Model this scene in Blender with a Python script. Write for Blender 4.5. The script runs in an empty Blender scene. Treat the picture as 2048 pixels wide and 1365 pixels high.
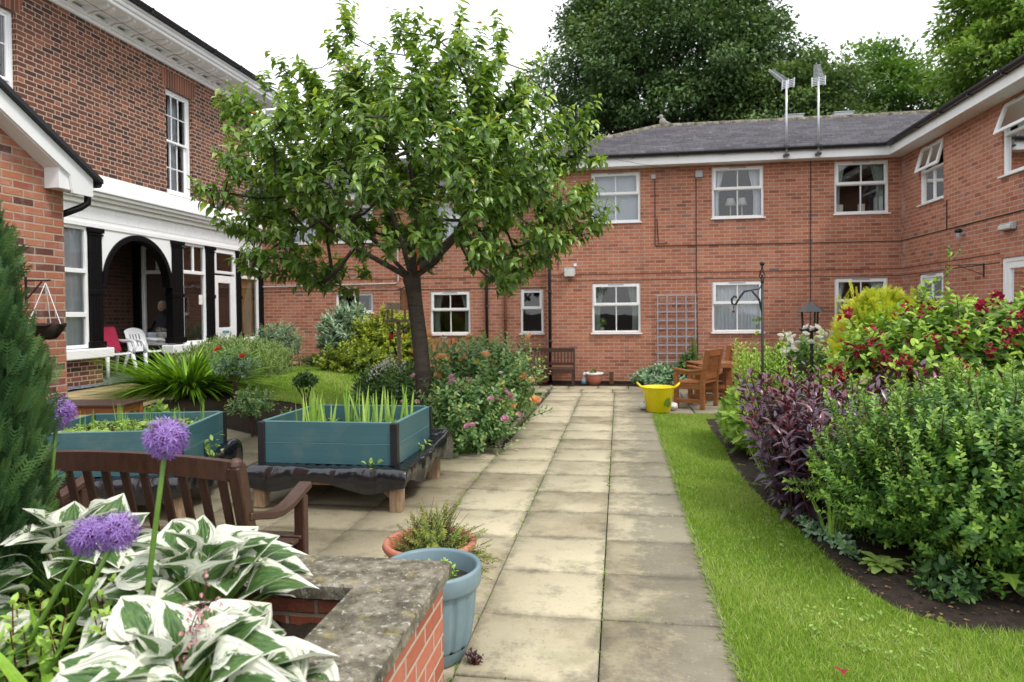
import bpy, math, random
import numpy as np
from mathutils import Vector, Matrix
R = np.random.default_rng(7); random.seed(7)
sc = bpy.context.scene; COL = sc.collection
PI = math.pi; rad = math.radians

# ------------------------------------------------------------------ node helpers
class NT:
    def __init__(s, name):
        m = bpy.data.materials.new(name); m.use_nodes = True; s.mat = m; s.t = m.node_tree
        s.t.nodes.clear(); s.out = s.n('ShaderNodeOutputMaterial')
    def n(s, typ, **kw):
        nd = s.t.nodes.new(typ)
        for k, v in kw.items(): setattr(nd, k, v)
        return nd
    def l(s, a, b): s.t.links.new(a, b)
    def put(s, sock, v):
        if isinstance(v, bpy.types.NodeSocket): s.l(v, sock)
        else:
            if isinstance(v, tuple) and len(v) == 3 and sock.type == 'RGBA': v = (*v, 1)
            sock.default_value = v
    def m(s, op, a, b=0.0, c=0.0):
        nd = s.n('ShaderNodeMath', operation=op); s.put(nd.inputs[0], a); s.put(nd.inputs[1], b); s.put(nd.inputs[2], c); return nd.outputs[0]
    def noise(s, vec, scale, detail=3, rough=.55, dist=0.0):
        nd = s.n('ShaderNodeTexNoise'); 
        if vec is not None: s.l(vec, nd.inputs['Vector'])
        nd.inputs['Scale'].default_value = scale; nd.inputs['Detail'].default_value = detail
        nd.inputs['Roughness'].default_value = rough; nd.inputs['Distortion'].default_value = dist
        return nd.outputs['Fac']
    def ramp(s, fac, stops, interp='LINEAR'):
        nd = s.n('ShaderNodeValToRGB'); cr = nd.color_ramp; cr.interpolation = interp
        while len(cr.elements) < len(stops): cr.elements.new(.5)
        for e, (p, c) in zip(cr.elements, stops):
            e.position = p; e.color = (*c, 1) if len(c) == 3 else c
        s.put(nd.inputs[0], fac); return nd.outputs[0]
    def mix(s, fac, a, b, mode='MIX'):
        nd = s.n('ShaderNodeMix', data_type='RGBA', blend_type=mode)
        s.put(nd.inputs[0], fac); s.put(nd.inputs[6], a); s.put(nd.inputs[7], b); return nd.outputs[2]
    def remap(s, v, a, b, c=0.0, d=1.0):
        nd = s.n('ShaderNodeMapRange'); nd.clamp = True
        s.put(nd.inputs[0], v)
        for i, x in enumerate((a, b, c, d)): s.put(nd.inputs[i+1], x)
        return nd.outputs[0]
    def pos(s): return s.n('ShaderNodeNewGeometry').outputs['Position']
    def obj(s): return s.n('ShaderNodeTexCoord').outputs['Object']
    def attr(s, name): return s.n('ShaderNodeAttribute', attribute_name=name).outputs['Fac']
    def bump(s, h, strength=.3, dist=.01):
        nd = s.n('ShaderNodeBump'); nd.inputs['Strength'].default_value = strength; nd.inputs['Distance'].default_value = dist
        s.l(h, nd.inputs['Height']); return nd.outputs[0]
    def bsdf(s, col, rough=.6, metal=0.0, spec=.4, normal=None, **kw):
        b = s.n('ShaderNodeBsdfPrincipled'); s.put(b.inputs['Base Color'], col); s.put(b.inputs['Roughness'], rough)
        b.inputs['Metallic'].default_value = metal; b.inputs['Specular IOR Level'].default_value = spec
        if normal is not None: s.l(normal, b.inputs['Normal'])
        for k, v in kw.items(): s.put(b.inputs[k], v)
        return b.outputs[0]
    def fin(s, sh): s.l(sh, s.out.inputs[0]); return s.mat

def scl(c, k): return tuple(min(1, x*k) for x in c)
def plain(name, col, rough=.5, var=.25, scale=6, bump=.1, metal=0, spec=.4, stretch=None, bscale=None, dirt=None):
    t = NT(name); v = t.obj()
    if stretch:
        mp = t.n('ShaderNodeMapping'); t.l(v, mp.inputs[0]); mp.inputs['Scale'].default_value = stretch; v = mp.outputs[0]
    f = t.noise(v, scale, 5, .6)
    c = t.ramp(f, [(.25, scl(col, 1-var)), (.75, scl(col, 1+var))])
    if dirt:
        g = t.noise(t.pos(), 2.3, 4, .65); c = t.mix(t.remap(g, .5, .72, 0, dirt[1]), c, dirt[0])
    f2 = t.noise(v, bscale or scale*6, 4, .6)
    r = t.remap(f2, .3, .7, max(.05, rough-.12), min(1, rough+.12))
    return t.fin(t.bsdf(c, r, metal, spec, t.bump(f2, bump, .01)))

def brick(name, tones, mortar, bw=.225, bh=.075, mw=.011, flemish=False, stain=.25, white=0.0, bumpd=.008, whitefn=None):
    t = NT(name); g = t.n('ShaderNodeNewGeometry')
    sp = t.n('ShaderNodeSeparateXYZ'); t.l(g.outputs['Position'], sp.inputs[0])
    sn = t.n('ShaderNodeSeparateXYZ'); t.l(g.outputs['True Normal'], sn.inputs[0])
    isx = t.m('GREATER_THAN', t.m('ABSOLUTE', sn.outputs[0]), .5)
    u = t.m('ADD', t.m('MULTIPLY', sp.outputs[1], isx), t.m('MULTIPLY', sp.outputs[0], t.m('SUBTRACT', 1.0, isx)))
    wob = t.noise(g.outputs['Position'], 9, 2)
    u = t.m('ADD', u, t.m('MULTIPLY', t.m('SUBTRACT', wob, .5), .012))
    z = t.m('ADD', sp.outputs[2], t.m('MULTIPLY', t.m('SUBTRACT', t.noise(g.outputs['Position'], 5, 2), .5), .008))
    zz = t.m('DIVIDE', z, bh); row = t.m('FLOOR', zz); fz = t.m('SUBTRACT', zz, row)
    p = bw*1.5 if flemish else bw
    uu = t.m('ADD', t.m('DIVIDE', u, p), t.m('MULTIPLY', t.m('FLOORED_MODULO', row, 2.0), .5))
    cell = t.m('FLOOR', uu); fr = t.m('SUBTRACT', uu, cell)
    e = t.m('MINIMUM', fr, t.m('SUBTRACT', 1.0, fr)); cid = cell
    if flemish:
        e = t.m('MINIMUM', e, t.m('ABSOLUTE', t.m('SUBTRACT', fr, .667)))
        cid = t.m('ADD', cell, t.m('MULTIPLY', t.m('GREATER_THAN', fr, .667), .5))
    e = t.m('MULTIPLY', e, p); ez = t.m('MULTIPLY', t.m('MINIMUM', fz, t.m('SUBTRACT', 1.0, fz)), bh)
    edge = t.m('MINIMUM', e, ez)
    edge = t.m('ADD', edge, t.m('MULTIPLY', t.m('SUBTRACT', t.noise(g.outputs['Position'], 60, 2), .5), .004))
    mask = t.remap(edge, mw/2-.0015, mw/2+.0025)
    wn = t.n('ShaderNodeTexWhiteNoise', noise_dimensions='2D'); cv = t.n('ShaderNodeCombineXYZ')
    t.put(cv.inputs[0], cid); t.put(cv.inputs[1], row); t.l(cv.outputs[0], wn.inputs['Vector'])
    col = t.ramp(wn.outputs['Value'], tones, 'CONSTANT' if flemish else 'LINEAR')
    fine = t.noise(g.outputs['Position'], 45, 4, .7)
    col = t.mix(t.remap(fine, .3, .75, 0, .5), col, scl(tones[len(tones)//2][1], .62))
    col = t.mix(mask, mortar, col)
    big = t.noise(g.outputs['Position'], .9, 5, .6)
    col = t.mix(t.remap(big, .42, .75, 0, stain), col, (.08, .05, .04))
    mpn = t.n('ShaderNodeMapping'); t.l(g.outputs['Position'], mpn.inputs[0]); mpn.inputs['Scale'].default_value = (3.2, 3.2, .35)
    stk = t.noise(mpn.outputs[0], 1.0, 5, .6); col = t.mix(t.remap(stk, .52, .72, 0, stain*1.2), col, (.14, .08, .06))
    dr = t.noise(g.outputs['Position'], .35, 3, .5); col = t.mix(t.remap(dr, .35, .65, 0, .22), col, t.mix(1.0, col, (.86, .92, 1.05), 'MULTIPLY'))
    if white:
        wv = t.noise(g.outputs['Position'], 6, 5, .7); w2 = t.remap(wv, .5, .75, 0, white)
        col = t.mix(w2, col, (.55, .48, .45))
    if whitefn:      # lime bloom where rain water has run down the wall
        dx = t.m('ABSOLUTE', t.m('SUBTRACT', u, whitefn[0])); m_ = t.remap(dx, .05, whitefn[1], 1, 0)
        wv = t.noise(g.outputs['Position'], 4, 5, .75)
        col = t.mix(t.m('MULTIPLY', m_, t.remap(wv, .45, .65, 0, .6)), col, (.62, .5, .46))
    h = t.m('ADD', mask, t.m('MULTIPLY', fine, .5))
    return t.fin(t.bsdf(col, .85, 0, .25, t.bump(h, .5, bumpd)))

def leafmat(name, stops, rough=.42, transl=.3, spec=.4, tint=(1.15, 1.1, .55), gain=2.15):
    stops = [(p, scl(c, gain)) for p, c in stops]
    t = NT(name); a = t.attr('tone')
    uv = t.n('ShaderNodeTexCoord').outputs['UV']; su = t.n('ShaderNodeSeparateXYZ'); t.l(uv, su.inputs[0])
    c = t.ramp(a, stops)
    mid = t.remap(t.m('ABSOLUTE', t.m('SUBTRACT', su.outputs[0], .5)), 0, .06, .35, 0)
    c = t.mix(mid, c, scl(stops[-1][1], 1.25))
    nb = t.noise(t.pos(), 60, 2); c = t.mix(t.remap(nb, .3, .7, 0, .3), c, scl(stops[0][1], .8))
    b = t.bsdf(c, rough, 0, spec)
    tr = t.n('ShaderNodeBsdfTranslucent'); t.put(tr.inputs[0], t.mix(1.0, c, (*tint, 1), 'MULTIPLY'))
    mx = t.n('ShaderNodeMixShader'); mx.inputs[0].default_value = transl; t.l(b, mx.inputs[1]); t.l(tr.outputs[0], mx.inputs[2])
    return t.fin(mx.outputs[0])

# ------------------------------------------------------------------ objects
ORG = {}
def tag(o, label, cat, group=None):
    o['label'] = label; o['category'] = cat
    if group: o['group'] = group
    return o
def thing(name, label, cat, loc=(0, 0, 0), rz=0.0, group=None):
    o = bpy.data.objects.new(name, None); COL.objects.link(o); o.location = loc; o.rotation_euler = (0, 0, rz)
    o.empty_display_size = .1; ORG[o.name] = Vector(loc); return tag(o, label, cat, group)
def root(o):
    while o.parent: o = o.parent
    return o
def link(name, me, mat, parent=None, smooth=False, bevel=0, sub=0):
    o = bpy.data.objects.new(name, me); COL.objects.link(o)
    if mat: me.materials.append(mat)
    if parent: o.parent = parent
    if smooth: me.polygons.foreach_set('use_smooth', np.ones(len(me.polygons), bool))
    if bevel:
        md = o.modifiers.new('bevel', 'BEVEL'); md.width = bevel; md.segments = 1; md.limit_method = 'ANGLE'; md.angle_limit = .6
    if sub:
        md = o.modifiers.new('sub', 'SUBSURF'); md.levels = sub; md.render_levels = sub
    return o
def dup(r, loc, rz=None, label=None):
    c = r.copy(); COL.objects.link(c); c.location = loc
    if rz is not None: c.rotation_euler = (0, 0, rz)
    if label: c['label'] = label
    def rec(a, b):
        for ch in list(a.children):
            d = ch.copy(); COL.objects.link(d); d.parent = b; rec(ch, d)
    rec(r, c); return c

class B:
    def __init__(s): s.v = []; s.f = []
    def add(s, vs, fs):
        k = len(s.v); s.v += [tuple(map(float, p)) for p in vs]; s.f += [tuple(i+k for i in f) for f in fs]; return s
    def box(s, x0, y0, z0, x1, y1, z1):
        return s.add([(x0,y0,z0),(x1,y0,z0),(x1,y1,z0),(x0,y1,z0),(x0,y0,z1),(x1,y0,z1),(x1,y1,z1),(x0,y1,z1)],
                     [(0,3,2,1),(4,5,6,7),(0,1,5,4),(1,2,6,5),(2,3,7,6),(3,0,4,7)])
    def mbox(s, f, a, b):       # box through a mapping function (u, d, z) -> world
        P = [(x, y, z) for z in (a[2], b[2]) for x, y in ((a[0], a[1]), (b[0], a[1]), (b[0], b[1]), (a[0], b[1]))]
        return s.add([f(*p) for p in P], [(0,3,2,1),(4,5,6,7),(0,1,5,4),(1,2,6,5),(2,3,7,6),(3,0,4,7)])
    def bar(s, p, q, w, h, up=(0, 0, 1), taper=1.0):
        p = Vector(p); q = Vector(q); d = (q-p).normalized(); up = Vector(up)
        if abs(d.dot(up)) > .98: up = Vector((0, 1, 0))
        x = d.cross(up).normalized(); y = x.cross(d)
        vs = []
        for c, k in ((p, 1), (q, taper)):
            for a, b in ((-1, -1), (1, -1), (1, 1), (-1, 1)): vs.append(c + x*(a*w/2*k) + y*(b*h/2*k))
        return s.add(vs, [(0,3,2,1),(4,5,6,7),(0,1,5,4),(1,2,6,5),(2,3,7,6),(3,0,4,7)])
    def tube(s, pts, r, n=8, cap=True):
        pts = [Vector(p) for p in pts]; rs = r if isinstance(r, (list, tuple)) else [r]*len(pts)
        k = len(s.v); prev = None
        for i, p in enumerate(pts):
            d = (pts[min(i+1, len(pts)-1)] - pts[max(i-1, 0)]).normalized()
            if prev is None:
                ref = Vector((0, 0, 1)) if abs(d.z) < .9 else Vector((1, 0, 0)); x = d.cross(ref).normalized()
            else: x = (prev - d*prev.dot(d)).normalized()
            prev = x; y = d.cross(x)
            for j in range(n):
                a = 2*PI*j/n; q = p + (x*math.cos(a) + y*math.sin(a))*rs[i]; s.v.append(tuple(q))
        for i in range(len(pts)-1):
            for j in range(n):
                a = k+i*n+j; b = k+i*n+(j+1) % n; s.f.append((a, b, b+n, a+n))
        if cap:
            s.f.append(tuple(k+j for j in range(n))[::-1]); s.f.append(tuple(k+(len(pts)-1)*n+j for j in range(n)))
        return s
    def lathe(s, prof, c=(0, 0, 0), n=32, flute=0, fl_n=0, sq=1.0):
        k = len(s.v)
        for r, z in prof:
            for j in range(n):
                a = 2*PI*j/n; rr = r
                if flute and fl_n: rr = r*(1 + flute*max(0, math.cos(a*fl_n))**3)
                s.v.append((c[0]+rr*math.cos(a), c[1]+rr*math.sin(a)*sq, c[2]+z))
        for i in range(len(prof)-1):
            for j in range(n):
                a = k+i*n+j; b = k+i*n+(j+1) % n; s.f.append((a, b, b+n, a+n))
        if prof[0][0] > .002: s.f.append(tuple(k+j for j in range(n))[::-1])
        return s
    def prism(s, poly, f, t0, t1):
        n = len(poly); vs = [f(u, v, t0) for u, v in poly] + [f(u, v, t1) for u, v in poly]
        return s.add(vs, [tuple(range(n))[::-1], tuple(range(n, 2*n))] + [(i, (i+1) % n, n+(i+1) % n, n+i) for i in range(n)])
    def ball(s, c, r, n=10, sq=(1, 1, 1)):
        pr = [(max(1e-4, math.sin(PI*i/n)), -math.cos(PI*i/n)) for i in range(n+1)]; k = len(s.v); m = n*2
        for a, z in pr:
            for j in range(m): s.v.append((c[0]+r*a*math.cos(2*PI*j/m)*sq[0], c[1]+r*a*math.sin(2*PI*j/m)*sq[1], c[2]+r*z*sq[2]))
        for i in range(n):
            for j in range(m): s.f.append((k+i*m+j, k+i*m+(j+1) % m, k+(i+1)*m+(j+1) % m, k+(i+1)*m+j))
        return s
    def build(s, name, mat, parent=None, w=False, bevel=0, smooth=False, fix=True, sub=0, kind=None):
        v = np.array(s.v, float); off = np.zeros(3)
        if parent is not None:
            if w: off = np.array(ORG.get(root(parent).name, (0, 0, 0)))
        elif kind is None:
            off = np.array([(v[:, 0].min()+v[:, 0].max())/2, (v[:, 1].min()+v[:, 1].max())/2, v[:, 2].min()])
        me = bpy.data.meshes.new(name); me.from_pydata((v-off).tolist(), [], s.f)
        if fix:
            import bmesh
            bm = bmesh.new(); bm.from_mesh(me); bmesh.ops.recalc_face_normals(bm, faces=bm.faces); bm.to_mesh(me); bm.free()
        o = link(name, me, mat, parent, smooth, bevel, sub)
        if parent is None: o.location = off; ORG[o.name] = Vector(off)
        if kind: o['kind'] = kind
        return o

def npmesh(name, V, F, mat, parent=None, w=False, tone=None, uv=None, kind=None, smooth=True):
    """V (n,3), F (m,k) all faces the same size"""
    V = np.asarray(V, np.float32); F = np.asarray(F, np.int32); off = np.zeros(3, np.float32)
    if parent is not None:
        if w: off = np.array(ORG.get(root(parent).name, (0, 0, 0)), np.float32)
    elif kind is None: off = np.array([(V[:, 0].min()+V[:, 0].max())/2, (V[:, 1].min()+V[:, 1].max())/2, V[:, 2].min()], np.float32)
    me = bpy.data.meshes.new(name); m, k = F.shape
    me.vertices.add(len(V)); me.vertices.foreach_set('co', (V-off).ravel())
    me.loops.add(m*k); me.loops.foreach_set('vertex_index', F.ravel())
    me.polygons.add(m); me.polygons.foreach_set('loop_start', np.arange(m, dtype=np.int32)*k)
    me.polygons.foreach_set('loop_total', np.full(m, k, np.int32))
    if smooth: me.polygons.foreach_set('use_smooth', np.ones(m, bool))
    if tone is not None:
        at = me.attributes.new('tone', 'FLOAT', 'POINT'); at.data.foreach_set('value', np.asarray(tone, np.float32))
    if uv is not None:
        l = me.uv_layers.new(name='UVMap'); l.data.foreach_set('uv', np.asarray(uv, np.float32)[F.ravel()].ravel())
    me.update(calc_edges=True); me.validate()
    o = link(name, me, mat, parent)
    if parent is None: o.location = off.tolist(); ORG[o.name] = Vector(off.tolist())
    if kind: o['kind'] = kind
    return o

# ------------------------------------------------------------------ leaves
def grid_leaf(prof, fold=.25, droop=.25, na=None, across=(-1, 0, 1), wave=0.0, curl=0.0):
    """prof: half widths at stations along a unit length; x across, y along, z up"""
    n = len(prof); vs = []; uv = []; fs = []; m = len(across)
    for i, hw in enumerate(prof):
        y = i/(n-1)
        for a in across:
            z = fold*abs(a)*hw - droop*y*y + wave*math.sin(7*y+2*a)*abs(a)*hw + curl*(abs(a)**2)*hw
            vs.append((a*hw, y*(1-.12*droop), z)); uv.append((.5+.5*a, y))
    for i in range(n-1):
        for j in range(m-1):
            a = i*m+j; fs.append((a, a+1, a+m+1, a+m))
    return np.array(vs), np.array(fs), np.array(uv)
T_OVAL = grid_leaf([.03, .2, .27, .2, .01], .3, .2)
T_LANCE = grid_leaf([.02, .11, .14, .1, .005], .3, .25)
T_SMALL = grid_leaf([.04, .25, .03], .25, .15)
T_CHERRY = grid_leaf([.02, .17, .225, .19, .09, .004], .35, .35)
T_BLADE = grid_leaf([.03, .032, .028, .02, .002], .3, .05)
T_ARCH = grid_leaf([.028, .032, .033, .032, .028, .022, .014, .001], .3, 1.05)
T_QUAD = (np.array([(-.32, .1, 0), (0, 0, .0), (.32, .3, .06), (.0, 1, -.05)]), np.array([(0, 1, 2, 3)]), np.array([(0, .3), (.5, 0), (1, .3), (.5, 1)]))
UP_ = np.array([0, 0, 1.])
def norm(a): return a/np.maximum(1e-9, np.linalg.norm(a, axis=-1, keepdims=True))
def place(T, P, D, N, S, tone):
    v, f, uv = T; P = np.asarray(P, float); n = len(P); D = norm(np.asarray(D, float)); N = np.asarray(N, float)
    X = norm(np.cross(D, N)); N2 = np.cross(X, D); S = np.broadcast_to(np.asarray(S, float), (n,))
    V = P[:, None, :] + S[:, None, None]*(v[None, :, 0:1]*X[:, None, :] + v[None, :, 1:2]*D[:, None, :] + v[None, :, 2:3]*N2[:, None, :])
    F = f[None] + (np.arange(n)*len(v))[:, None, None]
    return V.reshape(-1, 3), F.reshape(-1, f.shape[1]), np.tile(uv, (n, 1)), np.repeat(np.broadcast_to(tone, (n,)), len(v))
def cat(parts):
    V = []; F = []; U = []; Tn = []; k = 0
    for v, f, u, t in parts: V.append(v); F.append(f+k); U.append(u); Tn.append(t); k += len(v)
    return np.concatenate(V), np.concatenate(F), np.concatenate(U), np.concatenate(Tn)
def leaves(name, parts, mat, parent=None, w=True, kind=None):
    if not isinstance(parts, list): parts = [parts]
    V, F, U, Tn = cat(parts); return npmesh(name, V, F, mat, parent, w, Tn, U, kind)
def rdir(n):
    return norm(R.normal(size=(n, 3)))
def perp(d):
    r = rdir(len(d)); return norm(r - d*(r*d).sum(1, keepdims=True))
def leafy_shoots(tips, dirs, L, T, size, m, ang=(80, 30), opp=False, tone=(.25, .9), tj=.18, sj=.25, shrink=.45):
    """m leaves spiralling up each shoot which ends at tips"""
    n = len(tips); t = (np.arange(m)+.5)/m; d = norm(dirs); a = perp(d); b = np.cross(d, a)
    L = np.broadcast_to(L, (n,))
    if opp: th = (np.arange(m)//2)*(PI/2) + (np.arange(m) % 2)*PI; t = ((np.arange(m)//2)+.5)/((m+1)//2)
    else: th = np.arange(m)*2.39996
    th = th[None] + R.uniform(0, 6.3, (n, 1)) + R.normal(0, .25, (n, m))
    radial = a[:, None]*np.cos(th)[..., None] + b[:, None]*np.sin(th)[..., None]
    P = tips[:, None] - d[:, None]*((1-t)[None, :]*L[:, None])[..., None]
    al = np.radians(ang[0] + (ang[1]-ang[0])*t)[None] + R.normal(0, .15, (n, m))
    D = d[:, None]*np.cos(al)[..., None] + radial*np.sin(al)[..., None]
    N = d[:, None]*np.sin(al)[..., None] - radial*np.cos(al)[..., None]
    S = size*(1-shrink*t[None]**2)*R.uniform(1-sj, 1+sj, (n, m))
    tn = tone[0] + (tone[1]-tone[0])*t[None] + R.normal(0, tj, (n, m)) + R.normal(0, tj*.6, (n, 1))
    return place(T, P.reshape(-1, 3), D.reshape(-1, 3), N.reshape(-1, 3), S.ravel(), np.clip(tn.ravel(), 0, 1))
def ell_points(c, r, n, zlo=-.35, noise=.1, lump=.12):
    d = []
    while len(d) < n:
        q = rdir(n*2); d += list(q[q[:, 2] > zlo])
    d = np.array(d[:n]); c = np.array(c); r = np.array(r)
    k = 1 + lump*(np.sin(d[:, 0]*5+c[0])*np.sin(d[:, 1]*4.3+c[1])+np.sin(d[:, 2]*6+c[0])*.5) + R.normal(0, noise, n)
    p = c + d*r*k[:, None]; nrm = norm(d/r); return p, nrm
def stems(parent, pts0, pts1, r, mat, name='stems', bend=.04):
    b = B()
    for p, q in zip(pts0, pts1):
        mid = (np.array(p)+np.array(q))/2 + R.normal(0, bend, 3); b.tube([p, mid, q], [r*1.3, r, r*.6], 4, False)
    return b.build(name, mat, parent, w=True, fix=False, smooth=True)
def shrub(name, label, catg, c, r, mat, smat, T, size, n, L, m, base_z=0., zlo=-.4, up=.5, opp=False, ang=(80, 30), tone=(.25, .9),
          fill=.4, noise=.08, lump=.12, nst=40, parent=None, group=None, sr=.006, shrink=.45, spikes=0, spl=.3):
    base = np.array([c[0], c[1], base_z])
    th = parent or thing(name, label, catg, tuple(base), group=group)
    tips, nr = ell_points(c, r, n, zlo, noise, lump); tips[:, 2] = np.maximum(tips[:, 2], base_z+.05)
    d = norm(nr*(1-up) + np.array([0, 0, up]) + R.normal(0, .2, (n, 3)))
    parts = [leafy_shoots(tips, d, L*R.uniform(.7, 1.3, n), T, size, m, ang, opp, tone, shrink=shrink)]
    if spikes:
        i = R.choice(np.where(nr[:, 2] > .15)[0], spikes); sd = norm(UP_*1.0+nr[i]*.45+R.normal(0, .12, (spikes, 3))); ll = spl*R.uniform(.5, 1.2, spikes); st = tips[i]+sd*(ll*.55)[:, None]
        parts.append(leafy_shoots(st, sd, ll, T, size*.95, m, (70, 28), opp, (tone[0]+.15, min(1, tone[1]+.1)), shrink=.35)); stems(th, st-sd*ll[:, None]*1.1, st-sd*.012, sr*.8, smat, 'shoots', .006)
    nf = int(n*m*fill); q = norm(R.normal(size=(nf, 3)))*(R.uniform(.35, .93, (nf, 1)))*np.array(r) + np.array(c); q = q[q[:, 2] > base_z+.03]
    parts.append(place(T, q, rdir(len(q)), rdir(len(q)), size*1.3, R.uniform(0, .35, len(q))))
    leaves('foliage', parts, mat, th)
    if nst:
        i = R.choice(n, min(nst, n), False)
        stems(th, base + (tips[i]-base)*np.array([.25, .25, 0]) + np.array([0, 0, .0]), tips[i]-d[i]*.02, sr, smat)
    return th, tips, d
# ------------------------------------------------------------------ camera, light, sky
def setup_camera():
    f = 1365.; pitch = rad(1.0); roll = rad(.6); yaw = rad(8.9195)
    fw = Vector((-math.sin(yaw)*math.cos(pitch), math.cos(yaw)*math.cos(pitch), -math.sin(pitch)))
    r = Vector((math.cos(yaw), math.sin(yaw), 0)); u = r.cross(fw)
    r2 = r*math.cos(roll) - u*math.sin(roll); u2 = u*math.cos(roll) + r*math.sin(roll)
    cd = bpy.data.cameras.new('camera'); co = bpy.data.objects.new('camera', cd); COL.objects.link(co)
    M = Matrix((r2, u2, -fw)).transposed().to_4x4(); M.translation = Vector((0, 0, 1.57)); co.matrix_world = M
    cd.sensor_width = 36; cd.lens = 36*f/2048; cd.shift_y = -.0156; cd.clip_end = 2000; cd.clip_start = .05
    cd.dof.use_dof = True; cd.dof.focus_distance = 4.2; cd.dof.aperture_fstop = 3.2
    sc.camera = co
setup_camera()
SUN_EL, SUN_AZ = rad(56), rad(118)       # azimuth clockwise from +Y
def setup_light():
    w = bpy.data.worlds.new('World'); sc.world = w; w.use_nodes = True; t = w.node_tree; t.nodes.clear()
    out = t.nodes.new('ShaderNodeOutputWorld')
    sky = t.nodes.new('ShaderNodeTexSky'); sky.sky_type = 'NISHITA'; sky.sun_disc = False
    sky.sun_elevation = SUN_EL; sky.sun_rotation = SUN_AZ
    b1 = t.nodes.new('ShaderNodeBackground'); b1.inputs[1].default_value = .12; t.links.new(sky.outputs[0], b1.inputs[0])
    # the white cloud deck: brighter overhead, a faint mottling
    tc = t.nodes.new('ShaderNodeTexCoord'); nz = t.nodes.new('ShaderNodeTexNoise'); nz.inputs['Scale'].default_value = 1.6; nz.inputs['Detail'].default_value = 4
    t.links.new(tc.outputs['Generated'], nz.inputs['Vector'])
    rp = t.nodes.new('ShaderNodeValToRGB'); rp.color_ramp.elements[0].color = (.93, .96, 1, 1); rp.color_ramp.elements[1].color = (1, 1, 1, 1)
    t.links.new(nz.outputs['Fac'], rp.inputs[0])
    b2 = t.nodes.new('ShaderNodeBackground'); b2.inputs[1].default_value = 1.92; t.links.new(rp.outputs[0], b2.inputs[0])
    mx = t.nodes.new('ShaderNodeMixShader'); mx.inputs[0].default_value = .86
    t.links.new(b1.outputs[0], mx.inputs[1]); t.links.new(b2.outputs[0], mx.inputs[2]); t.links.new(mx.outputs[0], out.inputs[0])
    sd = bpy.data.lights.new('sun', 'SUN'); sd.energy = 2.4; sd.angle = rad(12); sd.color = (1, .95, .87)
    so = bpy.data.objects.new('sun', sd); COL.objects.link(so)
    d = Vector((math.sin(SUN_AZ)*math.cos(SUN_EL), math.cos(SUN_AZ)*math.cos(SUN_EL), math.sin(SUN_EL)))
    so.rotation_euler = d.to_track_quat('Z', 'Y').to_euler(); so.location = d*60
    sc.view_settings.view_transform = 'Standard'; sc.view_settings.look = 'None'; sc.view_settings.exposure = 0
    sc.render.engine = 'CYCLES'; sc.cycles.max_bounces = 6; sc.cycles.transparent_max_bounces = 12; sc.cycles.use_denoising = True
setup_light()

# ------------------------------------------------------------------ materials
M = {}
M['brick'] = brick('orange_red_brick', [(0, (.26, .085, .055)), (.1, (.40, .135, .080)), (.5, (.48, .168, .095)), (.86, (.55, .225, .135)), (.982, (.46, .19, .14)), (1, (.18, .105, .10))],
                   (.50, .385, .295), stain=.2, white=.1, mw=.012)
M['brick_wing'] = brick('orange_red_brick_wing', [(0, (.26, .085, .055)), (.1, (.40, .135, .080)), (.5, (.48, .168, .095)), (.86, (.55, .225, .135)), (.982, (.46, .19, .14)), (1, (.18, .105, .10))],
                   (.50, .385, .295), stain=.2, white=.25, mw=.012, whitefn=(15.2, .5))
M['brick_old'] = brick('old_dark_brick', [(0, (.045, .028, .03)), (.15, (.115, .048, .036)), (.46, (.17, .064, .042)), (.7, (.215, .08, .05)), (.88, (.30, .12, .07)), (.95, (.07, .038, .036))],
                       (.50, .38, .29), bh=.0775, mw=.013, flemish=True, stain=.15)
M['brick_gable'] = brick('weathered_red_brick', [(0, (.1, .04, .038)), (.14, (.09, .045, .045)), (.22, (.36, .11, .07)), (.5, (.45, .17, .105)), (.8, (.52, .22, .13)), (1, (.5, .17, .085))],
                         (.45, .35, .27), stain=.1, white=.35, mw=.014, bumpd=.015)
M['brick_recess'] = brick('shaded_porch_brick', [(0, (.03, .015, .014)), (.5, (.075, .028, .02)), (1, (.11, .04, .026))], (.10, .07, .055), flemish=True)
M['brick_bed'] = brick('garden_wall_brick', [(0, (.36, .10, .055)), (.5, (.47, .145, .085)), (1, (.54, .19, .12))], (.47, .38, .29), stain=.2, mw=.013, bumpd=.02)
def arch_brick():
    t = NT('gauged_brick'); p = t.pos(); sp = t.n('ShaderNodeSeparateXYZ'); t.l(p, sp.inputs[0])
    y = t.m('DIVIDE', sp.outputs[1], .078); k = t.m('FLOOR', y); fr = t.m('SUBTRACT', y, k)
    e = t.m('MINIMUM', fr, t.m('SUBTRACT', 1.0, fr)); wn = t.n('ShaderNodeTexWhiteNoise', noise_dimensions='1D'); t.put(wn.inputs['W'], k)
    c = t.ramp(wn.outputs['Value'], [(0, (.12, .045, .03)), (1, (.27, .09, .05))]); c = t.mix(t.remap(e, .05, .09), (.36, .26, .19), c)
    return t.fin(t.bsdf(c, .85))
M['brick_arch'] = arch_brick()
M['upvc'] = plain('white_upvc', (.87, .88, .89), .35, .02, 3, .02, dirt=((.62, .62, .58), .3))
M['white'] = plain('white_gloss_paint', (.88, .89, .91), .35, .02, 2, .03, dirt=((.66, .67, .66), .25))
M['black'] = plain('black_gloss_paint', (.004, .004, .005), .5, .1, 4, 0.0, spec=.15)
M['blackpl'] = plain('black_plastic', (.015, .015, .018), .4, .3, 4, .05)
M['lead'] = plain('roof_lead', (.42, .44, .47), .5, .2, 4, .1)
M['cable'] = plain('dark_cable', (.06, .035, .03), .7)
M['cablew'] = plain('white_cable', (.6, .58, .55), .6)
M['galv'] = plain('galvanised_steel', (.55, .57, .6), .35, .12, 8, .05, metal=.6)
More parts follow.
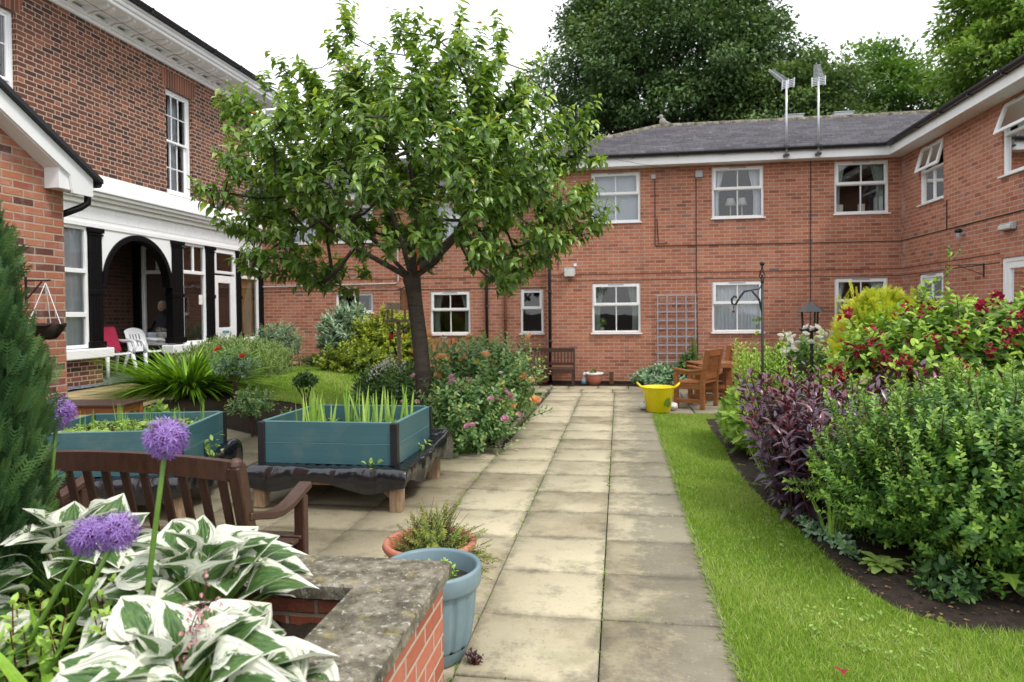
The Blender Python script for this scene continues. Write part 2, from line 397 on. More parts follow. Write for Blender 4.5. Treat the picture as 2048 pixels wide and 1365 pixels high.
M['lightwood'] = plain('oiled_wood', (.29, .112, .04), .38, .45, 3, .2, stretch=(1, 1, 12), spec=.5)
M['brownwood'] = plain('dark_stained_wood', (.062, .028, .018), .35, .35, 3, .2, stretch=(14, 14, 3), spec=.5)
M['greywood'] = plain('weathered_timber', (.30, .2, .12), .8, .5, 4, .5, stretch=(10, 10, 1.5), dirt=((.12, .08, .05), .7))
M['oldwood'] = plain('old_grey_timber', (.30, .24, .17), .9, .45, 5, .5, stretch=(3, 14, 14), dirt=((.08, .09, .04), .5))
M['trellis'] = plain('grey_painted_trellis', (.36, .37, .43), .7, .2, 6, .2)
M['teal'] = plain('teal_plastic_board', (.042, .118, .138), .38, .14, 2.5, .12, stretch=(.6, .6, 30), spec=.5, dirt=((.16, .2, .17), .45))
M['tealr'] = plain('pale_edge_line', (.13, .27, .29), .4, .1)
M['soil'] = plain('garden_soil', (.028, .019, .013), .95, .6, 14, 1.0, bscale=50)
M['terra'] = plain('terracotta', (.50, .18, .115), .6, .14, 5, .1, dirt=((.45, .3, .22), .4))
M['bluepot'] = plain('blue_grey_plastic', (.155, .23, .265), .45, .08, 4, .06, dirt=((.3, .36, .36), .45))
M['yellow'] = plain('yellow_plastic', (.86, .70, .008), .35, .06, 2, .03, dirt=((.5, .4, .05), .3))
M['plwhite'] = plain('white_plastic', (.80, .82, .86), .35, .03, 3, .02)
M['cushion'] = plain('crimson_fabric', (.30, .01, .045), .8, .2, 20, .2)
M['bark'] = plain('cherry_bark', (.055, .04, .032), .75, .6, 4, 1.0, stretch=(1.5, 1.5, 9), bscale=11, dirt=((.11, .11, .07), .5))
M['bark2'] = plain('tree_bark', (.05, .045, .035), .9, .4, 6, .6)
M['twig'] = plain('twig_bark', (.07, .038, .03), .7, .3)
M['gstem'] = plain('green_stem', (.11, .21, .03), .5, .25, 10)
M['rstem'] = plain('maroon_stem', (.10, .025, .02), .5, .3, 10)
M['iron'] = plain('black_wrought_iron', (.02, .022, .028), .5, .3, 12, .2)
M['stone'] = plain('grey_stone', (.3, .28, .24), .9, .3, 10, .5)
M['curtain'] = plain('sage_curtain', (.40, .47, .42), .9, .12, 4, .1)
M['net'] = plain('net_curtain', (.82, .85, .9), .9, .06, 4, .1)
M['blinds'] = plain('pale_blind', (.62, .66, .72), .9, .05, 2, .05)
M['gold'] = plain('cream_curtain', (.85, .78, .56), .9, .15, 4, .1)
M['amber'] = plain('amber_curtain', (.72, .46, .13), .9, .2, 4, .1)
M['room'] = plain('dim_room', (.10, .085, .07), .95, .2, 1)
M['roomb'] = plain('warm_room', (.075, .048, .034), .95, .2, 1)
M['dark'] = plain('dark_cloth', (.015, .015, .02), .9)
M['skin'] = plain('skin', (.45, .25, .17), .55)
M['red'] = plain('red_plastic', (.6, .02, .02), .35); M['seedy'] = plain('yellow_seed', (.75, .5, .02), .6)
M['orange'] = plain('orange_ribbon', (.85, .1, .02), .5)
M['paper'] = plain('paper_notice', (.8, .78, .75), .7); M['blueplate'] = plain('blue_plate', (.05, .3, .42), .4)
M['gnome'] = plain('painted_gnome', (.72, .74, .76), .5); M['gnomeb'] = plain('painted_blue', (.1, .35, .6), .5)
M['bag'] = plain('white_bag', (.7, .7, .7), .5, .1, 10, .4)
M['rust'] = plain('rusty_iron', (.13, .055, .03), .8, .4, 14, .3)
M['lamp'] = plain('frosted_lens', (.62, .62, .58), .3, .1)
def glassmat(name, tint=(.97, .99, 1), refl=1.0):
    t = NT(name); tr = t.n('ShaderNodeBsdfTransparent'); t.put(tr.inputs[0], (*tint, 1)); gl = t.n('ShaderNodeBsdfGlossy'); gl.inputs['Roughness'].default_value = .015
    nz = t.noise(t.pos(), 1.2, 2); t.l(t.bump(nz, .12, .02), gl.inputs['Normal'])
    fr = t.n('ShaderNodeFresnel'); fr.inputs[0].default_value = 1.55
    mx = t.n('ShaderNodeMixShader'); t.l(t.m('MINIMUM', t.m('MULTIPLY', fr.outputs[0], 1.9*refl), 1.0), mx.inputs[0]); t.l(tr.outputs[0], mx.inputs[1]); t.l(gl.outputs[0], mx.inputs[2])
    return t.fin(mx.outputs[0])
M['glass'] = glassmat('window_glass'); M['clear'] = glassmat('clear_plastic', (.8, .85, .85), .8)
def polymat():
    t = NT('black_polythene'); n1 = t.noise(t.obj(), 6, 3, .5, 1.6)
    return t.fin(t.bsdf((.006, .007, .011), .2, 0, .9, t.bump(n1, .25, .03)))
M['poly'] = polymat()
def slabmat(name='paving_slab', tan=((.28, .238, .155), (.47, .418, .29)), warm=0):
    t = NT(name); p = t.pos(); uv = t.n('ShaderNodeTexCoord').outputs['UV']; su = t.n('ShaderNodeSeparateXYZ'); t.l(uv, su.inputs[0]); a = t.attr('tone')
    big = t.noise(p, 1.7, 6, .65); c = t.ramp(t.m('ADD', t.m('MULTIPLY', big, .7), t.m('MULTIPLY', a, .3)), [(.3, tan[0]), (.52, tan[1]), (.75, scl(tan[1], 1.12))])
    ex = t.m('MINIMUM', su.outputs[0], t.m('SUBTRACT', 1.0, su.outputs[0])); ey = t.m('MINIMUM', su.outputs[1], t.m('SUBTRACT', 1.0, su.outputs[1])); e = t.m('MINIMUM', ex, ey)
    st = t.noise(p, 6, 6, .75)
    dk = t.m('MULTIPLY', t.remap(t.m('ADD', e, t.m('MULTIPLY', t.m('SUBTRACT', st, .5), .6)), -.02, .11, 1, 0), .5)
    c = t.mix(dk, c, (.065, .056, .042))
    # dark lichen patches, denser toward the lawn side
    sx = t.n('ShaderNodeSeparateXYZ'); t.l(p, sx.inputs[0]); side = t.remap(t.m('ADD', sx.outputs[0], t.m('MULTIPLY', st, .4)), .1, .7, 0, .32)
    s2 = t.noise(p, 3.2, 8, .8); c = t.mix(t.m('MULTIPLY', t.remap(t.m('ADD', s2, side), .53, .68), .55), c, (.085, .08, .07))
    wet_shade = t.m('MULTIPLY', t.remap(sx.outputs[0], -1.2, -1.9), t.remap(sx.outputs[0], -5.2, -4.4)); c = t.mix(t.m('MULTIPLY', wet_shade, .6), c, (.09, .075, .045))  # damp slabs and contact shade around the planters, both painted into the colour
    gm = t.noise(p, 2.2, 4, .6); c = t.mix(t.m('MULTIPLY', t.remap(gm, .58, .72), .35), c, (.11, .13, .035))
    sp = t.noise(p, 55, 2, .6); c = t.mix(t.remap(sp, .66, .72, 0, .45), c, (.5, .48, .43)); c = t.mix(t.remap(sp, .36, .3, 0, .35), c, (.06, .055, .045))
    h = t.m('ADD', t.m('MULTIPLY', sp, .5), st)
    return t.fin(t.bsdf(c, t.remap(s2, .35, .65, .55, .9), 0, .3, t.bump(h, .35, .008)))
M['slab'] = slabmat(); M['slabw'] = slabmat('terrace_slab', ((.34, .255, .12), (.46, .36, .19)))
def coping():
    t = NT('weathered_coping'); p = t.pos(); b = t.noise(p, 7, 7, .75); c = t.ramp(b, [(.3, (.035, .032, .028)), (.47, (.13, .115, .085)), (.6, (.26, .235, .18)), (.75, (.34, .31, .25))])
    s = t.noise(p, 38, 4, .7); c = t.mix(t.remap(s, .57, .66, 0, .75), c, (.5, .48, .42)); c = t.mix(t.remap(s, .42, .34, 0, .7), c, (.03, .028, .024))
    l = t.noise(p, 16, 4, .6); c = t.mix(t.remap(l, .6, .7, 0, .5), c, (.33, .27, .06))
    return t.fin(t.bsdf(c, .92, 0, .2, t.bump(t.m('ADD', b, t.m('MULTIPLY', s, .4)), .8, .012)))
M['coping'] = coping()
def rooftile(name, c0, moss=.5):
    t = NT(name); p = t.pos(); sp = t.n('ShaderNodeSeparateXYZ'); t.l(p, sp.inputs[0]); a = t.attr('tone')
    row = t.m('FLOOR', t.m('MULTIPLY', a, 60.0)); u = t.m('ADD', t.m('DIVIDE', sp.outputs[0], .3), t.m('MULTIPLY', t.m('FLOORED_MODULO', row, 2.0), .5))
    cell = t.m('FLOOR', u); fr = t.m('SUBTRACT', u, cell); e = t.m('MINIMUM', fr, t.m('SUBTRACT', 1.0, fr))
    wn = t.n('ShaderNodeTexWhiteNoise', noise_dimensions='2D'); cv = t.n('ShaderNodeCombineXYZ'); t.put(cv.inputs[0], cell); t.put(cv.inputs[1], row); t.l(cv.outputs[0], wn.inputs['Vector'])
    c = t.ramp(wn.outputs['Value'], [(0, scl(c0, .75)), (1, scl(c0, 1.3))]); c = t.mix(t.remap(e, .0, .03), scl(c0, .3), c)
    tn_ = t.n('ShaderNodeSeparateXYZ'); t.l(t.n('ShaderNodeNewGeometry').outputs['True Normal'], tn_.inputs[0]); c = t.mix(t.remap(t.m('ABSOLUTE', tn_.outputs[2]), .55, .8, .6, 0), c, (.02, .02, .024))  # upright course lips darkened in the colour to stand in for shade
    n = t.noise(p, 9, 5, .75); c = t.mix(t.remap(n, .57, .66, 0, moss), c, (.26, .24, .2)); n2 = t.noise(p, 13, 4, .7)
    c = t.mix(t.remap(n2, .6, .67, 0, moss), c, (.14, .1, .025))
    return t.fin(t.bsdf(c, .75, 0, .35, t.bump(n, .4, .01)))
M['tile'] = rooftile('concrete_roof_tile', (.215, .205, .235)); M['slate'] = rooftile('old_slate', (.06, .062, .07), .15)
def groundmat():
    t = NT('ground_earth'); n = t.noise(t.pos(), 3, 6, .7); n2 = t.noise(t.pos(), 40, 4, .7)
    c = t.ramp(n, [(.3, (.022, .016, .011)), (.6, (.04, .028, .018)), (.8, (.03, .035, .012))]); return t.fin(t.bsdf(c, .95, 0, .2, t.bump(n2, 1.0, .03)))
M['ground'] = groundmat()
def lawnmat():
    t = NT('lawn_turf'); n = t.noise(t.pos(), .9, 4, .6); c = t.ramp(n, [(.3, (.11, .18, .022)), (.55, (.17, .25, .03)), (.75, (.24, .29, .05))])
    n2 = t.noise(t.pos(), 90, 3, .7); c = t.mix(t.remap(n2, .35, .65, .45, 0), c, (.04, .07, .01))
    return t.fin(t.bsdf(c, .9, 0, .2, t.bump(n2, .8, .02)))
M['lawn'] = lawnmat()
def grassmat():
    t = NT('grass_blade'); c = t.ramp(t.attr('tone'), [(0, (.10, .22, .018)), (.4, (.25, .42, .04)), (.75, (.40, .54, .09)), (1, (.6, .6, .27))])
    b = t.bsdf(c, .5, 0, .3); tr = t.n('ShaderNodeBsdfTranslucent'); t.l(c, tr.inputs[0]); mx = t.n('ShaderNodeMixShader'); mx.inputs[0].default_value = .35
    t.l(b, mx.inputs[1]); t.l(tr.outputs[0], mx.inputs[2]); return t.fin(mx.outputs[0])
M['grass'] = grassmat()
def gravelmat():
    t = NT('slate_gravel'); v = t.n('ShaderNodeTexVoronoi'); v.inputs['Scale'].default_value = 28; t.l(t.pos(), v.inputs['Vector'])
    sp = t.n('ShaderNodeSeparateColor'); t.l(v.outputs['Color'], sp.inputs[0]); c = t.ramp(sp.outputs[0], [(0, (.08, .085, .11)), (1, (.3, .31, .37))])
    return t.fin(t.bsdf(c, .8, 0, .3, t.bump(v.outputs['Distance'], 1.0, .03)))
M['gravel'] = gravelmat()
# leaves
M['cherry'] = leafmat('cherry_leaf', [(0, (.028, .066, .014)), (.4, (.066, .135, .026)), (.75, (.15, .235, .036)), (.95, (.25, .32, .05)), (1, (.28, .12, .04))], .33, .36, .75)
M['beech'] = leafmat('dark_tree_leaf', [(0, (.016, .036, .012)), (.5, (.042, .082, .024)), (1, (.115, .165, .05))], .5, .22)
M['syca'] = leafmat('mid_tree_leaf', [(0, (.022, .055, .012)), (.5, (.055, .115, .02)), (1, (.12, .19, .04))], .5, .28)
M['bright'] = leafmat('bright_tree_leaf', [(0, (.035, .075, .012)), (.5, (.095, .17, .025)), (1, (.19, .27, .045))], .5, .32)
M['hebe'] = leafmat('box_green_leaf', [(0, (.02, .052, .012)), (.4, (.056, .135, .024)), (.75, (.105, .19, .034)), (1, (.17, .26, .04))], .36, .28, .5)
M['purple'] = leafmat('purple_leaf', [(0, (.018, .008, .014)), (.4, (.04, .026, .045)), (.75, (.065, .034, .056)), (1, (.11, .010, .022))], .33, .08, .9, (1.1, .4, .5), 1.6)
M['weig'] = leafmat('weigela_leaf', [(0, (.035, .075, .014)), (.5, (.11, .19, .03)), (1, (.23, .33, .045))], .4, .32)
M['goldcon'] = leafmat('golden_conifer_leaf', [(0, (.07, .10, .01)), (.45, (.235, .275, .022)), (1, (.40, .40, .05))], .5, .3)
M['thuja'] = leafmat('dark_conifer_leaf', [(0, (.009, .024, .009)), (.5, (.024, .060, .019)), (1, (.07, .125, .035))], .5, .18)
M['light'] = leafmat('light_green_leaf', [(0, (.05, .1, .018)), (.5, (.13, .22, .035)), (1, (.25, .35, .055))], .45, .32)
M['lily'] = leafmat('day_lily_leaf', [(0, (.025, .065, .006)), (.5, (.075, .16, .011)), (1, (.17, .29, .025))], .3, .3, .5)
M['lav'] = leafmat('lavender_leaf', [(0, (.05, .09, .025)), (.5, (.12, .175, .06)), (1, (.22, .27, .11))], .6, .25)
M['silver'] = leafmat('silver_leaf', [(0, (.05, .085, .05)), (.5, (.13, .19, .12)), (1, (.26, .33, .24))], .5, .2)
M['golden'] = leafmat('golden_green_leaf', [(0, (.04, .065, .008)), (.5, (.14, .19, .015)), (1, (.32, .33, .04))], .45, .3)
M['darkg'] = leafmat('dark_green_leaf', [(0, (.014, .035, .012)), (.5, (.038, .085, .022)), (1, (.09, .16, .04))], .4, .25)
M['rose'] = leafmat('rose_leaf', [(0, (.04, .085, .03)), (.5, (.10, .185, .07)), (.85, (.15, .24, .09)), (1, (.2, .22, .05))], .35, .28, .6)
M['glauc'] = leafmat('glaucous_leaf', [(0, (.05, .09, .05)), (.5, (.12, .2, .12)), (1, (.2, .3, .17))], .4, .25)
M['iris'] = leafmat('iris_leaf', [(0, (.1, .2, .04)), (.5, (.16, .27, .05)), (1, (.28, .38, .10))], .4, .35)
M['lime'] = leafmat('lime_leaf', [(0, (.06, .13, .02)), (.5, (.14, .24, .04)), (1, (.25, .35, .08))], .4, .35)
M['seed'] = leafmat('seedling_leaf', [(0, (.06, .11, .02)), (.5, (.14, .22, .05)), (1, (.25, .33, .10))], .45, .35)
M['alpine'] = leafmat('pot_shrub_leaf', [(0, (.06, .09, .02)), (.5, (.12, .17, .03)), (.85, (.2, .24, .05)), (1, (.22, .13, .05))], .5, .3)
def petal(name, c0, c1, tr=.35, rough=.5):
    return leafmat(name, [(0, c0), (1, c1)], rough, tr, .3, (1.1, 1, 1), 1.0)
M['p_orange'] = petal('orange_petal', (.90, .46, .20), (.95, .72, .46)); M['p_pink'] = petal('pink_petal', (.72, .30, .48), (.9, .70, .80))
M['p_white'] = petal('white_petal', (.75, .74, .68), (.9, .9, .86)); M['p_red'] = petal('crimson_petal', (.17, .003, .014), (.44, .02, .06), .2)
M['p_flame'] = petal('flame_petal', (.75, .1, .03), (.9, .3, .1)); M['p_mag'] = petal('magenta_petal', (.28, .05, .38), (.5, .16, .6))
M['p_allium'] = petal('allium_petal', (.27, .14, .50), (.57, .40, .82)); M['p_blue'] = petal('blue_petal', (.12, .09, .55), (.25, .2, .75)); M['p_coral'] = petal('coral_petal', (.75, .3, .35), (.88, .6, .62))
def hostamat():
    t = NT('hosta_leaf'); uv = t.n('ShaderNodeTexCoord').outputs['UV']; su = t.n('ShaderNodeSeparateXYZ'); t.l(uv, su.inputs[0]); a = t.attr('tone')
    u = t.m('MULTIPLY', t.m('ABSOLUTE', t.m('SUBTRACT', su.outputs[0], .5)), 2.0); v = su.outputs[1]
    cv = t.n('ShaderNodeCombineXYZ'); t.put(cv.inputs[0], t.m('MULTIPLY', su.outputs[0], 9.0)); t.put(cv.inputs[1], t.m('MULTIPLY', v, 2.2)); t.put(cv.inputs[2], t.m('MULTIPLY', a, 37.0))
    fe = t.noise(cv.outputs[0], 1.6, 5, .65)
    lim = t.m('ADD', t.m('ADD', t.m('MULTIPLY', t.m('SUBTRACT', fe, .5), 1.25), .54), t.m('MULTIPLY', t.m('SUBTRACT', a, .5), .25))
    tipw = t.m('MULTIPLY', t.remap(v, .72, 1.0), .55)
    mk = t.remap(t.m('SUBTRACT', lim, t.m('ADD', u, tipw)), -.02, .05)
    ve = t.m('SINE', t.m('ADD', t.m('MULTIPLY', u, 26.0), t.m('MULTIPLY', v, 9.0)))
    g = t.mix(t.remap(fe, .35, .7), (.05, .125, .035), (.14, .25, .06)); g = t.mix(t.remap(ve, .2, 1, 0, .35), g, (.035, .09, .03))
    g = t.mix(t.m('MULTIPLY', t.m('GREATER_THAN', t.noise(cv.outputs[0], 2.6, 2, .5), .56), .35), g, (.2, .3, .15))
    wh = t.mix(t.noise(t.pos(), 5, 2), (.86, .87, .80), (.80, .82, .64))
    c = t.mix(mk, wh, g)
    b = t.bsdf(c, .42, 0, .4, t.bump(t.m('ADD', ve, t.m('MULTIPLY', fe, 2.0)), .4, .004)); tr = t.n('ShaderNodeBsdfTranslucent'); t.l(c, tr.inputs[0])
    mx = t.n('ShaderNodeMixShader'); mx.inputs[0].default_value = .22; t.l(b, mx.inputs[1]); t.l(tr.outputs[0], mx.inputs[2]); return t.fin(mx.outputs[0])
M['hosta'] = hostamat()

# ------------------------------------------------------------------ ground, paving, lawns
def ss(t): t = np.clip(t, 0, 1); return t*t*(3-2*t)
def gz(x, y):
    x = np.asarray(x, float); y = np.asarray(y, float)
    e0 = -4.9 + 2.4*ss((y-6.3)/2.7); return .45*ss((e0-x)/3.2)
def sheet(name, xs, ys, zf, mat, kind='structure'):
    X, Y = np.meshgrid(xs, ys, indexing='ij'); V = np.stack([X, Y, zf(X, Y)], -1).reshape(-1, 3); nx, ny = len(xs), len(ys)
    i, j = np.meshgrid(np.arange(nx-1), np.arange(ny-1), indexing='ij'); a = (i*ny+j).ravel(); F = np.stack([a, a+ny, a+ny+1, a+1], -1)
    return npmesh(name, V, F, mat, kind=kind)
far = np.array([-600, -200, -80, -40, -25, -18.])
sheet('ground', np.concatenate([far, np.arange(-14, 10, .3), -far[::-1]*.8]), np.concatenate([[-300, -60, -20, -8], np.arange(-4, 17, .3), [20, 30, 50, 100, 300, 600]]), lambda x, y: gz(x, y)-.022, M['ground'])
def inpoly(x, y, poly):
    r = np.zeros(np.shape(x), bool); n = len(poly)
    for i in range(n):
        x1, y1 = poly[i]; x2, y2 = poly[(i+1) % n]
        c = ((y1 > y) != (y2 > y)) & (x < (x2-x1)*(y-y1)/(y2-y1+1e-12)+x1); r ^= c
    return r
def paving(name, cells, mat, th=.05, gap=.003):
    V = []; F = []; U = []; Tn = []
    for (x0, y0, x1, y1) in cells:
        dz = R.normal(0, .0015); tx = R.normal(0, .0025, 2); k = len(V); g = gap
        q = [(x0+g, y0+g), (x1-g, y0+g), (x1-g, y1-g), (x0+g, y1-g)]; c = .006; zt = [float(gz(a, b))+dz+tx[0]*(a-x0)+tx[1]*(b-y0) for a, b in q]
        V += [(a, b, z-th) for (a, b), z in zip(q, zt)] + [(a, b, z-c) for (a, b), z in zip(q, zt)]
        V += [(a+(c if i in (0, 3) else -c), b+(c if i < 2 else -c), z) for i, ((a, b), z) in enumerate(zip(q, zt))]
        for i in range(4):
            j = (i+1) % 4; F += [(k+i, k+j, k+4+j, k+4+i), (k+4+i, k+4+j, k+8+j, k+8+i)]
        F.append((k+8, k+9, k+10, k+11)); t = R.uniform(); Tn += [t]*12
        cr = [(0, 0), (1, 0), (1, 1), (0, 1)]; U += cr*2 + [(.02, .02), (.98, .02), (.98, .98), (.02, .98)]
    return npmesh(name, V, F, mat, tone=Tn, uv=U, kind='structure', smooth=False)
XC = [-.1+.625*k for k in range(-9, 2)]; YC = [3.48+.62*k for k in range(-7, 17)]
cells = []
for i in range(len(XC)-1):
    for j in range(len(YC)-1):
        x0, x1, y0, y1 = XC[i], XC[i+1], YC[j], YC[j+1]; off = .1*math.sin(i*2.1) if i < 7 else 0.03*math.sin(i*5)
        if x0 > -1.4 and y1 < 13.55: cells.append((x0, y0+off*.3, x1, y1+off*.3))
        elif x0 > -5.2 and x0 < -1.4 and 2.2 < y0 and y1 < 7.95: cells.append((x0, y0, x1, y1))
for i in range(6): cells.append((-2.0+.62*i, 13.5, -1.385+.62*i, 14.1))
for i in range(6): cells.append((-2.3+.62*i, 14.1, -1.685+.62*i, 14.62))
for i in range(4):
    for j in range(6): cells.append((.53+.62*i, 10.78+.62*j, 1.14+.62*i, 11.39+.62*j))
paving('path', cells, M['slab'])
tc = []
for i in range(3):
    for j in range(9): tc.append((-8.25+.72*i, 5.6+.72*j, -7.54+.72*i, 6.31+.72*j))
paving('terrace_path', tc, M['slabw'], gap=.004)
paving('path', [(-8.2+.6*i, 14.75, -7.61+.6*i, 15.5) for i in range(8)], M['slabw'], gap=.004)
kb = B()
for i in range(8): y = 7.95+i*.78; kb.box(-1.47+.006*i, y, -.05, -1.42+.006*i, y+.76, .055+R.normal(0, .006))
kb.build('kerb', M['coping'], kind='structure', bevel=.008)
# soil in the beds
BEDR = [(1.24, 10.3), (1.18, 9.2), (1.2, 8.25), (1.13, 7.2), (1.14, 6.4), (1.2, 5.6), (1.27, 5.0), (1.31, 4.3), (1.42, 3.85), (1.62, 3.62), (1.95, 3.62), (2.4, 3.75), (3.2, 4.2), (5.7, 4.4), (5.7, 10.4)]
def bedz(x, y): return .012 + .02*np.sin(x*9)*np.sin(y*8) + .012*np.sin(x*31+y*23)
def polysheet(name, poly, step, zf, mat):
    xs = np.arange(min(p[0] for p in poly), max(p[0] for p in poly)+step, step); ys = np.arange(min(p[1] for p in poly), max(p[1] for p in poly)+step, step)
    X, Y = np.meshgrid(xs, ys, indexing='ij'); nx, ny = X.shape; ins = inpoly(X[:-1, :-1]+step/2, Y[:-1, :-1]+step/2, poly)
    i, j = np.nonzero(ins); a = i*ny+j; V = np.stack([X, Y, zf(X, Y)], -1).reshape(-1, 3); F = np.stack([a, a+ny, a+ny+1, a+1], -1)
    us, inv = np.unique(F.ravel(), return_inverse=True); return npmesh(name, V[us], inv.reshape(F.shape), mat, kind='structure')
def polydist(x, y, poly):
    d = np.full(np.shape(x), 9.)
    for i in range(len(poly)):
        (x1, y1), (x2, y2) = poly[i], poly[(i+1) % len(poly)]; L2 = (x2-x1)**2+(y2-y1)**2; t = np.clip(((x-x1)*(x2-x1)+(y-y1)*(y2-y1))/L2, 0, 1); d = np.minimum(d, np.hypot(x-x1-t*(x2-x1), y-y1-t*(y2-y1)))
    return np.where(inpoly(x, y, poly), d, -d)
BIG = [(.9, 3.35), (6, 3.35), (6, 10.8), (.9, 10.8)]
polysheet('flower_bed', BIG, .045, lambda x, y: np.minimum(bedz(x, y), -.014+.35*(polydist(x, y, BEDR)+.012*np.sin(x*23+y*17))), M['soil'])
LAWNR_ = [(.505, .9), (.505, 6.4), (.515, 8.5), (.53, 10.74), (6, 10.74), (6, .9)]
LAWNR = [(.505, .9), (.505, 6.4), (.515, 8.5), (.53, 10.74), (1.35, 10.74)] + BEDR[:14] + [(5.7, .9)]
polysheet('lawn', LAWNR_, .05, lambda x, y: -.012+0*x, M['lawn'])
LAWNL = [(-3.4, 9.3), (-5.2, 9.05), (-6.1, 9.9), (-7.1, 11.4), (-6.9, 14.6), (-5.6, 14.5), (-3.9, 13.2), (-2.7, 12.2), (-2.6, 10)]
polysheet('lawn', LAWNL, .1, lambda x, y: gz(x, y)-.01, M['lawn'])
def grass(name, poly, dens, h, w, seed_noise=1.0):
    x0, x1 = min(p[0] for p in poly), max(p[0] for p in poly); y0, y1 = min(p[1] for p in poly), max(p[1] for p in poly)
    out = []
    for (ya, yb, k) in dens:
        n = int((x1-x0)*(yb-ya)*k); x = R.uniform(x0, x1, n); y = R.uniform(ya, yb, n); ok = inpoly(x, y, poly) & (x < 3.0 if x0 > 0 else True); x, y = x[ok], y[ok]
        out.append((x, y, np.full(len(x), math.sqrt(dens[0][2]/k))))
    x = np.concatenate([o[0] for o in out]); y = np.concatenate([o[1] for o in out]); sc_ = np.concatenate([o[2] for o in out]); n = len(x)
    hh = h*R.uniform(.5, 1.25, n)*(1+.25*np.sin(x*5+1.3*np.sin(y*3))) ; ww = w*sc_*R.uniform(.7, 1.3, n); th = R.uniform(0, 2*PI, n); le = R.normal(0, .5, (n, 2))*hh[:, None]
    a = np.stack([np.cos(th)*ww, np.sin(th)*ww], -1); z = gz(x, y)-.014
    V = np.zeros((n, 3, 3)); V[:, 0, 0] = x-a[:, 0]; V[:, 0, 1] = y-a[:, 1]; V[:, 1, 0] = x+a[:, 0]; V[:, 1, 1] = y+a[:, 1]; V[:, 2, 0] = x+le[:, 0]; V[:, 2, 1] = y+le[:, 1]
    V[:, 0, 2] = z; V[:, 1, 2] = z; V[:, 2, 2] = z+hh
    patch = .5+.3*np.sin(x*2.3+np.sin(y*1.7)*1.5)+.16*np.sin(y*3.1+x*1.9)+.12*np.sin(x*7+y*5.3)
    tn = np.clip(.18+.45*patch+R.normal(0, .17, n), 0, 1); tn = np.where(R.uniform(size=n) < .07, .95, tn)
    tone = np.repeat(tn, 3).reshape(n, 3); tone[:, 2] += .1; 
    o = npmesh(name, V.reshape(-1, 3), np.arange(n*3).reshape(n, 3), M['grass'], tone=np.clip(tone.ravel(), 0, 1), kind='stuff', smooth=False)
    return o
g = grass('grass', LAWNR, [(1.7, 4.2, 17000), (4.2, 6.5, 13000), (6.5, 10.75, 8000)], .034, .0021); tag(g, 'short mown grass on the lawn strip beside the slab path and shrub bed', 'grass')
g = grass('grass', LAWNL, [(8.9, 14.7, 3500)], .045, .005); tag(g, 'mown grass on the sloping lawn behind the planters, left of the cherry tree', 'grass')
gr = polysheet('gravel', [(-9.65, 8.6), (-8.27, 8.6), (-8.27, 13.6), (-8.6, 13.6), (-8.6, 12.3), (-9.65, 12.3)], .06, lambda x, y: .47+R.uniform(-.008, .012, np.shape(x)), M['gravel'])
# ------------------------------------------------------------------ buildings
YB, XR, XL, XU, YL = 15.2, 5.77, -8.6, -8.85, 15.55
def f_back(u, d, z): return (u, YB+d, z)
def f_link(u, d, z): return (u, YL+d, z)
def f_right(u, d, z): return (XR+d, u, z)
def f_left(u, d, z): return (XL-d, u, z)
def f_upper(u, d, z): return (XU-d, u, z)
def wall(f, u0, u1, z0, z1, holes, mat, parent, depth=.09, name='wall'):
    us = sorted({u0, u1} | {h[0] for h in holes} | {h[1] for h in holes}); zs = sorted({z0, z1} | {h[2] for h in holes} | {h[3] for h in holes})
    b = B()
    for i in range(len(us)-1):
        for j in range(len(zs)-1):
            cu, cz = (us[i]+us[i+1])/2, (zs[j]+zs[j+1])/2
            if any(h[0] < cu < h[1] and h[2] < cz < h[3] for h in holes): continue
            b.add([f(us[i], 0, zs[j]), f(us[i+1], 0, zs[j]), f(us[i+1], 0, zs[j+1]), f(us[i], 0, zs[j+1])], [(0, 1, 2, 3)])
    for a, c, e, g in holes:
        for (p, q) in (((a, e), (c, e)), ((c, e), (c, g)), ((c, g), (a, g)), ((a, g), (a, e))):
            b.add([f(p[0], 0, p[1]), f(q[0], 0, q[1]), f(q[0], depth, q[1]), f(p[0], depth, p[1])], [(0, 1, 2, 3)])
    return b.build(name, mat, parent, w=True, fix=False)
def frame(b, f, u0, u1, z0, z1, t, d0, d1):
    b.mbox(f, (u0, d0, z0), (u0+t, d1, z1)); b.mbox(f, (u1-t, d0, z0), (u1, d1, z1))
    b.mbox(f, (u0+t, d0, z0), (u1-t, d1, z0+t)); b.mbox(f, (u0+t, d0, z1-t), (u1-t, d1, z1))
def pane(name, f, u0, u1, z0, z1, d, parent, mat=None):
    b = B(); b.add([f(u0, d, z0), f(u1, d, z0), f(u1, d, z1), f(u0, d, z1)], [(0, 1, 2, 3)]); return b.build(name, mat or M['glass'], parent, w=True, fix=False)
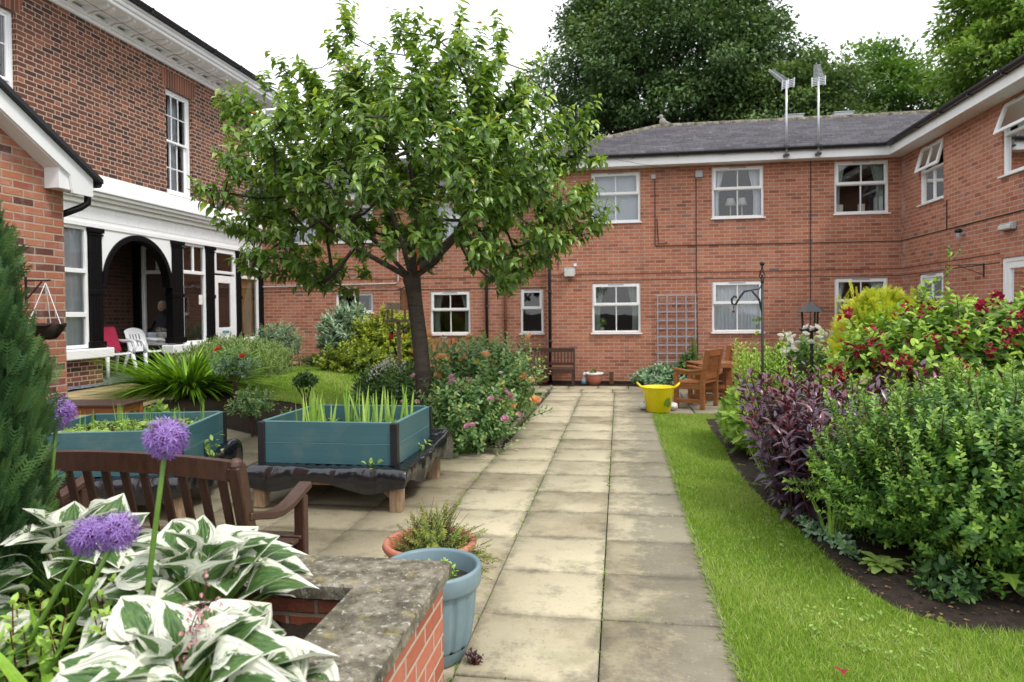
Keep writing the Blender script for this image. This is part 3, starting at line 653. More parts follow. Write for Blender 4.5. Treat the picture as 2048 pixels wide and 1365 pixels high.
def drape(f, u0, u1, z0, z1, d, mat, parent, tie=None, amp=.025, wl=.09, name='curtain'):
    """a pleated curtain; tie=(height, fraction, side) gathers it to one side"""
    n = max(12, int((u1-u0)/wl*6)); m = 10; V = []
    for j in range(m+1):
        z = z1+(z0-z1)*j/m; k = 1.0
        if tie: k = 1-(1-tie[1])*math.exp(-((z-tie[0])/.45)**2) if z > tie[0] else 1-(1-tie[1])*math.exp(-((z-tie[0])/1.6)**2)
        for i in range(n+1):
            t = i/n; uu = u0+(u1-u0)*t*k if not (tie and tie[2] > 0) else u1-(u1-u0)*(1-t)*k
            V.append(f(uu, d+amp*math.sin(t*(u1-u0)/wl*2*PI+.6*math.sin(t*9)), z))
    F = [(j*(n+1)+i, j*(n+1)+i+1, (j+1)*(n+1)+i+1, (j+1)*(n+1)+i) for j in range(m) for i in range(n)]
    b = B(); b.v = V; b.f = F; return b.build(name, mat, parent, w=True, fix=False, smooth=True)
def room(f, u0, u1, z0, z1, d0, d1, parent, mat=None):
    b = B(); P = lambda u, d, z: f(u, d, z)
    q = [P(u0, d0, z0), P(u1, d0, z0), P(u1, d0, z1), P(u0, d0, z1), P(u0, d1, z0), P(u1, d1, z0), P(u1, d1, z1), P(u0, d1, z1)]
    b.add(q, [(4, 5, 6, 7), (0, 1, 5, 4), (3, 2, 6, 7), (0, 3, 7, 4), (1, 2, 6, 5)]); return b.build('room_interior', mat or M['room'], parent, w=True, fix=False)
def upvc(f, u0, u1, z0, z1, parent, split=.44, single=False, curtains='sides', openang=0, bar=True, vent=True, cmat=None):
    t = .05; zm = z1-(z1-z0)*split; b = B(); d0, d1 = .03, .1
    frame(b, f, u0, u1, z0, z1, t, d0, d1)
    if not single: b.mbox(f, (u0+t, d0, zm-.025), (u1-t, d1, zm+.025))
    um = (u0+u1)/2
    if bar:
        b.mbox(f, (um-.012, d0+.015, z0+t), (um+.012, d1-.01, (zm-.025) if not single else z1-t))
    w = b.build('window', M['upvc'], parent, w=True, bevel=.006)
    s = B(); s.mbox(f, (u0-.03, -.045, z0-.03), (u1+.03, d1, z0-.002)); s.build('sill', M['upvc'], w, w=True, bevel=.006)
    pane('pane', f, u0+t, u1-t, z0+t, (zm-.025) if not single else z1-t, .07, w)
    if not single:      # the top-hung opening light, slightly proud of the frame
        c = B(); fo = f
        if openang:
            zt = z1-.03; ca, sa = math.cos(openang), math.sin(openang)
            fo = lambda u, d, z: f(u, (d-.03)*ca - (zt-z)*sa+.03, zt-(zt-z)*ca-(d-.03)*sa*0)
        frame(c, fo, u0+.025, u1-.025, zm-.012, z1-.028, .06, .008, .055)
        if bar: c.mbox(fo, (um-.012, .015, zm+.048), (um+.012, .05, z1-.088))
        c.build('opening_light', M['upvc'], w, w=True, bevel=.006); pane('pane', fo, u0+.085, u1-.085, zm+.048, z1-.088, .035, w)
    if vent:
        v = B(); v.mbox(f, (um-.17, .0, z1-.045), (um+.17, .03, z1-.018)); v.build('trickle_vent', M['lead'], w, w=True, bevel=.004)
    cm = cmat or M['curtain']
    if curtains == 'sides':
        drape(f, u0+.02, u0+.30, z0, z1, .22, cm, w, (z0+.45, .55, -1)); drape(f, u1-.30, u1-.02, z0, z1, .22, cm, w, (z0+.45, .55, 1))
    elif curtains == 'net': drape(f, u0+.02, u1-.02, z0, z1, .2, M['net'], w, amp=.018, wl=.075)
    elif curtains == 'blind': drape(f, u0+.02, u1-.02, z0, z1, .2, M['blinds'], w, amp=.004, wl=.3)
    room(f, u0-.5, u1+.5, z0-.9, z1+.25, .12, 3.2, parent)
    return w
care = thing('care_home', 'two storey orange red brick range and right wing with white windows and dark tiled roof', 'building', (2, YB, 0))
WB = [(-.59, .47, 1.11, 2.21), (1.98, 3.04, 1.11, 2.21), (4.47, 5.52, 1.12, 2.23), (-.59, .48, 3.54, 4.64), (1.99, 3.06, 3.56, 4.66), (4.47, 5.53, 3.57, 4.67)]
WR = [(13.35, 14.34, 3.57, 4.67), (10.42, 11.46, 3.57, 4.67), (13.35, 14.34, 1.14, 2.24), (9.6, 11.46, .05, 2.33)]
wall(f_back, -1.6, 8.2, -.05, 4.8, WB, M['brick'], care); wall(f_right, 5.2, YB, -.05, 4.8, WR, M['brick_wing'], care)
wl = B(); wl.add([(-1.6, YB, -.05), (-1.6, 19.9, -.05), (-1.6, 19.9, 4.8), (-1.6, YB, 4.8)], [(0, 1, 2, 3)]); wl.build('wall', M['brick'], care, w=True, fix=False)
upvc(f_back, *WB[0], care, curtains='sides'); upvc(f_back, *WB[1], care, curtains='net'); upvc(f_back, *WB[2], care, curtains='sides')
upvc(f_back, *WB[3], care, curtains='blind'); upvc(f_back, *WB[4], care, curtains='sides', cmat=M['net']); upvc(f_back, *WB[5], care, curtains='sides')
upvc(f_right, *WR[0], care, openang=rad(15)); upvc(f_right, *WR[1], care, openang=rad(19), curtains='sides', bar=False); upvc(f_right, *WR[2], care)
# glazed door in the wing
db = B(); frame(db, f_right, WR[3][0], WR[3][1], .05, 2.33, .07, .02, .1); frame(db, f_right, 10.55, 11.39, .12, 2.26, .1, .03, .085); db.mbox(f_right, (9.67, .03, .12), (9.72, .08, 2.26)); db.mbox(f_right, (10.5, .02, .12), (10.55, .1, 2.26))
dr = db.build('glazed_door', M['upvc'], care, w=True, bevel=.006); pane('pane', f_right, 10.65, 11.29, .22, 2.16, .06, dr); pane('pane', f_right, 9.72, 10.5, .12, 2.26, .06, dr); drape(f_right, 10.6, 11.3, .1, 2.2, .2, M['net'], dr)
hb = B(); hb.tube([f_right(11.35, -.03, 1.1), f_right(11.35, -.03, 1.24)], .012, 8); hb.build('handle', M['upvc'], dr, w=True); room(f_right, 9, 12, .0, 2.5, .12, 3, care, M['roomb'])
# eaves: soffit, fascia, gutter; back range then wing
def eaves(parent, pts, sof, fz0, fz1, gz0, gr, inward):
    pass
so = B(); so.box(-1.95, YB-.33, 4.70, XR-.33, YB-.002, 4.715); so.box(XR-.33, 5.0, 4.70, XR-.002, YB-.002, 4.715); so.build('soffit', M['upvc'], care, w=True)
fa = B(); fa.box(-1.98, YB-.352, 4.69, XR-.33, YB-.33, 4.88); fa.box(XR-.352, 5.0, 4.69, XR-.33, YB-.33, 4.88); fa.box(-1.99, YB-.352, 4.69, -1.97, YB+4.9, 4.88); fa.build('fascia', M['upvc'], care, w=True)
def gutter(pts, r=.06):
    b = B(); n = 8
    for (p, q) in zip(pts[:-1], pts[1:]):
        p, q = Vector(p), Vector(q); d = (q-p).normalized(); x = d.cross(Vector((0, 0, 1))); k = len(b.v)
        for c in (p, q):
            for rr in (r, r*.85):
                for i in range(n+1): a = PI+PI*i/n; b.v.append(tuple(c+x*math.cos(a)*rr+Vector((0, 0, math.sin(a)*rr+.01))))
        m = n+1
        for i in range(n): b.f += [(k+i, k+i+1, k+2*m+i+1, k+2*m+i), (k+m+i, k+m+i+1, k+3*m+i+1, k+3*m+i)]
        b.f += [(k, k+m, k+3*m, k+2*m), (k+n, k+m+n, k+3*m+n, k+2*m+n)]
        L = (q-p).length
        for i in range(int(L/.95)):
            c = p+d*(i*.95+.4); b.bar(c-d*.018+Vector((0, 0, .005)), c+d*.018+Vector((0, 0, .005)), r*2.25, .03)
            b.bar(c-d*.018-Vector((0, 0, .045)), c+d*.018-Vector((0, 0, .045)), r*1.3, .035)
    return b
gutter([(-2.0, YB-.415, 4.90), (XR-.415, YB-.415, 4.90)]).build('gutter', M['blackpl'], care, w=True, fix=False)
gb = gutter([(XR-.415, YB-.415, 4.90), (XR-.415, 5.0, 4.90)]); gb.box(XR-.36, 5.0, 4.86, XR+.1, YB, 4.99); gb.build('gutter', M['blackpl'], care, w=True, fix=False)
RY, RZ, EY, EZ = 17.6, 6.19, YB-.42, 4.93
def roof_rows(parent, fx0, fx1, y0, z0, y1, z1, n, mat, name='roof'):
    V = []; F = []; T = []
    for i in range(n):
        a, c = i/n, (i+1)/n+.12/n; ya, yc = y0+(y1-y0)*a, y0+(y1-y0)*min(c, 1.02); za, zc = z0+(z1-z0)*a, z0+(z1-z0)*min(c, 1.02)
        xs = [fx0(ya)+(fx1(ya)-fx0(ya))*k/40 for k in range(41)]; k = len(V); lip = .05
        for x in xs:
            j = R.normal(0, .003); V += [(x, ya, za-.01), (x, ya-.004, za+lip+j), (x+(fx0(yc)-fx0(ya))*(1-(x-xs[0])/(xs[-1]-xs[0])), yc, zc+.004)]; T += [(i+.5)/60]*3
        for q in range(40): a0 = k+q*3; F += [(a0, a0+3, a0+4, a0+1), (a0+1, a0+4, a0+5, a0+2)]
    return npmesh(name, V, F, mat, parent, w=True, tone=T, smooth=False)
hipx = lambda y: -1.98 + (y-EY)/(RY-EY)*(1.02+1.98)
roof_rows(care, hipx, lambda y: 8.6, EY, EZ, RY, RZ, 15, M['tile'])
rb = B(); rb.add([(-1.98, EY, EZ), (1.02, RY, RZ), (-1.98, RY+2.8, EZ)], [(0, 1, 2)]); rb.add([(1.02, RY, RZ), (8.6, RY, RZ), (8.6, RY+2.8, EZ), (-1.98, RY+2.8, EZ)], [(0, 1, 2, 3)])
rb.add([(XR-.36, 5.0, 4.99), (XR-.36, YB-.36, 4.99), (XR+3, YB+3, 6.4), (XR+3, 5, 6.4)], [(0, 1, 2, 3)]); rb.build('roof', M['tile'], care, w=True, fix=False)
rd = B()
for i in range(26): x = 1.0+.3*i; rd.tube([(x, RY, RZ+.0+R.normal(0, .004)), (x+.29, RY, RZ+R.normal(0, .004))], .085, 10)
for i in range(13):
    a, c = i/13, (i+.97)/13; P = lambda t: (-1.98+3.0*t, EY+(RY-EY)*t, EZ+.02+(RZ-EZ)*t); rd.tube([P(a), P(c)], .07, 8)
rd.build('ridge_tiles', M['coping'], care, w=True, smooth=True)
for x in (4.06, 5.2): vb = B(); vb.box(x, RY+.02, RZ+.06, x+.42, RY+.3, RZ+.15); vb.box(x-.03, RY, RZ+.15, x+.45, RY+.33, RZ+.17); vb.build('roof_vent', M['lead'], care, w=True, bevel=.01)
# string courses, cables, downpipe
sb = B()
for z in (2.26, 2.40):
    sb.box(-1.6, YB-.006, z, XR, YB+.01, z+.014); sb.box(XR-.006, 11.5, z+.0, XR+.01, YB-.01, z+.014)
sb.build('string_course', M['cable'], care, w=True)
cb = B()
for pts in ([(.79, YB-.012, 4.45), (.79, YB-.012, 3.0)], [(.79, YB-.012, 3.0), (XR-.012, YB-.012, 2.98)], [(XR-.012, YB-.02, 2.98), (XR-.012, 8.0, 2.98)], [(1.66, YB-.012, 4.5), (1.66, YB-.012, 2.4), (1.68, YB-.012, .6)], [(4.0, YB-.012, 4.7), (3.98, YB-.012, .6)],
            [(-1.33, YB-.012, 4.5), (-1.33, YB-.012, 2.52)], [(XR-.012, 13.2, 3.5), (XR-.012, 13.2, 2.98)], [(1.05, YB-.012, 3.07), (.86, YB-.012, 3.05), (.83, YB-.012, 3.6)]): cb.tube(pts, .009, 6)
cb.build('cable', M['cable'], care, w=True, fix=False)
for (x, z, s) in ((.76, 4.5, .05), (1.72, 4.52, .075)): jb = B(); jb.box(x-s, YB-.06, z-s, x+s, YB-.002, z+s*.9); jb.build('junction_box', M['lead'], care, w=True, bevel=.006)
def pipe(parent, pts, r=.034, mat='blackpl'):
    b = B(); b.tube(pts, r, 10)
    z = pts[0][2]-.5
    while z > .3: b.tube([(pts[0][0], pts[0][1], z), (pts[0][0], pts[0][1], z+.05)], r*1.3, 10); z -= 1.1
    return b.build('downpipe', M[mat], parent, w=True, fix=False, smooth=True)
pipe(care, [(-1.52, YB-.05, 4.7), (-1.52, YB-.05, 0)])
pl = B(); pl.box(-1.6, YB-.004, -.05, XR, YB+.01, .05); pl.build('damp_course', M['soil'], care, w=True)
# recessed link block to the left, a little lower
link_b = thing('link_building', 'lower recessed red brick block behind the cherry tree with small white windows', 'building', (-5, YL, 0))
WLk = [(-6.72, -5.79, 1.62, 2.08), (-4.38, -3.42, 1.09, 2.1), (-2.24, -1.71, 1.1, 2.12), (-6.7, -5.75, 3.30, 4.2), (-4.38, -3.42, 3.28, 4.2), (-8.0, -7.2, 3.3, 4.1)]
wall(f_link, -9.4, -1.58, -.05, 4.32, WLk, M['brick'], link_b)
upvc(f_link, *WLk[0], link_b, single=True, vent=False); upvc(f_link, *WLk[1], link_b); upvc(f_link, *WLk[2], link_b, bar=False, curtains='')
for w in WLk[3:]: upvc(f_link, *w, link_b, curtains='net')
fb = B(); fb.box(-9.4, YL-.35, 4.26, -1.62, YL-.32, 4.44); fb.box(-9.4, YL-.32, 4.28, -1.62, YL, 4.3); fb.build('fascia', M['upvc'], link_b, w=True)
gutter([(-9.4, YL-.41, 4.46), (-1.64, YL-.41, 4.46)]).build('gutter', M['blackpl'], link_b, w=True, fix=False)
roof_rows(link_b, lambda y: -9.4, lambda y: -1.6, YL-.42, 4.48, YL+2.6, 5.85, 18, M['tile'])
pipe(link_b, [(-3.02, YL-.05, 4.4), (-3.02, YL-.05, .1)]); pipe(link_b, [(-2.58, YL-.05, 3.0), (-2.58, YL-.05, .1)], .03, 'rust')
lc = B()
for z in (2.4, 2.14): lc.box(-9.4, YL-.006, z, -1.6, YL+.01, z+.014)
lc.build('string_course', M['cable'], link_b, w=True)
lc = B(); lc.tube([(-8.6, YL-.02, 2.27), (-5.2, YL-.02, 2.3), (-5.15, YL-.02, 2.36), (-5.15, YL-.02, 3.2)], .014, 6); lc.ball((-6.9, YL-.05, 2.29), .05, 6); lc.build('cable', M['cablew'], link_b, w=True)
# ---- the old house on the left
old = thing('old_house', 'tall old dark brick house with white bracketed cornice and black and white timber porch front', 'building', (XU, 12, .45))
WU = [(12.39, 13.23, 4.06, 6.13), (8.1, 8.99, 4.06, 6.13)]
wall(f_upper, 3.0, 15.5, 3.3, 6.75, WU, M['brick_old'], old, depth=.14)
ew = B(); ew.add([(XU, 15.5, 3.3), (-16, 15.5, 3.3), (-16, 15.5, 6.75), (XU, 15.5, 6.75)], [(0, 1, 2, 3)]); ew.build('wall', M['brick_old'], old, w=True, fix=False)
for u0, u1, z0, z1 in WU:
    b = B(); zm = (z0+z1)/2+.03
    frame(b, f_upper, u0, u1, z0, z1, .05, .07, .2); frame(b, f_upper, u0+.05, u1-.05, zm-.03, z1-.05, .045, .09, .13); frame(b, f_upper, u0+.05, u1-.05, z0+.05, zm+.03, .045, .135, .175)
    for k in (1, 2):
        u = u0+.095+(u1-u0-.19)*k/3
        b.mbox(f_upper, (u-.011, .1, zm), (u+.011, .125, z1-.09)); b.mbox(f_upper, (u-.011, .14, z0+.09), (u+.011, .17, zm))
    for za, zb, d in ((zm, z1, .1), (z0, zm, .14)): b.mbox(f_upper, (u0+.09, d, (za+zb)/2-.011), (u1-.09, d+.025, (za+zb)/2+.011))
    w = b.build('sash_window', M['white'], old, w=True, bevel=.004); pane('pane', f_upper, u0+.09, u1-.09, zm+.01, z1-.09, .115, w); pane('pane', f_upper, u0+.09, u1-.09, z0+.09, zm-.03, .155, w)
    drape(f_upper, u0+.05, u0+.3, z0, z1, .35, M['net'], w); drape(f_upper, u1-.3, u1-.05, z0, z1, .35, M['net'], w); room(f_upper, u0-.4, u1+.4, z0-.5, z1+.2, .21, 3, old)
    s = B(); s.mbox(f_upper, (u0-.02, -.05, z0-.05), (u1+.02, .1, z0-.004)); s.build('sill', M['white'], w, w=True)
    a = B(); a.prism([(u0-.06, z1+.002), (u1+.06, z1+.002), (u1+.17, z1+.34), (u0-.17, z1+.34)], lambda u, v, t: f_upper(u, t, v), -.004, .01); a.build('window_arch', M['brick_arch'], old, w=True)
co = B()
for (z0, z1, d) in ((6.575, 6.64, -.05), (6.64, 6.72, -.085)): co.mbox(f_upper, (3, d, z0), (15.58, 0.02, z1))
co.mbox(f_upper, (3, -.57, 6.765), (15.98, 0, 6.80))
for (z0, z1, d0, d1) in ((6.765, 6.83, -.60, -.57), (6.83, 6.90, -.64, -.57), (6.90, 6.95, -.67, -.55)): co.mbox(f_upper, (3, d0, z0), (16.05, d1, z1))
cn = co.build('cornice', M['white'], old, w=True, bevel=.01)
for i in range(26):
    y0 = 3.85+.497*i
    for s in (-.062, .062):
        b = B(); b.prism([(-.05, 6.655), (-.05, 6.765), (-.52, 6.765), (-.52, 6.73), (-.42, 6.70), (-.2, 6.70)], lambda u, v, t: f_upper(t, u, v), y0+s-.033, y0+s+.033); b.build('bracket', M['white'], cn, w=True, fix=True)
rf = B(); P = lambda d, y, z: f_upper(y, d, z)
rf.add([P(-.7, 3, 6.95), P(-.7, 16.1, 6.95), P(-.7, 16.1, 7.0), P(-.7, 3, 7.0), P(5, 11.5, 9.4), P(5, 3, 9.4), P(9, 16.1, 7.0)], [(0, 1, 2, 3), (3, 2, 4, 5), (2, 6, 4)]); rf.build('roof', M['slate'], old, w=True, fix=False)
gutter([(XU+.74, 3, 6.99), (XU+.74, 14.6, 6.99)], .055).build('gutter', M['blackpl'], old, w=True, fix=False)
# porch front, plane XL
lead = B(); lead.add([f_upper(y, d, z) for y, d, z in ((3, 0, 4.03), (15.8, 0, 4.03), (15.8, -.46, 3.66), (3, -.46, 3.66))], [(0, 1, 2, 3)]); lead.build('porch_roof', M['white'], old, w=True, fix=False)
pc = B()
for (z0, z1, d0) in ((3.42, 3.50, -.06), (3.50, 3.56, -.13), (3.56, 3.62, -.19), (3.62, 3.665, -.23)): pc.mbox(f_left, (3, d0, z0), (15.75-d0*.5, .1, z1))
pc.build('porch_cornice', M['white'], old, w=True, bevel=.008)
fz = B(); fz.mbox(f_left, (9.2, 0, 3.10), (15.69, .08, 3.42))
for i in range(24): fz.mbox(f_left, (9.3+.27*i, -.006, 3.19), (9.3+.27*i+.255, .01, 3.40))
fz.mbox(f_left, (9.2, -.02, 3.06), (15.7, .03, 3.13)); fz.build('frieze', M['white'], old, w=True, bevel=.002)
def pillar(y0, y1, zb=1.05, d0=-.02):
    b = B(); b.mbox(f_left, (y0, d0, zb), (y1, .14, 3.06)); w = y1-y0
    b.mbox(f_left, (y0-.03, d0-.03, 2.98), (y1+.03, .15, 3.058)); b.mbox(f_left, (y0-.02, d0-.02, 2.93), (y1+.02, .15, 2.96)); b.mbox(f_left, (y0-.03, d0-.03, zb), (y1+.03, .15, zb+.12)); b.mbox(f_left, (y0-.015, d0-.015, 1.95), (y1+.015, .15, 2.03))
    for k in range(3): u = y0+w*(.25+.25*k); b.mbox(f_left, (u-.012, d0-.008, zb+.16), (u+.012, d0+.01, 2.9))
    return b.build('post', M['black'], old, w=True, bevel=.006)
for a, c in ((10.03, 10.30), (12.12, 12.46), (13.27, 13.53), (14.42, 14.58), (15.4, 15.68)): pillar(a, c)
ar = B(); yc, zs, ro = 11.21, 2.13, .915; N = 28
for k in range(N):
    a0, a1 = PI*k/N, PI*(k+1)/N
    ar.prism([(yc+(ro-.09)*math.cos(a0), zs+(ro-.09)*math.sin(a0)), (yc+ro*math.cos(a0), zs+ro*math.sin(a0)), (yc+ro*math.cos(a1), zs+ro*math.sin(a1)), (yc+(ro-.09)*math.cos(a1), zs+(ro-.09)*math.sin(a1))], lambda u, v, t: f_left(u, t, v), -.03, .14)
ar.build('arch', M['black'], old, w=True)
sp_ = B()
for k in range(N):
    a0, a1 = PI*k/N, PI*(k+1)/N; p, q = (yc+(ro+.001)*math.cos(a0), zs+(ro+.001)*math.sin(a0)), (yc+(ro+.001)*math.cos(a1), zs+(ro+.001)*math.sin(a1))
    sp_.prism([p, (p[0], 3.06), (q[0], 3.06), q], lambda u, v, t: f_left(u, t, v), .0, .1)
sp_.build('spandrel_panel', M['white'], old, w=True)
def front_window(y0, y1, z0, z1, f=f_left, rail=2.47, bars=(.5,), low=None):
    b = B(); frame(b, f, y0, y1, z0, z1, .055, .02, .1); b.mbox(f, (y0+.05, .01, rail-.035), (y1-.05, .09, rail+.035))
    for k in bars: u = y0+(y1-y0)*k; b.mbox(f, (u-.02, .03, rail+.03), (u+.02, .08, z1-.05))
    if low: b.mbox(f, (y0+.05, .02, low-.04), (y1-.05, .09, low+.04))
    w = b.build('window', M['white'], old, w=True, bevel=.005); pane('pane', f, y0+.05, y1-.05, z0+.05, rail-.03, .06, w); pane('pane', f, y0+.05, y1-.05, rail+.03, z1-.05, .06, w); return w
w1 = front_window(9.3, 10.02, 1.07, 3.06, rail=2.33, bars=(.18,), low=1.62); drape(f_left, 9.3, 10.3, 1.1, 3.0, .14, M['net'], w1, amp=.03, wl=.12)
w2 = front_window(12.47, 13.26, 1.02, 3.06); w3 = front_window(14.59, 15.39, 1.02, 3.06); drape(f_left, 14.62, 15.15, .9, 3.05, .16, M['amber'], w3, (1.7, .5, -1)); drape(f_left, 15.0, 15.5, .9, 3.05, .2, M['gold'], w3)
f_in = lambda u, d, z: (u, 12.42+d, z)
w4 = front_window(-9.5, -8.76, 1.0, 3.0, f=f_in, bars=(.45,)); drape(f_in, -9.1, -8.7, .9, 2.95, .2, M['gold'], w4, (1.55, .45, 1))
npnl = B(); npnl.mbox(f_left, (12.8, .05, 1.9), (12.8, .05, 1.9))
nb_ = B(); nb_.mbox(f_left, (13.06, .05, 1.82), (13.18, .055, 2.02)); nb_.build('notice', M['paper'], w2, w=True)
ib = B(); ib.box(-9.68, 12.38, .4, -9.5, 12.5, 3.1); ib.build('post', M['black'], old, w=True)
dd = B(); frame(dd, f_left, 13.54, 14.41, .45, 3.06, .05, .02, .1); frame(dd, f_left, 13.59, 14.36, 2.5, 3.01, .06, .01, .07); dd.mbox(f_left, (13.59, .03, .47), (14.36, .08, 1.32)); dd.mbox(f_left, (13.59, .03, 1.32), (13.73, .08, 2.46)); dd.mbox(f_left, (14.22, .03, 1.32), (14.36, .08, 2.46)); dd.mbox(f_left, (13.73, .03, 2.3), (14.22, .08, 2.46)); dd.mbox(f_left, (13.73, .025, .6), (14.22, .09, 1.12))
dr2 = dd.build('porch_door', M['white'], old, w=True, bevel=.005); pane('pane', f_left, 13.73, 14.22, 1.32, 2.3, .055, dr2); pane('pane', f_left, 13.65, 14.3, 2.56, 2.95, .04, dr2)
lp = B(); lp.mbox(f_left, (13.86, .015, 1.2), (14.09, .03, 1.25)); lp.build('name_plate', M['blueplate'], dr2, w=True)
for a, c, z, q in ((9.0, 10.42, .90, -.12), (11.98, 13.54, .86, -.12), (14.41, 15.66, .86, -.06)):
    sl = B(); sl.mbox(f_left, (a, q, z), (c, .15, z+.16)); sl.build('stone_sill', M['white'], old, w=True, bevel=.015)
for a, c in ((9.0, 10.3), (12.1, 13.54), (14.41, 15.66)):
    pw = B(); pw.mbox(f_left, (a, .02, .2), (c, .12, .9)); pw.build('wall', M['brick_old'], old, w=True)
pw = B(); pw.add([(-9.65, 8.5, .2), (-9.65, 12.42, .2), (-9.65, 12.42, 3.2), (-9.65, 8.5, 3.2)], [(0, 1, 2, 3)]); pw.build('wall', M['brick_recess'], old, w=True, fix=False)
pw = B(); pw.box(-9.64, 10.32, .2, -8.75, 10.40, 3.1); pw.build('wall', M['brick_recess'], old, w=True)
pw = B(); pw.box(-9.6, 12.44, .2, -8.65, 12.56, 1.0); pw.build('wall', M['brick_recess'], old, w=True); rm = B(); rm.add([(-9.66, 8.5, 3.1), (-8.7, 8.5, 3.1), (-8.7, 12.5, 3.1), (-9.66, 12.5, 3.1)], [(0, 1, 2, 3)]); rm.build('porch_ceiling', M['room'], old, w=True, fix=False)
gr2 = B(); q = [(-13, 12.6, .5), (-8.75, 12.6, .5), (-8.75, 15.5, .5), (-13, 15.5, .5), (-13, 12.6, 3.2), (-8.75, 12.6, 3.2), (-8.75, 15.5, 3.2), (-13, 15.5, 3.2)]
gr2.add(q, [(0, 1, 2, 3), (4, 5, 6, 7), (2, 3, 7, 6), (0, 3, 7, 4)]); gr2.build('room_interior', M['roomb'], old, w=True, fix=False)
# ---- gabled brick extension nearest on the left (gable end faces the garden)
XG = -5.5
ext = thing('brick_extension', 'near gabled red brick outhouse with white bargeboard at the left edge', 'building', (XG, 5.0, .2))
sl_ = -1.0; yE = 6.09; zE = 2.97     # eaves corner
ridge_y = yE-2.9; pl_ = [(yE, -.1), (yE, zE), (ridge_y, zE+2.9*.566), (ridge_y-2.9, zE), (ridge_y-2.9, -.1)]
gw = B(); gw.add([(XG, y, z) for y, z in pl_], [tuple(range(5))]); gw.add([(XG, yE, -.1), (XG, yE, zE), (-8.8, yE, zE), (-8.8, yE, -.1)], [(0, 1, 2, 3)]); gw.build('wall', M['brick_gable'], ext, w=True, fix=False)
def gz_(y): return 2.99+(6.34-y)*.566
fg = lambda u, v, t: (XG+t, u, v)
bb = B(); yT = 6.26
bb.prism([(yT, gz_(yT)-.052), (yT, 2.80), (6.0, 2.80), (5.97, gz_(5.97)-.225), (ridge_y, gz_(ridge_y)-.225), (ridge_y, gz_(ridge_y)-.052)], fg, .17, .195); bb.build('bargeboard', M['upvc'], ext, w=True)
bs = B(); bs.prism([(5.97, gz_(5.97)-.235), (ridge_y, gz_(ridge_y)-.235), (ridge_y, gz_(ridge_y)-.20), (5.97, gz_(5.97)-.20)], fg, .0, .169)
bs.prism([(5.86, 2.83), (yT-.01, 2.83), (yT-.01, gz_(yT)-.06), (5.86, gz_(5.86)-.1)], fg, .005, .165); bs.build('boxed_eaves', M['upvc'], ext, w=True)
er = B(); er.prism([(yT+.08, gz_(yT+.08)-.045), (yT+.08, gz_(yT+.08)), (ridge_y, gz_(ridge_y)), (ridge_y, gz_(ridge_y)-.05)], fg, -3.3, .25); er.build('roof', M['slate'], ext, w=True)
eg = gutter([(XG+.2, yT+.07, gz_(yT)-.09), (-8.6, yT+.07, gz_(yT)-.09)], .05); eg.build('gutter', M['blackpl'], ext, w=True, fix=False)
ep = B(); ep.tube([(XG+.1, yT+.04, gz_(yT)-.15), (XG+.1, yT+.03, gz_(yT)-.29), (XG+.06, yT-.02, gz_(yT)-.34), (XG-.08, yE+.06, gz_(yT)-.42), (XG-.22, yE+.06, gz_(yT)-.5), (XG-.22, yE+.06, .3)], .034, 10); ep.build('downpipe', M['blackpl'], ext, w=True, fix=False, smooth=True)
# ------------------------------------------------------------------ things standing about
# raised garden wall in the foreground
gwl = thing('garden_wall', 'low L shaped brick retaining wall with lichened coping in the near foreground', 'wall', (-1.2, 2.5, 0))
b = B(); b.box(-.94, .1, -.03, -.70, 2.615, .515); b.build('brickwork', M['brick_bed'], gwl, w=True)
b = B(); b.box(-4.2, 2.385, -.03, -.94, 2.615, .515); b.build('brickwork', M['brick_bed'], gwl, w=True)
def cop(poly):
    b = B(); b.prism(poly, lambda u, v, t: (u, v, t), .517, .58); return b.build('coping_slab', M['coping'], gwl, w=True, bevel=.008)
cop([(-.672, 2.65), (-.672, 2.03), (-.968, 2.03), (-.968, 2.352)]); cop([(-.672, 2.026), (-.672, 1.2), (-.968, 1.2), (-.968, 2.026)]); cop([(-.672, 1.196), (-.672, .1), (-.968, .1), (-.968, 1.196)])
cop([(-.676, 2.652), (-.972, 2.354), (-1.62, 2.352), (-1.62, 2.65)]); cop([(-1.625, 2.65), (-1.625, 2.35), (-2.5, 2.35), (-2.5, 2.65)]); cop([(-2.505, 2.65), (-2.505, 2.35), (-4.2, 2.35), (-4.2, 2.65)])
polysheet('flower_bed', [(-4.2, .1), (-.94, .1), (-.94, 2.385), (-4.2, 2.385)], .05, lambda x, y: .40+bedz(x, y), M['soil'])

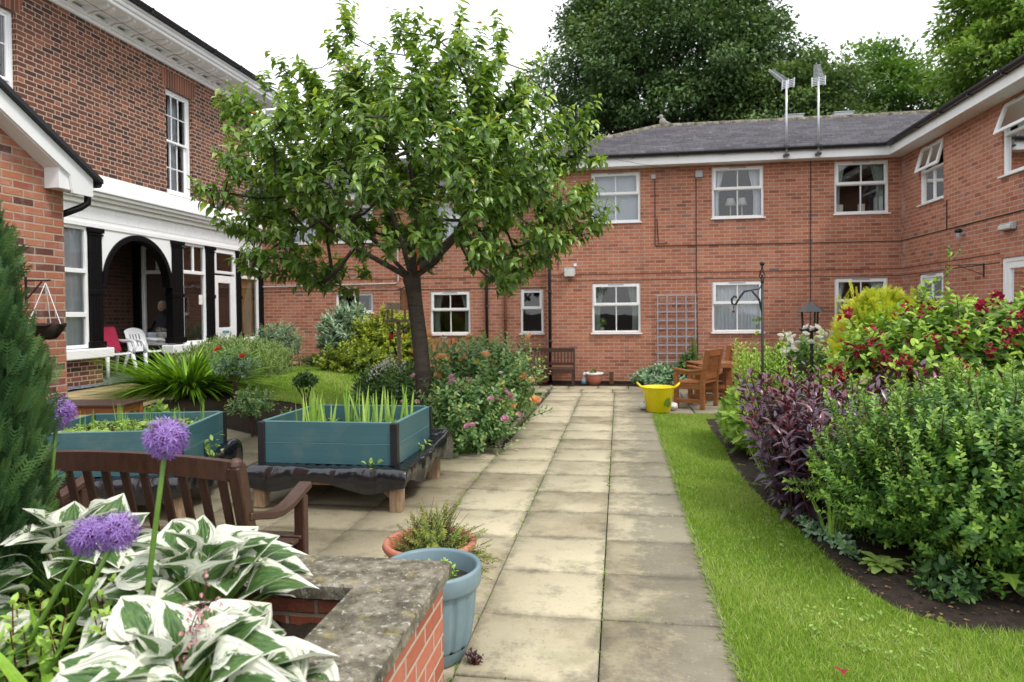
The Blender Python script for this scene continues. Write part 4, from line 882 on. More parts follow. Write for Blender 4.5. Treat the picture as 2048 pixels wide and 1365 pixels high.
# ---- benches
def bench(name, label, loc, rz, W, mat, seat=.43, top=.93, nsl=13, arm=True, camber=.035, lean=.13, th=1.0, group=None):
    t = thing(name, label, 'bench', loc, rz, group); h = W/2; D = .50; ps = .055*th
    yb = .22                                              # back posts at +y
    for s in (-1, 1):
        x = s*(h-ps/2)
        b = B(); b.bar((x, yb, 0), (x, yb, seat), ps, ps, (0, 1, 0)); b.bar((x, yb, seat-.01), (x, yb+lean, top-.02), ps, ps*1.25, (0, 1, 0)); b.ball((x, yb+lean, top-.02), ps*.56, 6, (1, 1.2, 1)); b.build('leg', mat, t, bevel=.006)
        b = B(); b.bar((x, -.24, 0), (x, -.24, seat+.2 if arm else seat), ps, ps, (0, 1, 0)); b.build('leg', mat, t, bevel=.006)
        if arm:
            b = B(); n = 8
            for i in range(n):
                f = lambda q: (x, yb+.06-q*(.38), seat+.205+.045*math.sin(q*PI*1.25-.35)+.012)
                f = lambda q: (x, yb+.07-q*.58, seat+.215+.035*math.cos(q*2*PI*.8+.5))
                b.bar(f(i/n), f((i+1)/n+.015), ps*1.25, .034*th)
            b.build('armrest', mat, t, bevel=.005)
        b = B(); b.bar((x, yb, .13), (x, -.24, .13), ps*.7, .05); b.build('stretcher', mat, t)
    s_ = B(); n = 6
    for i in range(n): y = -.27+.48*(i+.5)/n; z = seat-.02+.012*math.cos(i/n*PI*2); s_.box(-h+.012, y-.033, z-.011, h-.012, y+.033, z+.011)
    s_.box(-h+.05, -.255, seat-.1, h-.05, -.23, seat-.03); s_.build('seat', mat, t, bevel=.004)
    b = B(); n = 14; rz_ = top-.045
    for i in range(n):
        x0, x1 = -h+ps+(W-2*ps)*i/n, -h+ps+(W-2*ps)*(i+1)/n; zz = lambda x: rz_+camber*(1-(x/h)**2); yy = yb+lean-.005
        b.add([(x0, yy-.02, zz(x0)-.05), (x1, yy-.02, zz(x1)-.05), (x1, yy+.02, zz(x1)-.05), (x0, yy+.02, zz(x0)-.05), (x0, yy-.02, zz(x0)+.035), (x1, yy-.02, zz(x1)+.035), (x1, yy+.02, zz(x1)+.035), (x0, yy+.02, zz(x0)+.035)],
              [(0,3,2,1),(4,5,6,7),(0,1,5,4),(2,3,7,6)] + ([(3,0,4,7)] if i == 0 else []) + ([(1,2,6,5)] if i == n-1 else []))
    b.build('top_rail', mat, t); b = B(); b.bar((-h+ps, yb+.02, seat+.07), (h-ps, yb+.02, seat+.07), .03, .05); b.build('lower_rail', mat, t)
    b = B()
    for i in range(nsl):
        x = -h+ps+(W-2*ps)*(i+.5)/nsl; b.bar((x, yb+.018, seat+.06), (x, yb+lean-.005, rz_-.03+camber*(1-(x/h)**2)), .038*th, .016)
    b.build('backrest', mat, t, bevel=.003); return t
bench('garden_bench', 'dark brown slatted garden bench seen from behind, beyond the variegated hostas', (-2.25, 3.03, 0), PI, 1.32, M['brownwood'], .45, .955, 13, lean=.13)
bench('garden_bench', 'dark slatted bench standing against the brick wall beside the downpipe', (-1.55, 14.72, 0), 0, 1.18, M['brownwood'], .38, .80, 15, arm=False, camber=0, lean=.08, th=.8)

# ---- raised planters
def planter(label, loc, rz, W, D, H, soilz):
    t = thing('raised_planter', label, 'planter', loc, rz, 'teal raised planters'); th = .025; hw, hd = W/2, D/2
    for s in (-1, 1):
        for k in range(2):
            z0, z1 = k*H/2+.002, (k+1)*H/2-.003
            b = B(); b.box(-hw+.03, s*hd-th/2, z0, hw-.03, s*hd+th/2, z1); b.build('side_board', M['teal'], t, bevel=.003)
            b = B(); b.box(s*hw-th/2, -hd+.03, z0, s*hw+th/2, hd-.03, z1); b.build('side_board', M['teal'], t, bevel=.003)
        for q in (-1, 1):
            b = B(); b.box(s*hw-.03-.002*s, q*hd-.03-.002*q, 0, s*hw+.03-.002*s, q*hd+.03-.002*q, H-.002); b.build('corner_post', M['blackpl'], t, bevel=.004)
    b = B()
    for s in (-1, 1): b.box(-hw+.03, s*hd-th/2-.001, H-.003, hw-.03, s*hd+th/2+.001, H+.004); b.box(s*hw-th/2-.001, -hd+.03, H-.003, s*hw+th/2+.001, hd-.03, H+.004)
    for s in (-1, 1): b.box(-hw+.03, s*hd-th/2-.0015, H/2-.003, hw-.03, s*hd+th/2+.0015, H/2+.001); b.box(s*hw-th/2-.0015, -hd+.03, H/2-.003, s*hw+th/2+.0015, hd-.03, H/2+.001)
    b.build('edging_strip', M['tealr'], t)
    b = B(); n = 14
    for i in range(n):
        for j in range(n):
            x0, x1, y0, y1 = [-hw+.02+(W-.04)*v/n for v in (i, i+1)] + [-hd+.02+(D-.04)*v/n for v in (j, j+1)]; zf = lambda x, y: soilz+.012*math.sin(x*17+y*5)+.01*math.sin(y*23)
            b.add([(x0, y0, zf(x0, y0)), (x1, y0, zf(x1, y0)), (x1, y1, zf(x1, y1)), (x0, y1, zf(x0, y1))], [(0, 1, 2, 3)])
    b.build('compost', M['soil'], t, fix=False); return t
def stand(label, loc, rz, W, D, H):
    t = thing('timber_stand', label, 'table', loc, rz, 'timber stands under the planters'); hw, hd = W/2, D/2
    for s in (-1, 1):
        for q in (-1, 1):
            b = B(); b.box(s*hw-.05-.05*s, q*hd-.05-.05*q, 0, s*hw+.05-.05*s, q*hd+.05-.05*q, H-.04); b.build('leg', M['greywood'], t, bevel=.006)
            b = B(); b.prism([(s*(hw-.10), H-.10), (s*(hw-.26), H-.10), (s*(hw-.10), H-.24)], lambda u, v, k: (u, k, v), q*(hd-.05)-.015, q*(hd-.05)+.015); b.build('corner_brace', M['greywood'], t)
        b = B(); b.box(-hw, s*(hd-.02)-.018, H-.13, hw, s*(hd-.02)+.018, H-.041); b.build('apron', M['greywood'], t); b = B(); b.box(s*(hw-.02)-.018, -hd+.04, H-.13, s*(hw-.02)+.018, hd-.04, H-.041); b.build('apron', M['greywood'], t)
    b = B(); b.box(-hw-.02, -hd-.02, H-.04, hw+.02, hd+.02, H-.012); b.build('top_board', M['greywood'], t, bevel=.004); return t
def sheet_skirt(label, loc, rz, W, D, H, bulge):
    """black polythene folded over the rim of a stand"""
    hw, hd = W/2+.035, D/2+.035; per = []
    for (x0, y0), (x1, y1) in (((-hw, -hd), (hw, -hd)), ((hw, -hd), (hw, hd)), ((hw, hd), (-hw, hd)), ((-hw, hd), (-hw, -hd))):
        for i in range(44): per.append((x0+(x1-x0)*i/44, y0+(y1-y0)*i/44))
    n = len(per); prof = [(-.16, .006), (-.03, .012), (.0, .008), (.012, -.03), (.016, -.075), (.0, -.125)]; V = []; F = []
    for j, (o, z) in enumerate(prof):
        for i, (x, y) in enumerate(per):
            L = max(abs(x)/hw, abs(y)/hd); c = min(1, math.hypot(max(0, abs(x)-hw+.12), max(0, abs(y)-hd+.12))/.16)
            w_ = .009*math.sin(i*.7+j*.5)+.008*math.sin(i*.29+1.3)+.004*math.sin(i*1.7+j*.7); k = 1+(o+w_*(j > 1))/hw
            zz = z*(1+.35*math.sin(i*.23)+.25*c)*(1 if j > 2 else 1)
            bu = sum(h*math.exp(-((x-bx)**2+(y-by)**2)/(2*s*s)) for bx, by, h, s in bulge)
            ox = bu*.55*(j > 0)*(1 if x > 0 else -1)*(abs(x) > hw*.9); V.append((x*k+ox, y*(1+(o+w_*(j > 1))/hd), H+.004+zz+bu*(1.0 if j in (1, 2, 3) else .3)+.006*math.sin(i*1.7)*(j < 2)))
    for j in range(len(prof)-1):
        for i in range(n): F.append((j*n+i, j*n+(i+1) % n, (j+1)*n+(i+1) % n, (j+1)*n+i))
    c_, s_ = math.cos(rz), math.sin(rz); b = B(); b.v = [(x*c_-y*s_+loc[0], x*s_+y*c_+loc[1], z) for x, y, z in V]; b.f = F
    o = b.build('plastic_sheet', M['poly'], fix=False, smooth=True, sub=1); tag(o, label, 'plastic sheet', 'black plastic sheets on the stands'); return o
P1 = (-2.37, 5.78); SH = .335
stand('low timber stand with stout legs under the planter of sword shaped leaves', (P1[0]+.03, P1[1]-.02, 0), 0, 1.26, 1.2, SH)
sheet_skirt('crumpled black polythene over the stand below the planter of sword shaped leaves', (P1[0]+.03, P1[1]-.02), 0, 1.26, 1.2, SH, [(.66, .55, .10, .16), (.5, .6, .05, .12)])
planter('teal board planter nearest the slab path, filled with sword shaped leaves', (P1[0], P1[1], SH+.012), 0, 1.15, 1.0, .345, .20)
A2 = rad(14); P2 = (-4.07, 5.18)
stand('low timber stand under the left planter of seedlings, behind the bench', (P2[0], P2[1], 0), A2, 1.24, 1.2, .33)
sheet_skirt('crumpled black polythene over the stand below the left planter of seedlings', P2, A2, 1.24, 1.2, .33, [(.66, -.1, .05, .2), (.62, .5, .09, .15)])
planter('teal board planter on the left, behind the bench, sown with seedlings', (P2[0], P2[1], .342), A2, 1.15, 1.03, .345, .26)
# ---- small side table left
t = thing('side_table', 'small brown timber table at the foot of the gabled brick outhouse', 'table', (-5.35, 6.25, float(gz(-5.3, 6.2))), rad(8)); zt = .70-t.location.z
b = B()
for i in range(5): y = -.25+.1*i; b.box(-.42, y, zt-.025, .42, y+.095, zt)
b.build('table_top', M['brownwood'], t, bevel=.004)
for x in (-.37, .37):
    for y in (-.2, .2): b = B(); b.box(x-.025, y-.025, -.03, x+.025, y+.025, zt-.026); b.build('leg', M['lightwood'], t, bevel=.004)
b = B(); b.box(-.34, -.215, zt-.1, .34, -.195, zt-.027); b.box(.36, -.17, zt-.1, .38, .17, zt-.027); b.build('apron', M['lightwood'], t)
# ---- patio furniture by the back wall
def armchair(label, loc, rz):
    t = thing('garden_armchair', label, 'chair', loc, rz, 'oiled timber armchairs on the far paving'); m = M['lightwood']; h = .29
    for s in (-1, 1):
        x = s*h
        b = B(); b.bar((x, -.22, 0), (x, -.22, .60), .06, .07, (0, 1, 0)); b.build('leg', m, t, bevel=.005)
        b = B(); b.bar((x, .22, 0), (x, .22, .46), .06, .07, (0, 1, 0)); b.bar((x, .22, .45), (x, .31, .96), .055, .075, (0, 1, 0)); b.build('leg', m, t, bevel=.005)
        b = B()
        for i in range(6): f = lambda q: (x, -.27+q*.53, .625+.018*math.cos(q*2*PI)); b.bar(f(i/6), f((i+1)/6+.01), .07, .035)
        b.build('armrest', m, t, bevel=.004)
        b = B(); b.bar((x, -.2, .13), (x, .2, .13), .035, .07); b.bar((x, -.2, .36), (x, .2, .36), .035, .08); b.bar((x, -.2, .58), (x, .25, .58), .03, .05); b.build('stretcher', m, t, bevel=.003)
    b = B()
    for i in range(5): y = -.25+.1*i; b.box(-h+.03, y, .405-.012*math.sin(i), h-.03, y+.092, .43-.012*math.sin(i))
    b.box(-h+.03, -.245, .33, h-.03, -.22, .40); b.build('seat', m, t, bevel=.004)
    b = B(); P = lambda z: .225+(z-.45)*.176
    b.bar((-h+.03, P(.90), .90), (h-.03, P(.90), .90), .03, .11); b.bar((-h+.03, P(.52), .52), (h-.03, P(.52), .52), .03, .09)
    for i in range(5): x = -h+.085+i*.103; b.bar((x, P(.56), .56), (x, P(.86), .86), .062, .016)
    b.build('backrest', m, t, bevel=.004); return t
ch = armchair('oiled timber armchair beside the yellow tub, its side towards the path', (1.24, 11.5, 0), rad(-118))
dup(ch, (1.72, 13.0, 0), rad(-105), 'oiled timber armchair behind the square table, half hidden by the nearer armchair')
dup(ch, (-3.5, 13.1, float(gz(-3.5, 13.1))), rad(20), 'oiled timber armchair behind the cherry trunk, mostly hidden by roses')
t = thing('patio_table', 'oiled square timber table between the two armchairs by the trellis', 'table', (1.62, 12.35, 0), rad(12)); m = M['lightwood']
b = B()
for i in range(6): x = -.36+.12*i; b.box(x, -.36, .655, x+.114, .36, .68)
b.box(-.38, -.38, .60, .38, -.35, .654); b.box(-.38, .35, .60, .38, .38, .654); b.build('table_top', m, t, bevel=.004)
for s in (-1, 1):
    b = B(); b.box(s*.27-.06, -.05, .08, s*.27+.06, .05, .655); b.build('leg', m, t, bevel=.005); b = B(); b.box(s*.27-.045, -.34, .0, s*.27+.045, .34, .079); b.build('foot', m, t, bevel=.008)
b = B(); b.box(-.21, -.035, .2, .21, .035, .28); b.build('stretcher', m, t)
# yellow tub
t = thing('flexible_tub', 'bright yellow flexible tub with two handles at the corner of the lawn', 'tub', (.60, 10.93, 0)); b = B()
b.lathe([(.16, .008), (.175, .0), (.185, .01), (.245, .36), (.257, .385), (.262, .392), (.25, .395), (.242, .385), (.18, .03), (.01, .03)], n=40); b.build('body', M['yellow'], t, smooth=True)
for s in (-1, 1):
    b = B(); b.tube([(s*.245, -.07, .375), (s*.285, -.062, .41), (s*.315, -.04, .44), (s*.325, 0, .45), (s*.315, .04, .44), (s*.285, .062, .41), (s*.245, .07, .375)], .014, 8); b.build('handle', M['yellow'], t, smooth=True)
wl_ = place(T_OVAL, [(.12, -.232, .24), (.16, -.23, .25)], [(.1, -.1, -1), (-.5, -.1, -.9)], [(0, -1, 0), (.2, -1, 0)], .16, .4); o = npmesh('wilted_leaf', wl_[0]+np.array([.6, 10.93, 0]), wl_[1], M['alpine'], tone=wl_[3], uv=wl_[2]); tag(o, 'wilted grey green leaf hanging over the rim of the yellow tub', 'leaf')
for i, (x, y, lb) in enumerate(((.40, 11.1, 'white plastic bag lying to the left of the yellow tub'), (.83, 11.12, 'white plastic bag lying to the right of the yellow tub'))):
    b = B(); b.ball((x, y, .06), .085, 8, (1, 1.2, .75)); o = b.build('plastic_bag', M['bag'], smooth=True); tag(o, lb, 'bag', 'white bags by the yellow tub')
    for v in o.data.vertices: v.co += Vector(R.normal(0, .008, 3))
# pots
t = thing('plant_pot', 'large blue grey fluted plastic pot beside the end of the garden wall', 'pot', (-.86, 3.02, 0)); t.scale = (1, 1, .93); b = B()
b.lathe([(.135, .0), (.15, .01), (.165, .06), (.172, .075)], n=64); b.lathe([(.172, .075), (.178, .09), (.195, .20), (.205, .33), (.206, .355)], n=128, flute=-.075, fl_n=16); b.lathe([(.208, .355), (.222, .36), (.227, .37), (.229, .44), (.224, .452), (.21, .452), (.203, .44), (.195, .36), (.18, .3)], n=64)
b.v = [(x, y, z) for x, y, z in b.v]; b.build('body', M['bluepot'], t, smooth=True); b = B(); b.lathe([(.0, .37), (.1, .372), (.196, .36)], n=24); b.build('compost', M['soil'], t, smooth=True)
t2 = thing('plant_pot', 'wide terracotta pot of straggly feathery plant behind the blue grey pot', 'pot', (-1.04, 3.62, 0)); b = B()
b.lathe([(.14, 0), (.155, .01), (.205, .27), (.225, .285), (.25, .29), (.258, .305), (.25, .325), (.235, .33), (.222, .322), (.215, .29), (.2, .25)], n=48); b.build('body', M['terra'], t2, smooth=True); b = B(); b.lathe([(0, .27), (.21, .262)], n=24); b.build('compost', M['soil'], t2)
t3 = thing('plant_pot', 'squat terracotta bowl with pale rim standing against the far brick wall', 'pot', (-.54, 14.83, 0)); b = B()
b.lathe([(.1, 0), (.115, .01), (.16, .12), (.178, .2), (.18, .225)], n=32); b.build('body', M['terra'], t3, smooth=True); b = B(); b.lathe([(.18, .225), (.195, .228), (.2, .255), (.19, .27), (.175, .265), (.165, .22)], n=32); b.build('rim', M['paper'], t3, smooth=True); b = B(); b.lathe([(0, .24), (.17, .235)], n=24); b.build('compost', M['soil'], t3)
t = thing('garden_gnome', 'small white and blue gnome figure against the far brick wall', 'ornament', (-.76, 14.95, 0)); b = B(); b.lathe([(.05, 0), (.062, .03), (.058, .10), (.04, .13), (.036, .15), (.04, .17), (.034, .2)], n=16); b.build('body', M['gnome'], t, smooth=True); b = B(); b.lathe([(.042, .185), (.03, .22), (.012, .26), (.002, .28)], n=16); b.build('hat', M['gnome'], t, smooth=True); b = B(); b.lathe([(.064, 0), (.068, .03), (.064, .06)], n=16); b.build('trousers', M['gnomeb'], t, smooth=True)
b = B(); b.box(-.22, 15.0, 0, -.13, 15.06, .26); b.box(-.23, 14.99, .24, -.12, 15.07, .27); b.tube([(-.175, 14.99, .16), (-.175, 14.96, .16)], .012, 6); tag(b.build('short_post', M['rust'], bevel=.004), 'short rusty iron post against the far wall, right of the terracotta bowl', 'post')
# trellis
t = thing('trellis', 'grey square lattice trellis fixed to the far brick wall', 'trellis', (1.23, YB-.03, .35)); b = B()
for i in range(5): b.box(-.4+.2*i-.011, -.028, 0, -.4+.2*i+.011, -.012, 1.6)
b.build('upright', M['trellis'], t); b = B()
for j in range(9): b.box(-.43, -.012, .13+.18*j-.012, .43, .004, .13+.18*j+.012)
b.build('crossbar', M['trellis'], t)
# TV aerials
def aerial(label, loc, h, ang):
    t = thing('tv_aerial', label, 'aerial', loc, 0, 'aerials on the eaves'); b = B(); b.tube([(0, 0, -.12), (0, 0, h)], .021, 8); b.build('mast', M['galv'], t, smooth=True)
    d = Vector((math.cos(ang), math.sin(ang), .12)).normalized(); s = d.cross(Vector((0, 0, 1))).normalized(); u = s.cross(d); b = B(); c = Vector((0, 0, h-.02)); b.bar(c-d*.08, c+d*.75, .016, .016)
    for i in range(14): p = c+d*(.1+i*.045); b.bar(p-s*(.11-.003*i), p+s*(.09-.003*i), .006, .006)
    b.build('boom', M['galv'], t); b = B()
    for k in (-1, 1):
        for i in range(4): z = c-d*.08+u*(k*.06+k*.022*i*0+(i-1.5)*.035)+s*0; 
    for i in range(5): p = c-d*.08+u*(i-2)*.036; b.bar(p-s*.13, p+s*.13, .012, .012)
    for k in (-1, 1): p = c-d*.08+s*k*.125; b.bar(p-u*.1, p+u*.1, .02, .012, (1, 0, 0))
    b.bar(c-d*.08-u*.1, c-d*.08+u*.1, .03, .012, (1, 0, 0)); b.build('reflector', M['plwhite'], t); b = B(); b.box(-.05, -.035, -.10, .05, .1, -.06); b.box(-.05, -.035, .06, .05, .1, .1); b.build('bracket', M['blackpl'], t)
aerial('left rooftop aerial on a thin galvanised mast with longer boom', (3.42, 14.76, 4.83), 1.42, rad(232)); aerial('right rooftop aerial on a thin galvanised mast by the roof corner', (4.04, 14.76, 4.83), 1.44, rad(252))
b = B(); b.ball((1.12, RY, RZ+.14), .085, 8, (1.0, .8, 1.15)); b.ball((1.08, RY, RZ+.27), .055, 8); b.tube([(1.04, RY, RZ+.27), (.98, RY, RZ+.26)], [.025, .008], 6); b.tube([(1.18, RY, RZ+.12), (1.3, RY, RZ+.08)], [.05, .02], 8); tag(b.build('stone_bird', M['stone'], smooth=True), 'small stone bird figure perched on the roof ridge end', 'ornament')
# wall fittings
t = thing('floodlight', 'square floodlight on the brick wall beside the downpipe', 'lamp', (-1.07, YB, 2.40)); b = B(); b.box(-.13, -.16, -.02, .13, -.03, .16); b.build('housing', M['galv'], t, bevel=.015); b = B(); b.box(-.11, -.175, -.035, .11, -.161, .12); b.build('lens', M['lamp'], t, bevel=.005); b = B(); b.box(-.05, -.03, .05, .05, 0, .1); b.box(.09, -.07, .19, .15, -.002, .25); b.build('bracket', M['upvc'], t)
t = thing('bulkhead_light', 'grey bulkhead light fixed high on the right wing wall', 'lamp', (XR, 11.22, 2.76)); b = B(); b.box(-.07, -.17, -.03, -.001, .17, .08); b.build('housing', M['lead'], t, bevel=.01); b = B(); b.box(-.1, -.16, -.025, -.071, .16, .05); b.build('lens', M['lamp'], t, bevel=.02)
t = thing('security_sensor', 'small dark lantern sensor on the right wing wall', 'lamp', (XR, 12.6, 2.82)); b = B(); b.ball((-.09, 0, .06), .06, 8, (1, 1, .7)); b.build('hood', M['blackpl'], t, smooth=True); b = B(); b.lathe([(.03, -.05), (.035, 0), (.03, .04)], (-.09, 0, 0), 12); b.box(-.09, -.02, .0, 0, .02, .04); b.build('body', M['lead'], t)
t = thing('basket_bracket', 'empty iron hanging basket bracket on the right wing wall', 'bracket', (XR, 11.95, 2.12)); b = B(); b.bar((-.012, 0, -.06), (-.012, 0, .17), .02, .012, (1, 0, 0)); b.bar((-.012, 0, .15), (-.36, .42, .17), .012, .012); b.bar((-.012, 0, -.02), (-.26, .3, .16), .01, .01); b.tube([(-.36+.03*math.cos(a), .42, .15+.03*math.sin(a)) for a in np.linspace(0, 4.5, 8)], .006, 6); b.build('arm', M['iron'], t)
# hanging basket on the gable
t = thing('hanging_basket', 'bare dark hanging basket on a chain against the gabled outhouse', 'basket', (XG+.22, 5.62, 1.50)); b = B(); b.lathe([(.02, -.13), (.08, -.11), (.13, -.06), (.155, .0), (.165, .01), (.15, .015), (.1, -.01), (0, -.01)], n=20); o = b.build('bowl', M['soil'], t, smooth=True)
for v in o.data.vertices: v.co += Vector(R.normal(0, .008, 3))
b = B()
for a in (0, 2.1, 4.2): b.tube([(.15*math.cos(a), .15*math.sin(a), .01), (0, 0, .4)], .004, 5)
b.build('chain', M['plwhite'], t); b = B(); b.bar((-.22, 0, .42), (.05, 0, .42), .014, .014); b.bar((-.21, 0, .2), (-.21, 0, .46), .016, .012, (1, 0, 0)); b.bar((-.2, 0, .25), (-.04, 0, .41), .01, .01); b.build('bracket', M['iron'], t)
# shepherd hook with a small chain, black lantern feeder
t = thing('shepherd_hook', 'tall black iron shepherd hook with twisted finial standing in the shrub bed', 'garden hook', (1.39, 7.0, 0)); b = B(); b.tube([(0, 0, 0), (0, 0, 1.85)], .013, 8); b.build('pole', M['iron'], t, smooth=True)
b = B(); pts = [(0, 0, 1.55), (-.03, 0, 1.68), (-.10, 0, 1.77), (-.17, 0, 1.76), (-.22, 0, 1.69), (-.255, 0, 1.63), (-.285, 0, 1.64), (-.29, 0, 1.685), (-.265, 0, 1.715), (-.24, 0, 1.70)]; b.tube(pts, .0105, 8); b.tube([(-.09, 0, 1.775), (-.03, 0, 1.78), (0, 0, 1.83)], .007, 6); b.build('hook_arm', M['iron'], t, smooth=True)
b = B()
for k in range(4): b.tube([(.028*math.sin(PI*i/10)*math.cos(k*PI/2+i*.35), .028*math.sin(PI*i/10)*math.sin(k*PI/2+i*.35), 1.86+.12*i/10) for i in range(11)], .0055, 5)
b.ball((0, 0, 2.03), .024, 8); b.tube([(0, 0, 1.84), (0, 0, 1.88)], .016, 8); b.tube([(0, 0, 1.97), (0, 0, 2.02)], .01, 8); b.build('finial', M['iron'], t, smooth=True); b = B(); b.tube([(-.272, 0, 1.625), (-.272, 0, 1.58)], .004, 5); b.ball((-.272, 0, 1.565), .014, 6); b.build('chain', M['rust'], t)
t = thing('bird_feeder', 'black lantern shaped bird feeder on a post among the white roses', 'bird feeder', (2.11, 8.0, 0)); b = B(); b.tube([(0, 0, 0), (0, 0, 1.34)], .018, 8); b.build('post', M['iron'], t)
b = B(); b.lathe([(.155, 1.545), (.16, 1.55), (.05, 1.63), (.03, 1.65), (.01, 1.665)], n=6); b.build('roof', M['blackpl'], t); b = B(); b.lathe([(.11, 1.33), (.13, 1.345), (.13, 1.37), (.1, 1.365), (0, 1.36)], n=16); b.build('tray', M['blackpl'], t, smooth=True); b = B()
for a in (.6, 2.7, 4.8): b.tube([(.09*math.cos(a), .09*math.sin(a), 1.36), (.1*math.cos(a), .1*math.sin(a), 1.55)], .012, 6)
b.build('upright', M['blackpl'], t)
# bird table, seed feeders and nest box
zb = float(gz(-3.15, 9.5))
t = thing('bird_table', 'weathered timber bird table with shingle roof left of the cherry trunk', 'bird table', (-3.15, 9.5, zb)); q = 1.69-zb; b = B(); b.box(-.022, -.022, -.1, .022, .022, q-.235); b.bar((-.02, 0, q-.42), (-.14, 0, q-.26), .02, .02); b.bar((.02, 0, q-.42), (.14, 0, q-.26), .02, .02); b.build('post', M['oldwood'], t)
b = B(); b.box(-.17, -.13, q-.235, .17, .13, q-.215); b.box(-.17, -.14, q-.225, .17, -.13, q-.195); b.box(-.17, .13, q-.225, .17, .14, q-.195); b.build('tray', M['oldwood'], t)
for sx in (-1, 1):
    for sy in (-1, 1): b = B(); b.box(sx*.13-.011, sy*.1-.011, q-.215, sx*.13+.011, sy*.1+.011, q-.05); b.build('corner_post', M['oldwood'], t)
b = B(); 
for s in (-1, 1):
    for r_ in range(5):
        a0, a1 = r_/5, (r_+1.25)/5
        for k in range(8): x = -.165+.0415*k+.006*(r_ % 2); y0, y1 = s*(.16-.15*a0), s*(.16-.15*min(1, a1)); z0, z1 = q-.05+.10*a0+.01, q-.05+.10*min(1, a1); b.bar((x+.02, y0, z0), (x+.02, y1, z1), .037, .008, (1, 0, .001) if False else (0, 0, 1))
b.build('roof', M['oldwood'], t)
for sx, mt, lb in ((-1, 'red', 'clear seed feeder with red base hanging from the bird table'), (1, 'seedy', 'clear seed feeder with yellow base hanging from the bird table')):
    f = thing('seed_feeder', lb, 'bird feeder', (-3.15+sx*.105, 9.5-.03, zb+q-.47), group='feeders under the bird table'); b = B(); b.lathe([(.03, .07), (.03, .15), (.02, .17), (0, .172)], n=14); b.build('jar', M['clear'], f, smooth=True); b = B(); b.lathe([(.0, -.01), (.034, -.008), (.034, .07), (0, .07)], n=14); b.build('base', M[mt], f, smooth=True); b = B(); b.tube([(0, 0, .17), (0, .02, .235)], .003, 5); b.build('hanger', M['iron'], f)
t = thing('nest_box', 'small timber nest box strapped to the left side of the cherry trunk', 'bird box', (-2.43, 7.6, 1.62), rad(-60)); b = B(); b.box(-.045, -.06, 0, .045, .06, .24); b.build('box', M['lightwood'], t, bevel=.003); b = B(); b.bar((0, -.085, .235), (0, .075, .285), .11, .014); b.build('roof', M['brownwood'], t); b = B(); b.lathe([(0, 0), (.014, 0), (.016, .003)], (0, 0, 0), 12); b.v = [(x, -.061-z, y+.14) for x, y, z in b.v]; b.build('entrance', M['dark'], t)
# plastic chairs in the porch
def plchair(label, loc, rz):
    t = thing('plastic_chair', label, 'chair', loc, rz, 'white plastic chairs in the porch'); m = M['plwhite']
    V = []; F = []; n = 20        # shell: seat rolling up into the back
    prof = [(-.25, .41), (-.24, .435), (-.18, .44), (0, .425), (.14, .42), (.2, .44), (.235, .52), (.27, .64), (.305, .76), (.335, .86), (.345, .885)]
    for i, (y, z) in enumerate(prof):
        hw = .235 if i < 6 else .24-.005*(i-5); 
        for j in range(n+1): x = -1+2*j/n; e = .03*x*x; top = (1-x*x*.06) if i >= 9 else 1; V.append((x*hw, y-(e if i >= 6 else 0), (z-.0)*(top) + (.012*x*x if i < 6 else 0)))
    for i in range(len(prof)-1):
        for j in range(n):
            if 6 <= i <= 7 and j in (5, 8, 11, 14): continue
            a = i*(n+1)+j; F.append((a, a+1, a+n+2, a+n+1))
    b = B(); b.v = V; b.f = F; o = b.build('seat_shell', m, t, fix=False, smooth=True); md = o.modifiers.new('solid', 'SOLIDIFY'); md.thickness = .012
    for s in (-1, 1):
        b = B(); b.tube([(s*.235, -.22, .42), (s*.26, -.27, .2), (s*.275, -.29, 0)], [.038, .032, .026], 8); b.build('leg', m, t, smooth=True)
        b = B(); b.tube([(s*.22, .19, .43), (s*.245, .27, .2), (s*.26, .32, 0)], [.036, .03, .024], 8); b.build('leg', m, t, smooth=True)
        b = B(); b.tube([(s*.245, -.235, .42), (s*.275, -.255, .55), (s*.285, -.22, .635), (s*.285, -.1, .655), (s*.275, .08, .65), (s*.235, .24, .67)], [.03, .026, .026, .03, .028, .02], 8); b.build('armrest', m, t, smooth=True)
    return t
c1 = plchair('white plastic armchair with a crimson cushion, left in the arched porch', (-9.17, 11.2, .475), rad(72)); c2 = plchair('empty white plastic armchair, right in the arched porch', (-9.1, 12.02, .475), rad(80))
b = B(); b.bar((0, .06, .45), (0, .27, .92), .46, .06, (0, -1, .3)); o = b.build('cushion', M['cushion'], bevel=.03, fix=True); tag(o, 'crimson fabric cushion leaning on the left porch chair', 'cushion')
c_, s_ = math.cos(rad(72)), math.sin(rad(72)); o.rotation_euler = (0, 0, rad(72)); lv = Vector(o.location); o.location = (-9.17+lv.x*c_-lv.y*s_, 11.2+lv.x*s_+lv.y*c_, .475+lv.z)
# overhead wires
for (p, q, sag, lb) in (((XU+.55, 10.8, 7.3), (1.7, YB-.02, 4.55), .5, 'thin overhead wire from the old house roof to the far brick wall'), ((XU+.55, 9.2, 6.6), (-3.4, YL-.35, 4.4), .3, 'thin dark wire sagging across the old house wall')):
    b = B(); p, q = Vector(p), Vector(q); b.tube([p.lerp(q, i/16)-Vector((0, 0, sag*4*(i/16)*(1-i/16))) for i in range(17)], .0045, 5); tag(b.build('overhead_wire', M['cable'], fix=False), lb, 'wire', 'overhead wires')
